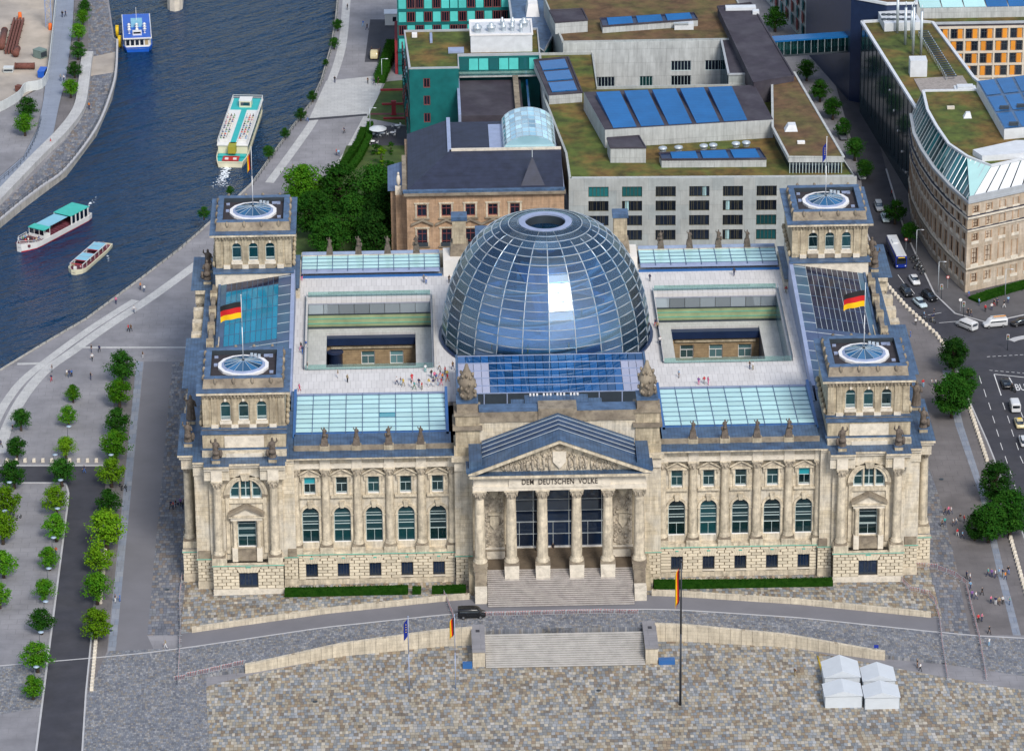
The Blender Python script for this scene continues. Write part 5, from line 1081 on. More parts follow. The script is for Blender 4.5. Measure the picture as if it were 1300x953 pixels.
m = MB(); m.prism([(-26.6, YP+.7), (6.9, YP+.7), (6.0, 172), (5.6, 183), (-26.8, 183)], 0, ZE, 'sandstone'); ob('body', m, PA)
m = MB(); m.prism([(-30.0, 158), (-26.7, 158), (-26.7, 172), (-30.0, 172)], 0, 17.5, 'sandstone'); ob('side_bay', m, PA)
m = MB(); m.add([(-30.6, 157.4, 17.5), (-26.6, 157.4, 17.5), (-20.5, 170, 21.3), (-20.5, 170.5, 21.3), (-30.6, 170.5, 18.2)], [(0, 1, 2, 3, 4)], 'zinc_dark2'); ob('bay_roof', m, PA)
m = MB(); ribbon(m, [(-27.2, YP-.3), (7.2, YP-.3)], 1.4, ZE, ZE+.5, 'stone_dark', False); ribbon(m, [(-27.0, YP+.2), (-27.0, 172)], 1.0, ZE, ZE+.5, 'stone_dark', False); m.box(-27.4, 7.0, YP-.5, YP+.5, ZE+.5, ZE+1.0, 'zinc_plain'); ob('cornice', m, PA)
RFp = MB(); zr = 24.0; YRG = 163.5; YRE = 183
e = [(-26.4, YP+.5, ZE+.9), (6.8, YP+.5, ZE+.9), (6.8, YRG, zr), (-17.2, YRG, zr), (-26.2, YRE, ZE+1.2), (-17.2, YRE, zr)]
RFp.add(e, [(0, 1, 2, 3), (0, 3, 5, 4)], 'slate'); RFp.box(-17.2, 6.8, YRG, YRG+.8, zr-.2, zr+.4, 'stone_pale'); RFp.box(-17.6, -16.8, YRG, YRE, zr-.2, zr+.5, 'zinc_light'); RFp.quad((-16.8, YRG+.8, zr-1), (6.5, YRG+.8, zr-1), (5.0, YRE+1, zr-1), (-16.8, YRE+1, zr-1), 'slate'); RFp.box(6.4, 7.0, YP+.3, YRG, ZE+.4, ZE+.9, 'zinc_light')
RFp.add([(6.8, YP+.5, ZE), (6.8, YRG, ZE), (6.8, YRG, zr), (6.8, YP+.5, ZE+.9)], [(0, 1, 2, 3)], 'sandstone')
RFp.quad((-8.5, YRG+.8, zr-.9), (-4.6, YRG+.8, zr-.9), (-4.6, YRE-1, zr-.9), (-8.5, YRE-1, zr-.9), 'zinc_light')
ob('roof', RFp, PA)
m = MB(); p = (0.3, YP+1.2); m.add([(p[0]-2.6, p[1], ZE+1), (p[0]+2.6, p[1], ZE+1), (p[0], p[1]+5, ZE+2.6), (p[0], p[1]+3, ZE+6.6)], [(0, 1, 3), (1, 2, 3), (2, 0, 3)], 'slate'); m.tube((p[0], p[1]+3, ZE+6.4), (p[0], p[1]+3, ZE+8.6), .09, 'rails', 5); ob('roof_turret', m, PA)
m = MB(); n = 12; x0, x1, y0, y1 = -5.6, 5.8, YRG+1, YRE-1
BV = link('barrel_skylight', None, PA)
for i in range(n):
    a0, a1 = math.pi*(i/n), math.pi*((i+1)/n); cx_ = (x0+x1)/2; r = (x1-x0)/2
    for j in range(7):
        ya, yb = y0+j*(y1-y0)/7+.06, y0+(j+1)*(y1-y0)/7-.06; g = MB()
        g.quad((cx_-r*math.cos(a0), ya, zr-.6+r*.62*math.sin(a0)), (cx_-r*math.cos(a1), ya, zr-.6+r*.62*math.sin(a1)), (cx_-r*math.cos(a1), yb, zr-.6+r*.62*math.sin(a1)), (cx_-r*math.cos(a0), yb, zr-.6+r*.62*math.sin(a0)), 'barrel_glass'); ob('pane', g, BV)
m = MB()
for i in range(n+1):
    a0 = math.pi*i/n; m.tube((cx_-r*math.cos(a0), y0, zr-.56+r*.62*math.sin(a0)), (cx_-r*math.cos(a0), y1, zr-.56+r*.62*math.sin(a0)), .06, 'steel', 4)
for j in range(8):
    ya = y0+j*(y1-y0)/7; m.path([(cx_-r*math.cos(math.pi*i/n), ya, zr-.56+r*.62*math.sin(math.pi*i/n)) for i in range(n+1)], .06, 'steel', 4)
m.ext([(cx_-r*math.cos(math.pi*i/n), zr-.6+r*.62*math.sin(math.pi*i/n)) for i in range(n+1)], y0-.05, y0, 'barrel_glass'); ob('glazing_bars', m, BV)
m = MB(); m.box(-29.0, -27.6, 155.8, 156.8, ZE-2.4, ZE-.6, 'stone_pale'); m.blob((-28.3, 156.3, ZE+.8), (.45, .4, 1.3), 'stone_pale', 8, 6, .1); m.blob((-28.3, 156.3, ZE+2.3), (.28, .28, .34), 'stone_pale', 7, 5); m.box(-28.9, -26.6, 155, 157.2, 0, ZE-2.4, 'sandstone'); ob('corner_figure', m, PA)
# ------------------------------------------------ teal office buildings
TB = thing('teal_office', 'teal glazed office wing with planted roof and white plant box', 'building')
zt = 21.5
pp = [W2(525, 53, zt), W2(538, 86, zt), W2(660, 80, zt), W2(672, 86, zt), W2(690, 75, zt), W2(672, 60, zt), W2(640, 40, zt)]
bx = [(-25.3, 222.5), (-14.2, 222.5), (-14.2, 231), (4.5, 231), (4.5, 248), (-26.3, 248)]
slab(TB, 'wing', bx, 0, zt, 'teal_wall', 'sedum', True, .45, 'parapet_grey', .5)
ops = [(3.9, 1.5, 17.1, 19.4), (3.9, 1.5, 12.9, 15.2), (3.9, 1.5, 8.7, 11.0)]
facade(TB, (-25.4, 222.2), (-14.2, 222.2), 0, zt+.1, ops, 'teal_wall', .3)
T_te = win_tpl(1.5, 2.3, False, [], [(0, .05, 2.2)], 'pane_dark', 'red_frame', .12, False)
for u, w, zb, z2 in ops: place(T_te, (-25.4+u, 222.4, zb), TB)
m = MB()
for k in range(8): m.box(-14.0+k*2.3, -11.9+k*2.3, 230.75, 230.95, zt-3.4, zt-.6, 'teal_panel' if k % 3 else 'pane_teal')
m.box(-14, 4.5, 228.5, 231, zt-4.4, zt-3.9, 'concrete_light'); m.box(-14, 4.5, 228.4, 228.6, zt-3.9, zt-2.9, 'clear_glass'); m.box(-14, 4.5, 230.7, 230.98, zt-.6, zt-.1, 'teal_wall'); ob('gallery', m, TB)
m = MB(); m.box(-14, 0, 206, 229, 10, 16.2, 'flat_roof_dark'); m.box(-1.8, -.6, 200, 230, 16.2, 17.5, 'stone_dark'); m.box(1.2, 1.7, 200, 230, 15, 16, 'panel_blue'); m.box(-14.6, -14, 205, 229, 14, 16.9, 'zinc_light'); ob('link_block', m, TB)
m = MB(); m.box(-11.2, 2.9, 233.0, 243, zt, zt+4.1, 'white_metal'); m.box(-11.4, 3.1, 232.8, 233.3, zt+4.1, zt+4.5, 'white_paint'); m.box(-11.4, 3.1, 242.8, 243.2, zt+4.1, zt+4.5, 'white_paint'); m.box(-11.4, -11.0, 233.3, 242.8, zt+4.1, zt+4.5, 'white_paint'); m.box(2.7, 3.1, 233.3, 242.8, zt+4.1, zt+4.5, 'white_paint'); ob('plant_box', m, TB)
random.seed(9)
for x, y, r in ((-9.6, 235.5, 1.0), (-6.4, 235.8, 1.0), (1.2, 238.8, 1.0), (-3.6, 236, .6), (-1.6, 236, .6), (-3.8, 239.5, .5), (-1.4, 239.4, .5), (.4, 235, .45)):
    m = MB(); m.lathe([(r*.75, 0), (r*.9, .9), (r*1.1, 1.0), (r*1.1, 1.3), (r*.6, 1.5), (r*.5, 2.0), (r*.3, 2.1)], (x, y, zt+4.1), 12, 'steel'); ob('fan_cowl', m, TB)
m = MB(); p = W2(579, 65, zt); m.box(p[0]-1.8, p[0]+1.8, p[1]-1.6, p[1]+1.6, zt, zt+.4, 'zinc_light'); m.box(-24.6, -23.4, 244, 245.5, zt, zt+.8, 'white_paint'); m.box(-20.5, -19.9, 240, 246, zt, zt+.5, 'zinc_light'); ob('roof_hatch', m, TB)
for y in [225+i*2.4 for i in range(9)]:
    for zb in (5, 9.1, 13.2, 17.3):
        m = MB(); m.box(-26.05-(y-222)*.045, -25.75-(y-222)*.045, y, y+1.7, zb, zb+2.6, 'pane_teal' if (int(y)+int(zb)) % 3 else 'red_frame'); ob('side_window', m, TB)
TC = thing('teal_facade_block', 'office block with turquoise panels and dark windows in three visible rows', 'building')
A3, B3 = W2(505, 54, 9.0), W2(642, 45, 9.0); Yc = (A3[1]+B3[1])/2; A3 = (A3[0], Yc); B3 = (B3[0]+1, Yc)
m = MB(); m.box(A3[0], B3[0], Yc+.3, Yc+22, 0, 30, 'teal_wall'); ob('body', m, TC)
ops = []; fl_h = 3.35; bay = 2.05; pat = ['pwwpwpppwpwwpwp', 'wppwpwwpwppwwpw', 'pwwpwpppwpwpwwp', 'wpwwpwpwpwpwppw', 'pwpwwpwpwpwpwpw', 'wpwpwpwwpwpwpwp', 'pwpwpwpwpwpwwpp']
T_tc = win_tpl(1.85, 2.55, False, [], [(-.3, .05, 2.5), (.3, .05, 2.5)], 'pane_dark', 'red_frame', .11, False); pm_ = MB(); pm_.box(-.9, .9, -.05, .1, 0, 2.55, 'teal_panel'); pmesh = pm_.mesh('facade_panel')
m = MB()
for r_ in range(9): m.box(A3[0], B3[0], Yc-.12, Yc+.3, 2.6+r_*fl_h, 3.35+r_*fl_h, 'teal_wall')
ob('floor_bands', m, TC)
nb = int((B3[0]-A3[0])/bay)
for r_ in range(1, 8):
    for i in range(nb):
        x = A3[0]+.2+bay*(i+.5); z = 3.38+r_*fl_h
        if pat[(r_+3) % 7][i % 15] == 'w': place(T_tc, (x, Yc+.05, z), TC)
        else: link('facade_panel', pmesh, TC, (x, Yc, z))
m = MB(); p = W2(507, 84, 2); m.box(p[0]-1, p[0]+5.5, p[1]-.2, p[1]+14, 0, 8.5, 'red_wall'); ob('red_porch', m, TC)
TD = thing('blue_roof_block', 'office block with blue glazed court roof behind the plant box', 'building')
q0 = [W2(646, -30, 22), W2(655, 0, 22), W2(690, 45, 22), W2(697, 36, 22), W2(690, 0, 22), W2(680, -30, 22)]
slab(TD, 'body', [(-1, 252), (5.6, 236), (8.5, 249), (8, 285), (-1.5, 285)], 0, 20, 'teal_wall', 'zinc_plain', True, .6)
m = MB(); p = W2(676, 14, 20.5); m.frus((p[0]-1.6, p[0]+1.6, p[1]-3, p[1]+3), (p[0]-1.1, p[0]+1.1, p[1]-2.4, p[1]+2.4), 20, 23, 'white_paint'); ob('roof_light', m, TD)
TE = thing('turquoise_rear_block', 'turquoise panelled office block at the top edge behind the dark roof', 'building')
m = MB(); ye = 266; m.box(9, 49, ye, ye+20, 0, 26, 'teal_wall'); ob('body', m, TE)
for r_ in range(2, 6):
    for i in range(19):
        x = 9.6+2.05*(i+.5); z = 4.2+r_*3.6
        if (i*7+r_*3) % 5 in (0, 2): place(T_tc, (x, ye-.06, z), TE)
        else: link('facade_panel', pmesh, TE, (x, ye-.1, z))
# ------------------------------------------------ right: mirrored block, corner house, orange court
GB = thing('glass_office', 'office block with dark mirror-glass street wall, planted roof and steel masts', 'building')
zg = 22.0; L0 = [W2(1078, 10, zg), W2(1095, 30, zg), W2(1165, 140, zg), W2(1167, 145, zg)]
back = (79.0, 262.0); g0 = (80.0, 247.5); g1 = (86.3, 189.5)
slab(GB, 'body', [g0, g1, W2(1262, 122, zg), W2(1236, 100, zg), W2(1184, 30, zg), W2(1150, 26, zg)], 0, zg, 'dark_glass_wall', 'sedum', True, .5, 'white_metal', .7)
m = MB(); n = 14
for i in range(n+1):
    t = i/n; x, y = g0[0]+(g1[0]-g0[0])*t, g0[1]+(g1[1]-g0[1])*t; m.box(x-.12, x-.02, y-.05, y+.05, 3, zg, 'steel_dark')
ob('mullions', m, GB)
m = MB()
for i in range(5): m.blob((g0[0]+(g1[0]-g0[0])*(.55+.08*i)-.15, g0[1]+(g1[1]-g0[1])*(.55+.08*i), 17-3.2*i), (.25, .3, .3), 'white_paint', 6, 4)
ob('facade_lamps', m, GB)
slab(GB, 'rear_tower', [(71.0, 290), (78.2, 255), (86, 250), (93, 250), (96, 290)], 0, 25.5, 'navy', 'sedum_brown', True, .5, 'white_metal', .6)
slab(GB, 'chiller_deck', [W2(1115, 15, zg+2), W2(1123, 30, zg+2), W2(1170, 28, zg+2), W2(1160, 12, zg+2)], zg, zg+2.0, 'white_metal', 'white_metal')
for i in range(7):
    for j in range(2):
        p = W2(1122+i*6.3, 19+j*6, zg+2.05); m = MB(); m.lathe([(.62, 0), (.62, .22), (.5, .26)], (p[0], p[1], zg+2.0), 8, 'steel_dark'); ob('fan', m, GB)
for px, py, h in ((1139, 42, 9.5), (1149, 57, 9.0), (1159, 70, 11.5), (1169, 70, 10.5), (1157, 50, 7)):
    p = W2(px, py, zg); m = MB(); m.tube((p[0], p[1], zg), (p[0], p[1], zg+h), .32, 'steel', 8); m.tube((p[0], p[1], zg+h), (p[0], p[1], zg+h+1.5), .12, 'steel', 6); ob('flue', m, GB)
p = W2(1166, 96, zg); m = MB(); m.box(p[0]-2.0, p[0]+1.8, p[1]-1, p[1]+2.2, zg, zg+3.9, 'white_metal'); ob('plant_box', m, GB)
m = MB(); a_, b_ = Vector(W2(1172, 46, zg)), Vector(W2(1208, 103, zg)); d_ = (b_-a_).normalized(); n_ = Vector((-d_.y, d_.x))
for s in (-1.1, 1.1): m.tube((a_.x+n_.x*s, a_.y+n_.y*s, zg+1.1), (b_.x+n_.x*s, b_.y+n_.y*s, zg+1.1), .12, 'steel', 4)
for i in range(22):
    p = a_+(b_-a_)*(i/21); m.tube((p.x-n_.x*1.2, p.y-n_.y*1.2, zg+1.2), (p.x+n_.x*1.2, p.y+n_.y*1.2, zg+1.2), .16, 'steel_dark', 4); m.tube((p.x-n_.x*1.1, p.y-n_.y*1.1, zg), (p.x-n_.x*1.1, p.y-n_.y*1.1, zg+1.1), .07, 'steel', 4)
ob('pipe_rack', m, GB)
flatp = lambda nm, px, z, mt, par: slab(par, nm, [W2(x, y, z) for x, y in px], z-.3, z, mt)
flatp('gravel_strip', [(1160, 100), (1170, 118), (1232, 112), (1222, 96)], zg+.2, 'gravel', GB)
m = MB(); p = W2(1226, 122, zg); m.box(p[0]-2.6, p[0]+2.2, p[1]-1.4, p[1]+1.4, zg, zg+2.0, 'white_metal'); m.box(p[0]-2.0, p[0]+1.6, p[1]-1.0, p[1]+1.0, zg+2, zg+2.5, 'white_metal'); ob('cooling_unit', m, GB)
# bridge across the street
FB = thing('glass_footbridge', 'glazed footbridge spanning the dark street between two offices', 'footbridge')
pa, pb = Vector((59.0, 255.5)), Vector((80.0, 258.5)); d_ = (pb-pa).normalized(); n_ = Vector((-d_.y, d_.x))*1.7
for nm, z0, z1, mt in (('deck', 11.5, 12.0, 'steel_dark'), ('roof', 15.2, 15.6, 'panel_blue')):
    m = MB(); m.prism([tuple(pa-n_), tuple(pb-n_), tuple(pb+n_), tuple(pa+n_)], z0, z1, mt); ob(nm, m, FB)
for k in range(13):
    t0, t1 = k/13+.006, (k+1)/13-.006
    for s in (-1, 1):
        p, q = pa+(pb-pa)*t0+n_*s, pa+(pb-pa)*t1+n_*s; m = MB(); m.add([(p.x, p.y, 12), (q.x, q.y, 12), (q.x, q.y, 15.2), (p.x, p.y, 15.2)], [(0, 1, 2, 3)], 'bridge_glass'); m.tube((p.x, p.y, 12), (p.x, p.y, 15.2), .06, 'steel', 4); ob('pane', m, FB)
# far street wall with bay grid
FW = thing('street_end_block', 'white and teal gridded office block lining the far end of the street', 'building')
m = MB(); m.prism([(64, 330), (72.5, 292), (80, 292), (80, 340)], 0, 24, 'concrete_light'); ob('body', m, FW)
for i in range(9):
    for j in range(7):
        t = (i+.5)/9; x, y = 64+8.5*t, 330-38*t; m = MB(); mm = 'pane_teal' if (i+j) % 2 else 'red_frame'; m.box(x-.35, x-.1, y-1.5, y+1.5, 1.5+j*3.2, 3.9+j*3.2, mm); ob('window', m, FW)
# corner house
CH = thing('corner_house', 'beige limestone corner house with curved street front and glass mansard', 'building')
cA = (91.5, 136.7); cB = (112.0, 147.1)
ops = []
cols_ = (2.0, 5.4, 8.8, 12.2, 15.6, 19.0)
for u in cols_: ops += [(u, 1.25, 2.2, 4.1), (u, 1.3, 6.4, 9.9), (u, 1.25, 11.6, 13.2), (u, 1.25, 14.7, 16.4), (u, 1.25, 18.0, 19.5)]
_, ang, _ = facade(CH, cA, cB, 0, 20.4, ops, 'limestone', .5)
tp = {}
for w, h in ((1.25, 1.9), (1.3, 3.5), (1.25, 1.6), (1.25, 1.7), (1.25, 1.5)): tp[(w, round(h, 1))] = win_tpl(w, h, False, [h*.5] if h < 3 else [h*.33, h*.66], [(0, .04, h-.05)], 'pane_dark', 'brown_frame', .13, False)
def chwin(u, w, zb, z2, A_, ang_):
    h = round(z2-zb, 1); place(tp[(w, h)], at_u(A_, ang_, u, .3, zb), CH, ang_)
    m = MB(); m.box(-w/2-.3, w/2+.3, -.12, .02, -.75, -.06, 'stone_pale'); m.box(-w/2-.25, -w/2, -.06, .02, -.06, h+.1, 'sandstone'); m.box(w/2, w/2+.25, -.06, .02, -.06, h+.1, 'sandstone'); ob('window_sill', m, CH, loc=at_u(A_, ang_, u, 0, zb), rz=ang_)
for o in ops: chwin(*o, cA, ang)
curve = [(85.2, 190), (84.6, 178), (85.2, 168), (86.6, 157), (88.8, 146.5), cA]
segs = list(zip(curve, curve[1:]))
for a_, b_ in segs:
    L2 = math.dist(a_, b_); k = max(2, round(L2/3.1)); ops = []
    for i in range(k):
        u = L2*(i+.5)/k; ops += [(u, 1.25, 2.2, 4.1), (u, 1.3, 6.4, 9.9), (u, 1.25, 11.6, 13.2), (u, 1.25, 14.7, 16.4), (u, 1.25, 18.0, 19.5)]
    _, an, _ = facade(CH, a_, b_, 0, 20.4, ops, 'limestone', .5)
    for o in ops: chwin(*o, a_, an)
foot = curve+[cB, (118, 190)]
m = MB(); m.prism([(x+.6, y+.6) if i < 6 else (x, y) for i, (x, y) in enumerate(foot)], 0, 20.2, 'limestone'); ob('body', m, CH)
m = MB()
for z, w_, h_, mt in ((5.0, .5, .35, 'stone_dark'), (5.36, .4, .3, 'stone_pale'), (14.0, .7, .4, 'stone_pale'), (14.4, .8, .12, 'slate'), (16.9, .9, .5, 'stone_pale'), (17.4, 1.0, .12, 'slate'), (20.4, .7, .5, 'parapet_grey')): ribbon(m, curve+[cB], w_, z, z+h_, mt, False)
ob('cornice', m, CH)
m = MB(); ribbon(m, [cA, cB], .25, 20.9, 22.0, 'parapet_grey', False); ob('attic_rail', m, CH)
ins = [(87.8, 190), (87.4, 178), (88.2, 168), (89.6, 157), (92.6, 149.5), (97.0, 143.8), (113.0, 152)]
zt = 26.0
for i in range(5):
    a_, b_, c_, d_ = curve[i], curve[i+1], ins[i+1], ins[i]; kk = 5
    for k in range(kk):
        t0, t1 = k/kk+.01, (k+1)/kk-.01; P0, P1, P2, P3 = lerp2(a_, b_, t0), lerp2(a_, b_, t1), lerp2(d_, c_, t1), lerp2(d_, c_, t0); m = MB()
        m.add([(P0[0]+.4, P0[1], 20.9), (P1[0]+.4, P1[1], 20.9), (P2[0], P2[1], zt), (P3[0], P3[1], zt)], [(0, 1, 2, 3)], 'pane_teal'); m.tube((P0[0]+.3, P0[1], 20.95), (P3[0]-.1, P3[1], zt+.05), .09, 'steel', 4); ob('mansard_pane', m, CH)
m = MB(); m.add([(cA[0]+.4, cA[1], 20.9), ins[4]+(zt,), ins[5]+(zt,)], [(0, 2, 1)], 'skylight_glass'); ob('mansard_pane', m, CH)
for k in range(7):
    t0, t1 = k/7+.008, (k+1)/7-.008; P0, P1, P2, P3 = lerp2((cA[0]+.5, cA[1]+.4), cB, t0), lerp2((cA[0]+.5, cA[1]+.4), cB, t1), lerp2(ins[5], ins[6], t1), lerp2(ins[5], ins[6], t0); m = MB()
    m.add([(P0[0], P0[1], 20.9), (P1[0], P1[1], 20.9), (P2[0], P2[1], zt), (P3[0], P3[1], zt)], [(0, 1, 2, 3)], 'white_metal' if k < 5 else 'pane_teal'); ob('mansard_sheet', m, CH)
slab(CH, 'roof', ins+[(118, 190)], 20.2, zt-.02, 'pane_teal', 'sedum', True, .35, 'white_metal', .6)
q = [(1235, 190), (1247, 198), (1330, 192), (1330, 178), (1290, 178)]; slab(CH, 'roof_hood', [W2(x, y, zt+1.3) for x, y in q], zt, zt+1.3, 'white_metal')
q = [W2(1240, 103, zt+2.4), W2(1275, 164, zt+2.4), W2(1360, 156, zt+2.4), W2(1330, 92, zt+2.4)]; slab(CH, 'glass_hall', q, zt-4, zt+2.4, 'white_metal', 'zinc_plain')
bl, fl, fr, br = q
for i in range(4):
    for j in range(3):
        Q = []
        for t, v in ((i/4+.02, (j+1)/3-.02), ((i+1)/4-.02, (j+1)/3-.02), ((i+1)/4-.02, j/3+.02), (i/4+.02, j/3+.02)): p = lerp2(lerp2(bl, br, t), lerp2(fl, fr, t), v); Q.append((p[0], p[1], zt+2.55-.12*v))
        m = MB(); m.add(Q, [(0, 1, 2, 3)], 'panel_blue'); ob('roof_pane', m, CH)
        if j: p = Q[0]; m = MB(); m.box(p[0]+1, p[0]+3, p[1]+1, p[1]+1.7, zt+2.4, zt+3.2, 'steel_dark'); ob('roof_vent', m, CH)
m = MB(); p = W2(1228, 149, zt); m.frus((p[0]-.9, p[0]+.9, p[1]-.8, p[1]+.8), (p[0]-.3, p[0]+.6, p[1]-.4, p[1]+.5), zt, zt+1.2, 'white_metal'); p = W2(1207, 138, zt); m.box(p[0]-.8, p[0]+.8, p[1]-.5, p[1]+.5, zt, zt+.5, 'stone_pale'); ob('roof_hatch', m, CH)
# orange court front
OB = thing('orange_front_block', 'office block with orange panels between windows in a cream grid', 'building')
yo = 246.5; ox = [W2(1186+i*19.0, 60, 16)[0] for i in range(9)]; m = MB(); m.box(ox[0]-6, ox[-1]+20, yo+.3, yo+20, 0, 21.6, 'grid_cream'); ob('body', m, OB)
bay = ox[1]-ox[0]; T_or = win_tpl(1.55, 2.3, False, [1.5], [(0, .05, 2.2)], 'pane_dark', 'steel_dark', .1, False); om = MB(); om.box(-.62, .62, 0, .15, 0, 2.3, 'orange'); om = om.mesh('facade_panel')
m = MB()
for r_ in range(7): m.box(ox[0]-6, ox[-1]+20, yo-.15, yo+.29, 2.2+r_*3.05, 2.75+r_*3.05, 'grid_cream')
for i in range(-2, 14): m.box(ox[0]+i*bay-.2, ox[0]+i*bay+.2, yo-.2, yo-.151, 0, 21, 'grid_cream')
ob('grid', m, OB)
for r_ in range(2, 6):
    for i in range(-1, 9):
        x = ox[0]+(i+.5)*bay; z = 2.8+r_*3.05; s = 1 if r_ % 2 else -1
        place(T_or, (x-s*.6, yo+.1, z), OB); link('facade_panel', om, OB, (x+s*.62, yo+.02, z))
slab(OB, 'roof', [(ox[0]-6, yo+.1), (ox[-1]+20, yo+.1), (ox[-1]+20, yo+24), (ox[0]-6, yo+24)], 20.8, 21.7, 'flat_roof_dark', 'sedum', True, .4, 'parapet_grey')
m = MB(); m.box(ox[0]-4, ox[-1]+20, yo+4, yo+16, 21.7, 24.2, 'concrete_light'); ob('roof_hall', m, OB)
for i in range(9): 
    m = MB(); x = ox[0]-3+i*5.2; m.add([(x, yo+4.2, 24.3), (x+4.9, yo+4.2, 24.3), (x+4.9, yo+15.8, 25.2), (x, yo+15.8, 25.2)], [(0, 1, 2, 3)], 'panel_blue' if i > 2 else 'skylight_glass'); ob('roof_pane', m, OB)
# ================================================================== trees, hedges
ORD = 'first second third fourth fifth sixth seventh eighth ninth tenth eleventh twelfth thirteenth fourteenth fifteenth sixteenth seventeenth eighteenth nineteenth twentieth'.split()
ORD += ['twenty-'+o for o in ORD[:9]]+['thirtieth']+['thirty-'+o for o in ORD[:9]]
def leafmat(name, col, col2):
    m = bpy.data.materials.new(name); m.use_nodes = True; t = m.node_tree; L = t.links.new; t.nodes.remove(t.nodes['Principled BSDF']); o = t.nodes['Material Output']
    g = N(t, 'ShaderNodeNewGeometry'); n = N(t, 'ShaderNodeTexNoise'); n.inputs['Scale'].default_value = .9; n.inputs['Detail'].default_value = 3; L(g.outputs['Position'], n.inputs['Vector'])
    mr = N(t, 'ShaderNodeMapRange'); mr.inputs['From Min'].default_value = .35; mr.inputs['From Max'].default_value = .65; L(n.outputs['Fac'], mr.inputs['Value'])
    mi = N(t, 'ShaderNodeMixRGB'); mi.inputs['Color1'].default_value = (*col, 1); mi.inputs['Color2'].default_value = (*col2, 1); L(mr.outputs[0], mi.inputs['Fac'])
    oi = N(t, 'ShaderNodeObjectInfo'); m2 = N(t, 'ShaderNodeMapRange'); m2.inputs['To Min'].default_value = .75; m2.inputs['To Max'].default_value = 1.25; L(oi.outputs['Random'], m2.inputs['Value'])
    vm = N(t, 'ShaderNodeVectorMath', operation='SCALE'); L(mi.outputs[0], vm.inputs[0]); L(m2.outputs[0], vm.inputs['Scale'])
    d = N(t, 'ShaderNodeBsdfDiffuse'); tr_ = N(t, 'ShaderNodeBsdfTranslucent'); L(vm.outputs[0], d.inputs['Color']); L(vm.outputs[0], tr_.inputs['Color'])
    ms = N(t, 'ShaderNodeMixShader'); ms.inputs['Fac'].default_value = .3; L(d.outputs[0], ms.inputs[1]); L(tr_.outputs[0], ms.inputs[2]); L(ms.outputs[0], o.inputs['Surface']); MATS[name] = m
leafmat('leaf_young', (.05, .19, .014), (.11, .27, .016)); leafmat('leaf_lime', (.09, .23, .012), (.17, .31, .016)); leafmat('leaf_old', (.018, .085, .012), (.042, .13, .016)); leafmat('leaf_dark', (.012, .055, .010), (.03, .085, .014)); leafmat('leaf_hedge', (.018, .075, .008), (.032, .10, .012))
mat('bark', (.07, .05, .035), .95, var=.3, vscale=3)
def leaf_clump(mb, c, r, n, size, mt):
    for _ in range(n):
        u = Vector((random.gauss(0, 1), random.gauss(0, 1), random.gauss(0, 1))).normalized()*random.random()**.4; p = Vector(c)+Vector((u.x*r[0], u.y*r[1], u.z*r[2]))
        a = Vector((random.gauss(0, 1), random.gauss(0, 1), random.gauss(0, .7))).normalized(); nrm = (u+Vector((0, 0, .7))+a*.7).normalized(); e1 = nrm.orthogonal().normalized(); e1 = (Matrix.Rotation(random.random()*6.28, 3, nrm) @ e1); e2 = nrm.cross(e1)
        s = size*random.uniform(.65, 1.3); mb.add([p-e1*s-e2*s*.1, p+e2*s*.55, p+e1*s-e2*s*.1, p-e2*s*.6], [(0, 1, 2, 3)], mt)
def tree_mesh(h, rad, n_cl, n_leaf, size, seed, cz=.62, flat=.8, cone=0):
    random.seed(seed); cr_ = MB(); tk = MB()
    th = h*(cz-.22); tk.tube((0, 0, -.1), (.05, 0, th*.6), rad*.075+.03, 'bark', 7, rad*.06+.02); tk.tube((.05, 0, th*.6), (0, .05, h*.72), rad*.06+.02, 'bark', 6, .02)
    for i in range(n_cl):
        a = random.random()*6.28; q = random.random()**.55; zz = random.uniform(-1, 1); k = math.sqrt(max(0, 1-zz*zz*.9)); w = (1-cone*(zz+1)/2)
        c = (rad*.78*q*k*math.cos(a)*w, rad*.78*q*k*math.sin(a)*w, h*cz+zz*(h*(1-cz)*flat)); s = rad*random.uniform(.15, .38)*(1-.4*cone*(zz+1)/2)
        leaf_clump(cr_, c, (s, s, s*.62), n_leaf, size, 'leaf')
        if i % 3 == 0: b = Vector((0, 0, max(th*.7, c[2]-rad*.7))); tk.tube(b, (c[0], c[1], c[2]-s*.3), .02*rad+.02, 'bark', 4, .01)
    return tk.mesh('trunk'), cr_
LV = {}
def tree_variants(key, specs, mats):
    LV[key] = []
    for sp in specs:
        tkm, crm = tree_mesh(*sp); crm.mats = [mats[0]]; base = crm.mesh('crown'); vs_ = [base]
        for q in mats[1:]: c = base.copy(); c.materials[0] = MATS[q]; vs_.append(c)
        LV[key].append((tkm, vs_))
def plant(name, key, loc, label, cat='tree', group=None, var=0, col=0, sc_=1.0, rz=0):
    tkm, crs = LV[key][var % len(LV[key])]; t = thing(name, label, cat, loc, rz, group); t.scale = (sc_, sc_, sc_); link('trunk', tkm, t); link('crown', crs[col % len(crs)], t); return t
tree_variants('young', [(6.2, 4.4, 64, 50, .2, 31, .63, .85, .55), (5.9, 4.3, 56, 50, .2, 32, .62, .95, .7), (6.4, 4.6, 66, 50, .21, 33, .63, .9, .45), (5.8, 4.4, 54, 50, .2, 34, .63, .9, .6)], ['leaf_young', 'leaf_lime', 'leaf_old'])
tree_variants('large', [(12, 6.6, 110, 62, .32, 41, .60, .95, .15), (11.5, 6.3, 100, 60, .32, 42, .58, 1.0, .25), (13, 6.9, 120, 60, .33, 43, .6, .95, .15)], ['leaf_old', 'leaf_dark', 'leaf_young'])
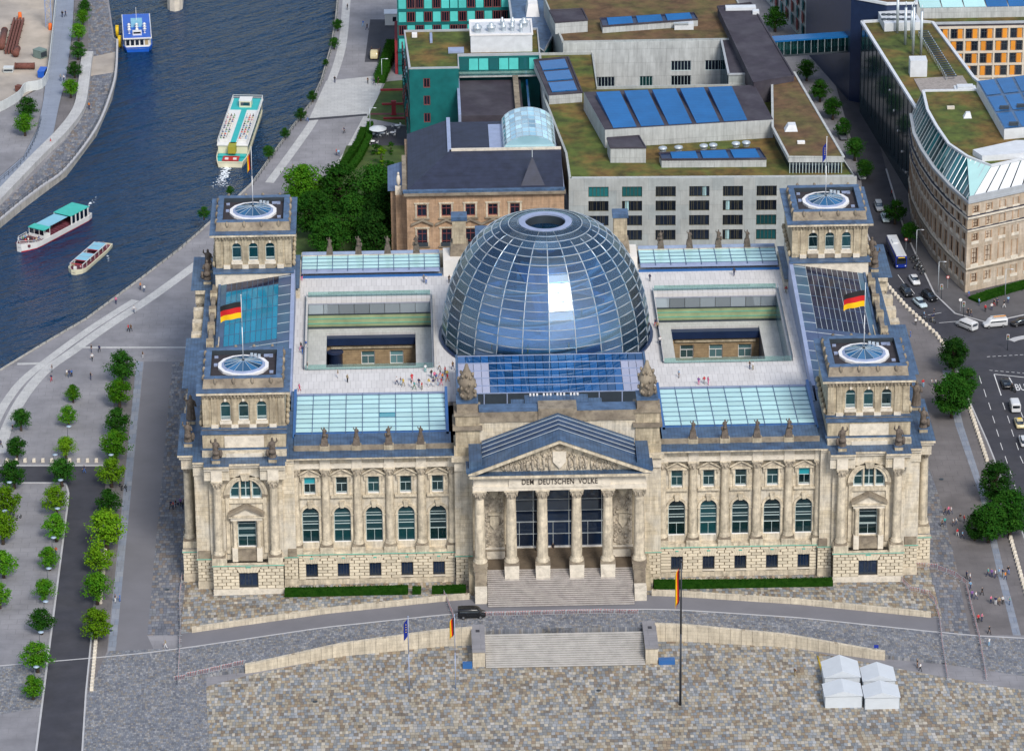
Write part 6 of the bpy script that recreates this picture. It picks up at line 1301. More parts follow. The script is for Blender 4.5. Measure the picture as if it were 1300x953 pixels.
tree_variants('small', [(3.2, 1.3, 14, 34, .16, 51, .5, .9, .1), (2.6, 1.5, 14, 36, .16, 52, .5, .9, 0)], ['leaf_old', 'leaf_young', 'leaf_lime'])
random.seed(77)
def row(pts, key, fmt, group, dy=26, w0=34, name='young_tree', z=0.0, cols=(0, 0, 1)):
    for i, q in enumerate(pts):
        px, py, w_ = q[:3]; c = q[3] if len(q) > 3 else random.choice(cols); s = w_/w0; p = at(px, py+dy*s, z)
        plant(name, key, (p.x, p.y, z), fmt.format(ORD[i]), 'tree', group, random.randrange(4), c, s*random.uniform(.96, 1.04), random.random()*6.28)
row([(155, 458, 37, 2), (152, 491, 35, 0), (150, 526, 36, 2), (147, 559, 36, 0), (142, 591, 36, 1), (138, 629, 32, 2), (136, 664, 46, 1), (127, 700, 36, 1), (124, 741, 34, 0), (122, 785, 38, 1)], 'young', '{} young tree from the river in the row beside the paved strip', 'young trees along the paved strip')
row([(93, 494, 22), (87.5, 522, 25), (84, 562, 26, 1), (79, 592, 33, 2), (72, 627, 34, 1), (72, 661, 34, 0), (63, 703, 27, 0), (57, 744, 27, 0), (53, 785, 26, 2), (48, 830, 30, 0), (42, 866, 28, 0)], 'young', '{} young tree from the river in the row with lamps left of the road', 'young trees left of the road')
row([(27, 526, 27, 2), (22, 564, 26, 2), (18, 594, 34, 2), (8, 628, 40, 1), (4, 663, 36, 1), (5, 708, 33, 0), (0, 749, 30, 0)], 'young', '{} young tree from the river in the leftmost row on the square', 'young trees at the left edge')
row([(108, 5, 24, 2), (105, 19, 24, 0), (100, 38, 25, 0), (99, 61, 26, 2), (95, 85, 24, 2), (90, 109, 26, 0)], 'young', '{} dense tree from the top in the row on the far bank walk', 'trees on the far bank walk', 20, 34, z=-.7)
row([(36, 134, 29, 2), (32, 155, 30, 0)], 'young', '{} tree from the top of the pair beside the white site fence', 'trees beside the site fence', 20, 34, z=-.7)
row([(429, 33, 17, 2), (424.5, 56, 17, 2), (414, 80, 11, 2), (397, 123, 17, 2), (382, 146, 19, 2), (362, 170, 15, 2), (341, 195, 18, 2), (292, 243, 13, 2), (259, 272, 17, 2)], 'young', '{} small quay tree from the top along the near river edge', 'trees along the near quay', 14, 34)
row([(984, 15, 36), (1024, 82, 30), (1041, 110, 28), (1057, 131, 30), (1070, 155, 28), (1085, 183, 30), (1097, 210, 26), (1136, 262, 32), (1155, 290, 26)], 'young', '{} street tree from the top in the dark street between the offices', 'trees in the dark street', 24, 34, name='street_tree', cols=(2,))
def big(px, py, s, label, var=0, col=0, group=None, hz=6.5):
    p = at(px, py, hz*s); plant('large_tree', 'large', (p.x, p.y, 0), label, 'tree', group, var, col, s, random.random()*6.28)
G1 = 'big trees by the street crossing'
big(1211, 450, .62, 'dark round tree nearest the crossing, on the right pavement', 0, 1, G1); big(1227, 485, .55, 'tree half hidden between two round trees by the traffic lane', 1, 0, G1); big(1209, 503, .72, 'broad round tree with bare trunk beside the bollard row', 2, 0, G1)
big(1265, 610, .68, 'upper tree of the clump at the right edge beside the street', 1, 1, G1); big(1283, 652, .72, 'outermost tree of the clump at the right edge, over the kerb', 2, 0, G1); big(1256, 662, .66, 'tree at the front of the clump at the right edge, above a group of people', 0, 0, G1); big(1238, 668, .45, 'low tree at the left side of the clump at the right edge', 1, 1, G1)
G2 = 'big trees behind the rear left tower'
for i, (px, py, s, lab) in enumerate(((385, 238, .92, 'bright green tree behind the rear left tower, next to the quay walk'), (432, 238, 1.0, 'tall tree at the top middle of the grove behind the roof'), (478, 244, .95, 'round tree at the top right of the grove beside the palace'), (398, 272, .92, 'leafy tree at the left of the grove, close to the tower'), (446, 276, .9, 'full tree in the middle of the grove behind the skylight'), (494, 272, .95, 'darker tree of the grove nearest the palace wall'), (418, 300, .8, 'front left tree of the grove just over the rear skylight'), (474, 298, .95, 'front right tree of the grove just over the rear skylight'))): big(px, py, s, lab, i, (2, 0, 0, 0, 0, 1, 0, 1)[i], G2)
# garden shrubs and clipped hedges
for i, (px, py, s, lab) in enumerate(((484, 205, 1.5, 'lime green bush in the middle of the palace garden'), (478, 190, 1.2, 'clipped conical bush below the white parasol'), (496, 190, 1.0, 'small bush beside the little garden pool'), (493, 212, 1.3, 'dark upright bush beside the palace bay'), (470, 222, 1.2, 'yellowish bush at the front of the palace garden'))): p = at(px, py, 1.2); plant('garden_bush', 'small', (p.x, p.y, 0), lab, 'bush', 'bushes in the palace garden', i, (2, 0, 0, 0, 2)[i], s)
def hedge(name, pts, w, h, label, z=lambda x, y: 0.0, px=True, seed=1):
    random.seed(seed); P = [Vector(XY(*q)) for q in pts] if px else [Vector(q) for q in pts]; t = thing(name, label, 'hedge'); m = MB(); lv = MB()
    for a, b in zip(P, P[1:]):
        d = (b-a); L_ = d.length; d.normalize(); n_ = Vector((-d.y, d.x)); k = max(1, int(L_/1.2))
        for i in range(k):
            p, q = a+d*L_*i/k, a+d*L_*(i+1)/k; c = (p+q)/2; zz = z(c.x, c.y)
            j = [random.uniform(-.05, .05) for _ in range(4)]
            vs_ = [p-n_*w*.42, q-n_*w*.42, q+n_*w*.42, p+n_*w*.42]; m.add([(v.x, v.y, zz-.3) for v in vs_]+[(v.x, v.y, zz+h*.9) for v in vs_], [(4, 5, 6, 7), (0, 1, 5, 4), (1, 2, 6, 5), (2, 3, 7, 6), (3, 0, 4, 7)], 'leaf_hedge')
            for _ in range(int(26*(h+w*.7))):
                f = random.random(); u = random.uniform(-.5, .5)
                if random.random() < .5: pt = p+(q-p)*f+n_*w*u; zq_ = zz+h*random.uniform(.9, 1.03)
                else: pt = p+(q-p)*f+n_*w*.5*random.choice((-1, 1))*random.uniform(.88, 1.04); zq_ = zz+h*random.uniform(.02, 1.0)
                a_ = Vector((random.gauss(0, 1), random.gauss(0, 1), random.gauss(0, 1)+.6)).normalized(); e1 = a_.orthogonal().normalized(); e2 = a_.cross(e1); s = random.uniform(.06, .13); c3 = Vector((pt.x, pt.y, zq_)); lv.add([c3-e1*s, c3-e2*s, c3+e1*s, c3+e2*s], [(0, 1, 2, 3)], 'leaf_hedge')
    ob('core', m, t); ob('foliage', lv, t); return t
gzz = lambda x, y: gz(x, y)
hedge('clipped_hedge', [(-50.4, -1.6), (-27.8, -3.6)], 1.9, 1.5, 'long clipped green hedge before the left wing, above the ramp wall', gzz, False, 3)
hedge('clipped_hedge', [(-27.0, -3.8), (-25.4, -3.9)], 1.7, 1.2, 'short clipped hedge stub between the long hedge and the portico', gzz, False, 4)
hedge('clipped_hedge', [(-23.4, -4.2), (-17.2, -4.6)], 1.6, 1.2, 'short clipped hedge against the left side of the portico steps', gzz, False, 5)
hedge('clipped_hedge', [(17.2, -4.6), (50.3, -1.8)], 1.8, 1.4, 'long clipped green hedge before the right wing, above the ramp wall', gzz, False, 6)
hedge('garden_hedge', [(431, 222), (441, 206), (456, 184), (462, 168)], 1.8, 1.5, 'clipped garden hedge stepping along the river promenade', seed=7)
hedge('garden_hedge', [(446, 216), (456, 203), (468, 180), (470, 160)], 1.6, 1.3, 'inner clipped hedge of the palace garden', seed=8)
hedge('garden_hedge', [(498, 60), (490, 85), (482, 106)], 3.0, 2.2, 'dark tall hedge between the promenade and the teal offices', seed=9)
hedge('planting_bed', [(1236, 383), (1262, 374), (1305, 362)], 3.6, .8, 'low green planting bed in front of the beige corner house', seed=10)
# ================================================================== flags and statues
mat('flag_black', (.012, .012, .014), .8, var=0); mat('flag_red', (.55, .01, .012), .8, var=.05); mat('flag_gold', (.85, .50, .0), .8, var=.05); mat('flag_blue', (.008, .03, .30), .8, var=.05); mat('flag_yellow', (.85, .62, .02), .7, var=0); mat('pole_white', (.72, .73, .74), .4, .2, var=.03); mat('pole_dark', (.03, .035, .045), .4, .3, var=.1)
def wavy(mb, o, w, h, bands, droop=.35, amp=.22, sx=-1, curl=0.0):
    nx = 12; nb = len(bands)*2
    def P(i, j):
        u, v = i/nx, j/nb; x = sx*w*u*(1-.12*curl); y = amp*math.sin(u*7+v*1.5)*u; z = -h*v-droop*h*u*u*.9-.12*h*math.sin(u*6.0)*u*.5
        return (o[0]+x, o[1]+y, o[2]+z)
    for j in range(nb):
        for i in range(nx): mb.add([P(i, j), P(i+1, j), P(i+1, j+1), P(i, j+1)], [(0, 1, 2, 3)], bands[j//2], True)
def flagpole(loc, h, label, kind, r=.09, pm='pole_white', w=3.8, fh=3.2, group=None, drop=1.2, sx=-1):
    t = thing('flagpole', label, 'flagpole', loc, 0, group); m = MB(); m.tube((0, 0, -.2), (0, 0, h*.5), r, pm, 8, r*.8); m.tube((0, 0, h*.5), (0, 0, h), r*.8, pm, 8, r*.55); m.blob((0, 0, h+.1), (r*1.3, r*1.3, r*1.5), pm, 7, 5); ob('pole', m, t)
    f = MB()
    if kind == 'tri': wavy(f, (sx*r, 0, h-drop), w, fh, ['flag_black', 'flag_red', 'flag_gold'], .38, .3, sx)
    elif kind == 'tri_limp': 
        for k, c in enumerate(('flag_black', 'flag_red', 'flag_gold')): wavy(f, (sx*(r+.02+.22*k), -.08*k, h-drop-.15*k), .34, fh, [c, c], .3, .25, sx)
    else:
        for k in range(3): wavy(f, (sx*(r+.02+.2*k), -.1*k, h-drop-.2*k), .3, fh, ['flag_blue', 'flag_blue'], .3, .25, sx)
        for k in range(4): f.blob((sx*(r+.3), -.35, h-drop-fh*(.3+.14*k)), (.09, .03, .09), 'flag_yellow', 6, 4)
    ob('flag', f, t); return t
flagpole((-57.25, 16.4, 40.4), 12.4, 'white flagpole with black red gold flag flying on the front left tower', 'tri')
flagpole((57.05, 16.4, 40.4), 12.4, 'white flagpole with black red gold flag flying on the front right tower', 'tri')
flagpole((-57.25, 93.15, 40.4), 12.0, 'white flagpole with limp black red gold flag on the rear left tower', 'tri_limp')
flagpole((57.05, 93.15, 40.4), 12.0, 'white flagpole with limp blue flag on the rear right tower', 'eu')
p = at(518, 783, 14.5); flagpole((p.x, p.y, 0), 14.5, 'thin grey flagpole with blue flag before the ramp wall', 'eu', .1, 'zinc_light', 1, 3.4, None, .3)
p = at(577, 781, 14.5); flagpole((p.x, p.y, 0), 14.5, 'thin grey flagpole with limp black red gold flag before the ramp wall', 'tri_limp', .1, 'zinc_light', 1, 3.4, None, .3)
p = at(865, 712, 28); flagpole((p.x, p.y, 0), 28, 'tall dark flagpole with large limp black red gold flag right of the steps', 'tri_limp', .22, 'pole_dark', 1.3, 6.4, None, 1.2)
def statue_mesh(seed, h, seated=False):
    random.seed(seed); m = MB(); m.lathe([(h*.19, 0), (h*.17, h*.1), (h*.13, h*.38), (h*.145, h*.6), (h*.16, h*.72), (h*.07, h*.8), (h*.055, h*.84)], (0, 0, 0), 10, 'statue'); m.blob((0, -h*.015, h*.9), (h*.062, h*.068, h*.085), 'statue', 8, 6)
    sgn = random.choice((-1, 1)); m.tube((sgn*h*.13, 0, h*.73), (sgn*h*.2, -h*.07, h*.55), h*.045, 'statue', 6, h*.035); m.tube((sgn*h*.2, -h*.07, h*.55), (sgn*h*.14, -h*.17, h*.62), h*.035, 'statue', 6, h*.028)
    m.tube((-sgn*h*.13, 0, h*.73), (-sgn*h*.22, -.02, h*.8), h*.045, 'statue', 6, h*.034); m.tube((-sgn*h*.22, 0, h*.8), (-sgn*h*.2, -h*.05, h*.97), h*.034, 'statue', 6, h*.025)
    for i in range(9): a = random.random()*6.28; m.tube((h*.16*math.cos(a), h*.16*math.sin(a), h*.04), (h*.11*math.cos(a+.3), h*.11*math.sin(a+.3), h*.6), h*.028, 'statue', 5, h*.015)
    if seated: m.blob((0, -h*.14, h*.33), (h*.17, h*.16, h*.13), 'statue', 8, 5, .1); m.blob((sgn*h*.22, h*.02, h*.2), (h*.1, h*.14, h*.2), 'statue', 7, 5, .15)
    m.mats = ['statue_stone']; return m
SM = [statue_mesh(61, 3.1).mesh('figure'), statue_mesh(62, 3.3, True).mesh('figure'), statue_mesh(63, 3.2).mesh('figure'), statue_mesh(64, 3.3, True).mesh('figure')]
pdm = MB(); pdm.box(-.75, .75, -.75, .75, 0, .7, 'stone_tower'); pdm.box(-.85, .85, -.85, .85, .7, .85, 'zinc_plain'); pdm = pdm.mesh('pedestal'); pds = MB(); pds.frus((-.7, .7, -.6, .6), (-.5, .5, -.45, .45), 0, 1.5, 'statue_stone'); pds = pds.mesh('pedestal')
def statue(loc, label, var, ped, ph, s=1.0, group=None):
    t = thing('roof_statue', label, 'statue', loc, 0, group); link('pedestal', ped, t); link('figure', SM[var % 4], t, (0, 0, ph), scale=(s, s, s))
for s, side in ((-1, 'left'), (1, 'right')):
    for k, x in enumerate(CX[1:5]):
        n_ = ORD[k]; statue((s*x, 6.3, 27.05), f'dark stone figure on the {side} wing parapet, {n_} from the portico', k, pds, 1.4, .72, f'parapet figures of the {side} wing')
        p = (s*(x+(-.1)), 105.6); statue((p[0], p[1], 24.4), f'dark figure behind the rear {side} skylight, {n_} from the dome', k+1, pds, 1.3, .75, f'rear parapet figures {side}')
    for x, lab in ((51.95, 'inner'), (62.25, 'outer')): statue((s*x, 1.9, 26.13), f'dark seated figure before the front {side} tower, {lab} one of two', 1 if lab == 'inner' else 3, pdm, .85, 1.2, f'figures before the {side} tower')
    statue((s*67.6, 9.5, 26.13), f'dark figure group on the {side} end cornice beside the front tower', 3, pdm, .85, 1.25); statue((s*67.4, 19.5, 26.13), f'tall dark figure on the {side} end cornice, farther from the front', 0, pdm, .85, 1.6)
    statue((s*66.6, 87.5, 25.9), f'dark weathered figure beside the rear {side} tower', 1, pdm, .85, 1.3); statue((s*66.6, 93.5, 25.9), f'second dark figure beside the rear {side} tower, farther back', 2, pdm, .85, 1.3)
# ================================================================== boats
mat('boat_white', (.72, .72, .70), .4, var=.06); mat('boat_cream', (.70, .66, .48), .4, var=.06); mat('boat_red', (.45, .02, .03), .5, var=.1); mat('boat_blue', (.01, .10, .50), .4, var=.08); mat('boat_deck', (.02, .42, .42), .5, var=.08); mat('awning_teal', (.05, .45, .38), .6, var=.1, vscale=1); mat('awning_blue', (.22, .48, .60), .5, var=.06); mat('boat_seat', (.16, .04, .06), .7, var=.2); mat('yellow', (.75, .50, .01), .6, var=.05); mat('foam', (.75, .80, .84), .9, var=.1)
mat('olive', (.30, .30, .03), .7, var=.1)
def hull(L_, W_, h, bow=.25, stern=.08, mt='boat_white', low='boat_red', deck='boat_deck', n=14):
    """x forward; plan tapers to the bow; two-coloured side and a recessed deck"""
    st = []
    for i in range(n+1):
        t = i/n; x = -L_/2+L_*t
        w = W_/2*(min(1, (1-t)/bow)**.55 if t > 1-bow else 1)*(1 if t > stern else .82+.18*t/stern); st.append((x, max(w, .12*W_ if t == 1 else w), .35*h*max(0, (t-.7)/.3)**2))
    mb = MB()
    for s in (-1, 1):
        for (xa, wa, ra), (xb, wb, rb) in zip(st, st[1:]):
            for z0, z1, k0, k1, mm in ((-.5, h*.18, .86, .96, low), (h*.18, h, .96, 1.0, mt)):
                q = [(xa, s*wa*k0, z0), (xb, s*wb*k0, z0), (xb, s*wb*k1, z1+(rb if z1 == h else 0)), (xa, s*wa*k1, z1+(ra if z1 == h else 0))]; mb.add(q if s < 0 else q[::-1], [(0, 1, 2, 3)], mm)
            q = [(xa, s*wa, h+ra), (xb, s*wb, h+rb), (xb, s*(wb-.22), h+rb), (xa, s*(wa-.22), h+ra)]; mb.add(q if s < 0 else q[::-1], [(0, 1, 2, 3)], mt)
    x0, w0, r0 = st[0]; mb.add([(x0, w0*.86, -.5), (x0, -w0*.86, -.5), (x0, -w0, h), (x0, w0, h)], [(3, 2, 1, 0)], mt); x1, w1, r1 = st[-1]; mb.add([(x1, -w1*.86, -.5), (x1, w1*.86, -.5), (x1, w1, h+r1), (x1, -w1, h+r1)], [(0, 1, 2, 3)], mt)
    d = MB(); pts = [(x, -w+.2) for x, w, _ in st]+[(x, w-.2) for x, w, _ in st[::-1]]; d.prism(pts, h-.5, h-.35, deck); return mb, d, st
def boat(name, label, A, B, W_, h, **k):
    a, b = at(*A, ZW+h), at(*B, ZW+h); L_ = (b-a).length; c = (a+b)/2; t = thing(name, label, 'boat', (c.x, c.y, ZW), math.atan2(b.y-a.y, b.x-a.x)); hb, dk, st = hull(L_, W_, h, **k); ob('hull', hb, t); ob('deck', dk, t); return t, L_
def rail(mb, pts, h, mt='rails', n=3, r=.03):
    for k in range(n): mb.path([(p[0], p[1], p[2]+h*(k+1)/n) for p in pts], r, mt, 4)
    for p in pts: mb.tube(p, (p[0], p[1], p[2]+h), r, mt, 4)
PCOL = [(.55, .06, .06), (.06, .09, .2), (.6, .6, .6), (.03, .03, .035), (.15, .3, .5), (.45, .35, .2), (.5, .25, .3), (.1, .25, .12), (.7, .65, .55)]
for i, c in enumerate(PCOL): mat(f'cloth_{i}', c, .85, var=.1)
SKIN = mat('skin', (.50, .30, .21), .6, var=.03)
def seated_crowd(par, spots, seed, label, group=None):
    """far-off seated passengers, each a few pixels"""
    random.seed(seed); m = MB()
    for x, y, z in spots:
        c = f'cloth_{random.randrange(9)}'; m.blob((x, y, z+.35), (.2, .24, .36), c, 6, 4); m.blob((x+.15, y, z+.1), (.28, .2, .12), f'cloth_{random.choice((1, 3, 3))}', 5, 3); m.blob((x, y, z+.82), (.11, .11, .14), 'skin', 5, 4); m.blob((x-.02, y, z+.88), (.12, .12, .12), random.choice(('bronze', 'bark', 'cloth_5')), 5, 3)
    o = ob('seated_passengers', m, None, loc=par.location, rz=par.rotation_euler.z, kind='stuff', label=label, cat='passengers'); return o
# big white tour boat with turquoise sun deck, heading up river
b1, L1 = boat('tour_boat', 'long white tour boat with turquoise sun deck full of passengers', (292, 205), (317, 131), 7.4, 1.5, bow=.12, stern=.1, low='boat_cream', mt='boat_cream'); x0 = -L1/2
m = MB(); m.box(x0+5.5, L1/2-3.2, -3.4, 3.4, 1.2, 3.3, 'boat_cream'); m.box(x0+5.2, L1/2-2.6, -3.6, 3.6, 3.3, 3.6, 'boat_white'); ob('saloon', m, b1)
for s in (-1, 1):
    for i in range(9): m = MB(); u = (L1-12)/9; m.box(x0+7+i*u, x0+7+(i+.82)*u, s*3.4, s*3.46, 1.75, 2.95, 'pane_teal'); ob('window', m, b1)
m = MB(); m.box(x0+5.4, L1/2-2.8, -3.35, 3.35, 3.6, 3.68, 'boat_white'); m.box(x0+6, L1/2-3, -.65, .65, 3.68, 3.72, 'boat_deck'); m.box(L1/2-10.5, L1/2-2.9, -3.3, 3.3, 3.682, 3.73, 'boat_deck'); ob('sun_deck', m, b1)
m = MB(); m.box(L1/2-9, L1/2-6.4, -1.5, 1.3, 3.7, 5.3, 'boat_cream'); m.box(L1/2-9.1, L1/2-6.2, -1.6, 1.4, 5.3, 5.45, 'boat_white'); m.box(L1/2-9.06, L1/2-9.0, -1.2, 1.0, 4.2, 5.0, 'pane_dark'); ob('wheelhouse', m, b1)
m = MB(); rail(m, [(x0+5.4, -3.5, 3.6)]+[(x0+5.4+i*(L1-8.4)/10, -3.5, 3.6) for i in range(1, 11)]+[(x0+5.4+i*(L1-8.4)/10, 3.5, 3.6) for i in range(10, -1, -1)], 1.0, 'boat_white', 2, .06); ob('railing', m, b1)
m = MB(); m.box(x0+.3, x0+3.2, -1.9, 1.9, 1.5, 1.62, 'boat_red'); m.box(x0+.8, x0+1.4, -1.4, -.6, 1.62, 1.9, 'boat_white'); m.box(x0+.8, x0+1.4, .5, 1.3, 1.62, 1.9, 'boat_white'); m.box(x0+3.6, x0+6.6, -.9, .9, 2.0, 3.72, 'olive'); m.box(x0+3.4, x0+5.2, -3.2, 3.2, 1.3, 1.45, 'boat_deck'); ob('stern_platform', m, b1)
spots = []; bm_ = MB()
for i in range(12):
    x = x0+7+i*1.35
    if x > L1/2-11: break
    for y in (-2.9, -2.2, -1.5, 1.5, 2.2, 2.9): spots.append((x, y, 4.1))
    for s in (-1, 1): bm_.box(x-.2, x+.2, s*1.15, s*3.2, 3.72, 4.1, 'boat_white'); bm_.box(x-.3, x-.22, s*1.15, s*3.2, 4.1, 4.5, 'boat_white')
ob('benches', bm_, b1, kind='stuff'); seated_crowd(b1, spots, 5, 'rows of passengers seated on the turquoise sun deck of the tour boat')
# red-bottomed boat with two awnings
b2, L2 = boat('excursion_boat', 'white excursion boat with red waterline and turquoise awnings near the far quay', (107, 268), (24, 312), 5.2, 1.45, bow=.16, stern=.06, deck='boat_seat'); x0 = -L2/2
m = MB(); m.box(x0+1.2, x0+8.0, -2.4, 2.4, 3.35, 3.5, 'awning_teal'); ob('awning', m, b2); m = MB(); m.box(x0+8.1, x0+15.2, -2.1, 1.5, 3.1, 3.2, 'awning_blue'); ob('awning', m, b2)
m = MB(); m.box(x0+15.2, x0+17.6, -2.2, 2.2, 3.2, 3.36, 'awning_teal'); m.box(x0+15.3, x0+17.5, -2.1, 2.1, 1.2, 1.9, 'boat_white')
for x in (x0+15.3, x0+17.4):
    for y in (-2.1, -.7, .7, 2.0): m.box(x, x+.1, y, y+.12, 1.9, 3.2, 'boat_white')
m.box(x0+17.42, x0+17.46, -1.9, 1.9, 2.0, 3.1, 'pane_dark'); ob('wheelhouse', m, b2)
m = MB(); m.box(x0+1.4, x0+7.8, -2.35, -2.25, 1.2, 3.35, 'pane_dark'); m.box(x0+1.4, x0+7.8, 2.25, 2.35, 1.2, 3.35, 'pane_dark'); m.box(x0+1.3, x0+1.4, -2.3, 2.3, 1.2, 3.35, 'boat_white')
for i in range(5): m.box(x0+1.6+i*1.5, x0+2.0+i*1.5, 2.3, 2.42, 1.2, 3.35, 'boat_white'); m.box(x0+1.6+i*1.5, x0+2.0+i*1.5, -2.42, -2.3, 1.2, 3.35, 'boat_white')
ob('cabin', m, b2); m = MB(); spots = []
for i in range(6):
    for y in (-1.3, 1.3): m.box(x0+8.6+i*1.1, x0+9.0+i*1.1, y-.6, y+.6, 1.0, 1.6, 'boat_seat')
for i in range(5):
    for y in (-1.5, 0, 1.5): m.box(x0+18.4+i*.95, x0+18.8+i*.95, y-.4, y+.4, 1.0, 1.5, 'boat_seat'); spots.append((x0+18.6+i*.95, y, 1.45))
ob('benches', m, b2, kind='stuff'); seated_crowd(b2, spots[2:12], 6, 'handful of passengers on the open bow of the excursion boat')
m = MB(); rail(m, [(x0+18, -2.4, 1.4), (x0+21, -2.3, 1.4), (L2/2-1.6, -1.5, 1.5), (L2/2-.4, 0, 1.7), (L2/2-1.6, 1.5, 1.5), (x0+21, 2.3, 1.4), (x0+18, 2.4, 1.4)], .8, 'boat_white', 2, .05); ob('railing', m, b2)
# small low cream boat
b3, L3 = boat('river_launch', 'small low cream river launch with glass roof panels and red seats', (134, 308), (93, 344), 4.2, .9, bow=.1, stern=.2, low='boat_cream', mt='boat_cream', deck='boat_seat'); x0 = -L3/2
m = MB()
for y in (-1.5, 1.4): m.box(x0+2.5, L3/2-1.5, y, y+.12, 1.8, 1.95, 'boat_white')
for i in range(7): x = x0+2.6+i*(L3-4.4)/6; m.box(x-.06, x+.06, -1.5, 1.5, 1.8, 1.92, 'boat_red'); m.box(x-.05, x+.05, -1.5, -1.4, .6, 1.8, 'boat_white'); m.box(x-.05, x+.05, 1.42, 1.5, .6, 1.8, 'boat_white')
ob('roof_frame', m, b3)
for i in (0, 1, 3, 4): m = MB(); x = x0+2.7+i*(L3-4.4)/6; m.box(x, x+(L3-4.4)/6-.15, -1.35, 1.35, 1.93, 1.96, 'awning_blue'); ob('roof_panel', m, b3)
m = MB(); spots = []
for i in range(8):
    for y in (-1.0, 1.0): m.box(x0+2.8+i*1.15, x0+3.2+i*1.15, y-.55, y+.55, .5, .95, 'boat_seat')
ob('benches', m, b3, kind='stuff'); m = MB(); m.box(L3/2-1.3, L3/2-.8, -.3, .3, .5, 1.5, 'boat_white'); m.box(x0+1.9, x0+2.5, -.5, .5, .6, 1.7, 'boat_blue'); ob('helm', m, b3); seated_crowd(b3, [(L3/2-2.2, -.8, .9), (L3/2-1.9, .9, .9), (x0+3.6, .8, .9), (x0+1.2, 0, .8)], 7, 'few passengers aboard the small cream river launch')
# moored blue and white boat seen from astern
b4, L4 = boat('moored_boat', 'blue and white passenger boat moored at yellow piles by the far quay', (175, 60), (172, 20), 7.2, 1.3, bow=.3, stern=.05, mt='boat_blue', low='boat_blue', deck='boat_white'); x0 = -L4/2
m = MB(); m.box(x0+.9, L4/2-6, -3.0, 3.0, 1.0, 3.3, 'boat_white'); ob('saloon', m, b4); m = MB(); m.box(x0+.2, L4/2-5.5, -3.5, 3.5, 3.3, 3.6, 'boat_white'); m.box(x0+.4, L4/2-5.7, -3.3, 3.3, 3.6, 3.66, 'boat_blue'); ob('sun_deck', m, b4)
for i in range(5): m = MB(); m.box(x0+.83, x0+.89, -2.6+i*1.15, -1.8+i*1.15, 1.5, 2.9, 'pane_dark' if i != 0 else 'cloth_5'); ob('stern_window', m, b4)
for s in (-1, 1):
    for i in range(6): m = MB(); m.box(x0+1.6+i*2.2, x0+3.2+i*2.2, s*3.0, s*3.06, 1.6, 2.8, 'pane_dark'); ob('window', m, b4)
m = MB(); m.box(x0+1.9, x0+3.2, -1.1, 1.1, 3.66, 4.6, 'boat_white'); m.box(x0+1.86, x0+1.9, -.9, .9, 4.1, 4.55, 'pane_dark'); m.box(x0+8, x0+10.5, -1.4, 1.4, 3.66, 5.2, 'awning_blue'); ob('deck_house', m, b4)
m = MB()
for x in (3.6, 5.4, 7.2):
    for y in (-1.9, 0, 1.9): m.lathe([(.3, 0), (.06, .1), (.06, .9), (.55, 1.0), (.1, 1.4)], (x0+x, y, 3.66), 8, 'boat_white')
ob('deck_furniture', m, b4, kind='stuff'); m = MB(); rail(m, [(x0+.4, -3.4, 3.6), (x0+5, -3.4, 3.6), (x0+10, -3.4, 3.6)], .9, 'boat_white', 2, .05); rail(m, [(x0+.4, 3.4, 3.6), (x0+5, 3.4, 3.6), (x0+10, 3.4, 3.6)], .9, 'boat_white', 2, .05); m.tube((x0+9, 0, 5), (x0+9, 0, 8.5), .06, 'boat_white', 5); ob('railing', m, b4)
for i, (px, py, lab) in enumerate(((149, 46, 'yellow mooring pile farther from the steps, beside the moored boat'), (152, 59, 'yellow mooring pile nearest, at the stern of the moored boat'))): p = at(px, py, ZW); m = MB(); m.tube((p.x, p.y, ZW-1), (p.x, p.y, ZW+2.6), .42, 'yellow', 10); m.tube((p.x, p.y, ZW+2.6), (p.x, p.y, ZW+2.75), .46, 'yellow', 10); ob('mooring_pile', m, None, label=lab, cat='pile')
# wakes: foam flecks on the water
def wake(px, seed, label, n, spread, sz):
    random.seed(seed); m = MB()
    for i in range(n):
        t = random.random(); x, y = px[0][0]+(px[1][0]-px[0][0])*t+random.gauss(0, spread*(.35+t)), px[0][1]+(px[1][1]-px[0][1])*t+random.gauss(0, spread*.4); p = at(x, y, ZW); s = sz*random.uniform(.4, 1.2)*(1.1-t*.7); a = random.random()*3.14; k = random.uniform(.3, .7)
        m.add([(p.x+s*math.cos(a+q)*(1 if j % 2 else k), p.y+s*math.sin(a+q)*(1 if j % 2 else k), ZW+.03+random.random()*.05) for j, q in enumerate((0, 1.1, 2.2, 3.2, 4.2, 5.3))], [tuple(range(6))], 'foam')
    ob('wake_foam', m, None, kind='stuff', label=label, cat='foam')
wake(((290, 208), (279, 236)), 1, 'white foam churned up behind the tour boat', 260, 3.6, .45); wake(((110, 265), (122, 250)), 2, 'pale foam behind the excursion boat', 26, 1.5, .35); wake(((136, 322), (138, 333)), 3, 'thin foam line beside the small launch', 14, .7, .3)
p = at(222, 14, ZW); m = MB(); m.prism([(p.x-1.9, p.y+1.5), (p.x-1.2, p.y), (p.x, p.y-.6), (p.x+1.2, p.y), (p.x+1.9, p.y+1.5), (p.x+1.9, p.y+16), (p.x-1.9, p.y+16)], ZW-2, ZW+3.4, 'stone_pale'); m.prism([(p.x-2.1, p.y+1.4), (p.x-1.3, p.y-.2), (p.x, p.y-.9), (p.x+1.3, p.y-.2), (p.x+2.1, p.y+1.4), (p.x+2.1, p.y+16), (p.x-2.1, p.y+16)], ZW+3.4, ZW+3.9, 'quay_wall'); ob('bridge_pier', m, None, label='pale stone bridge pier standing in the river at the top edge', cat='pier')
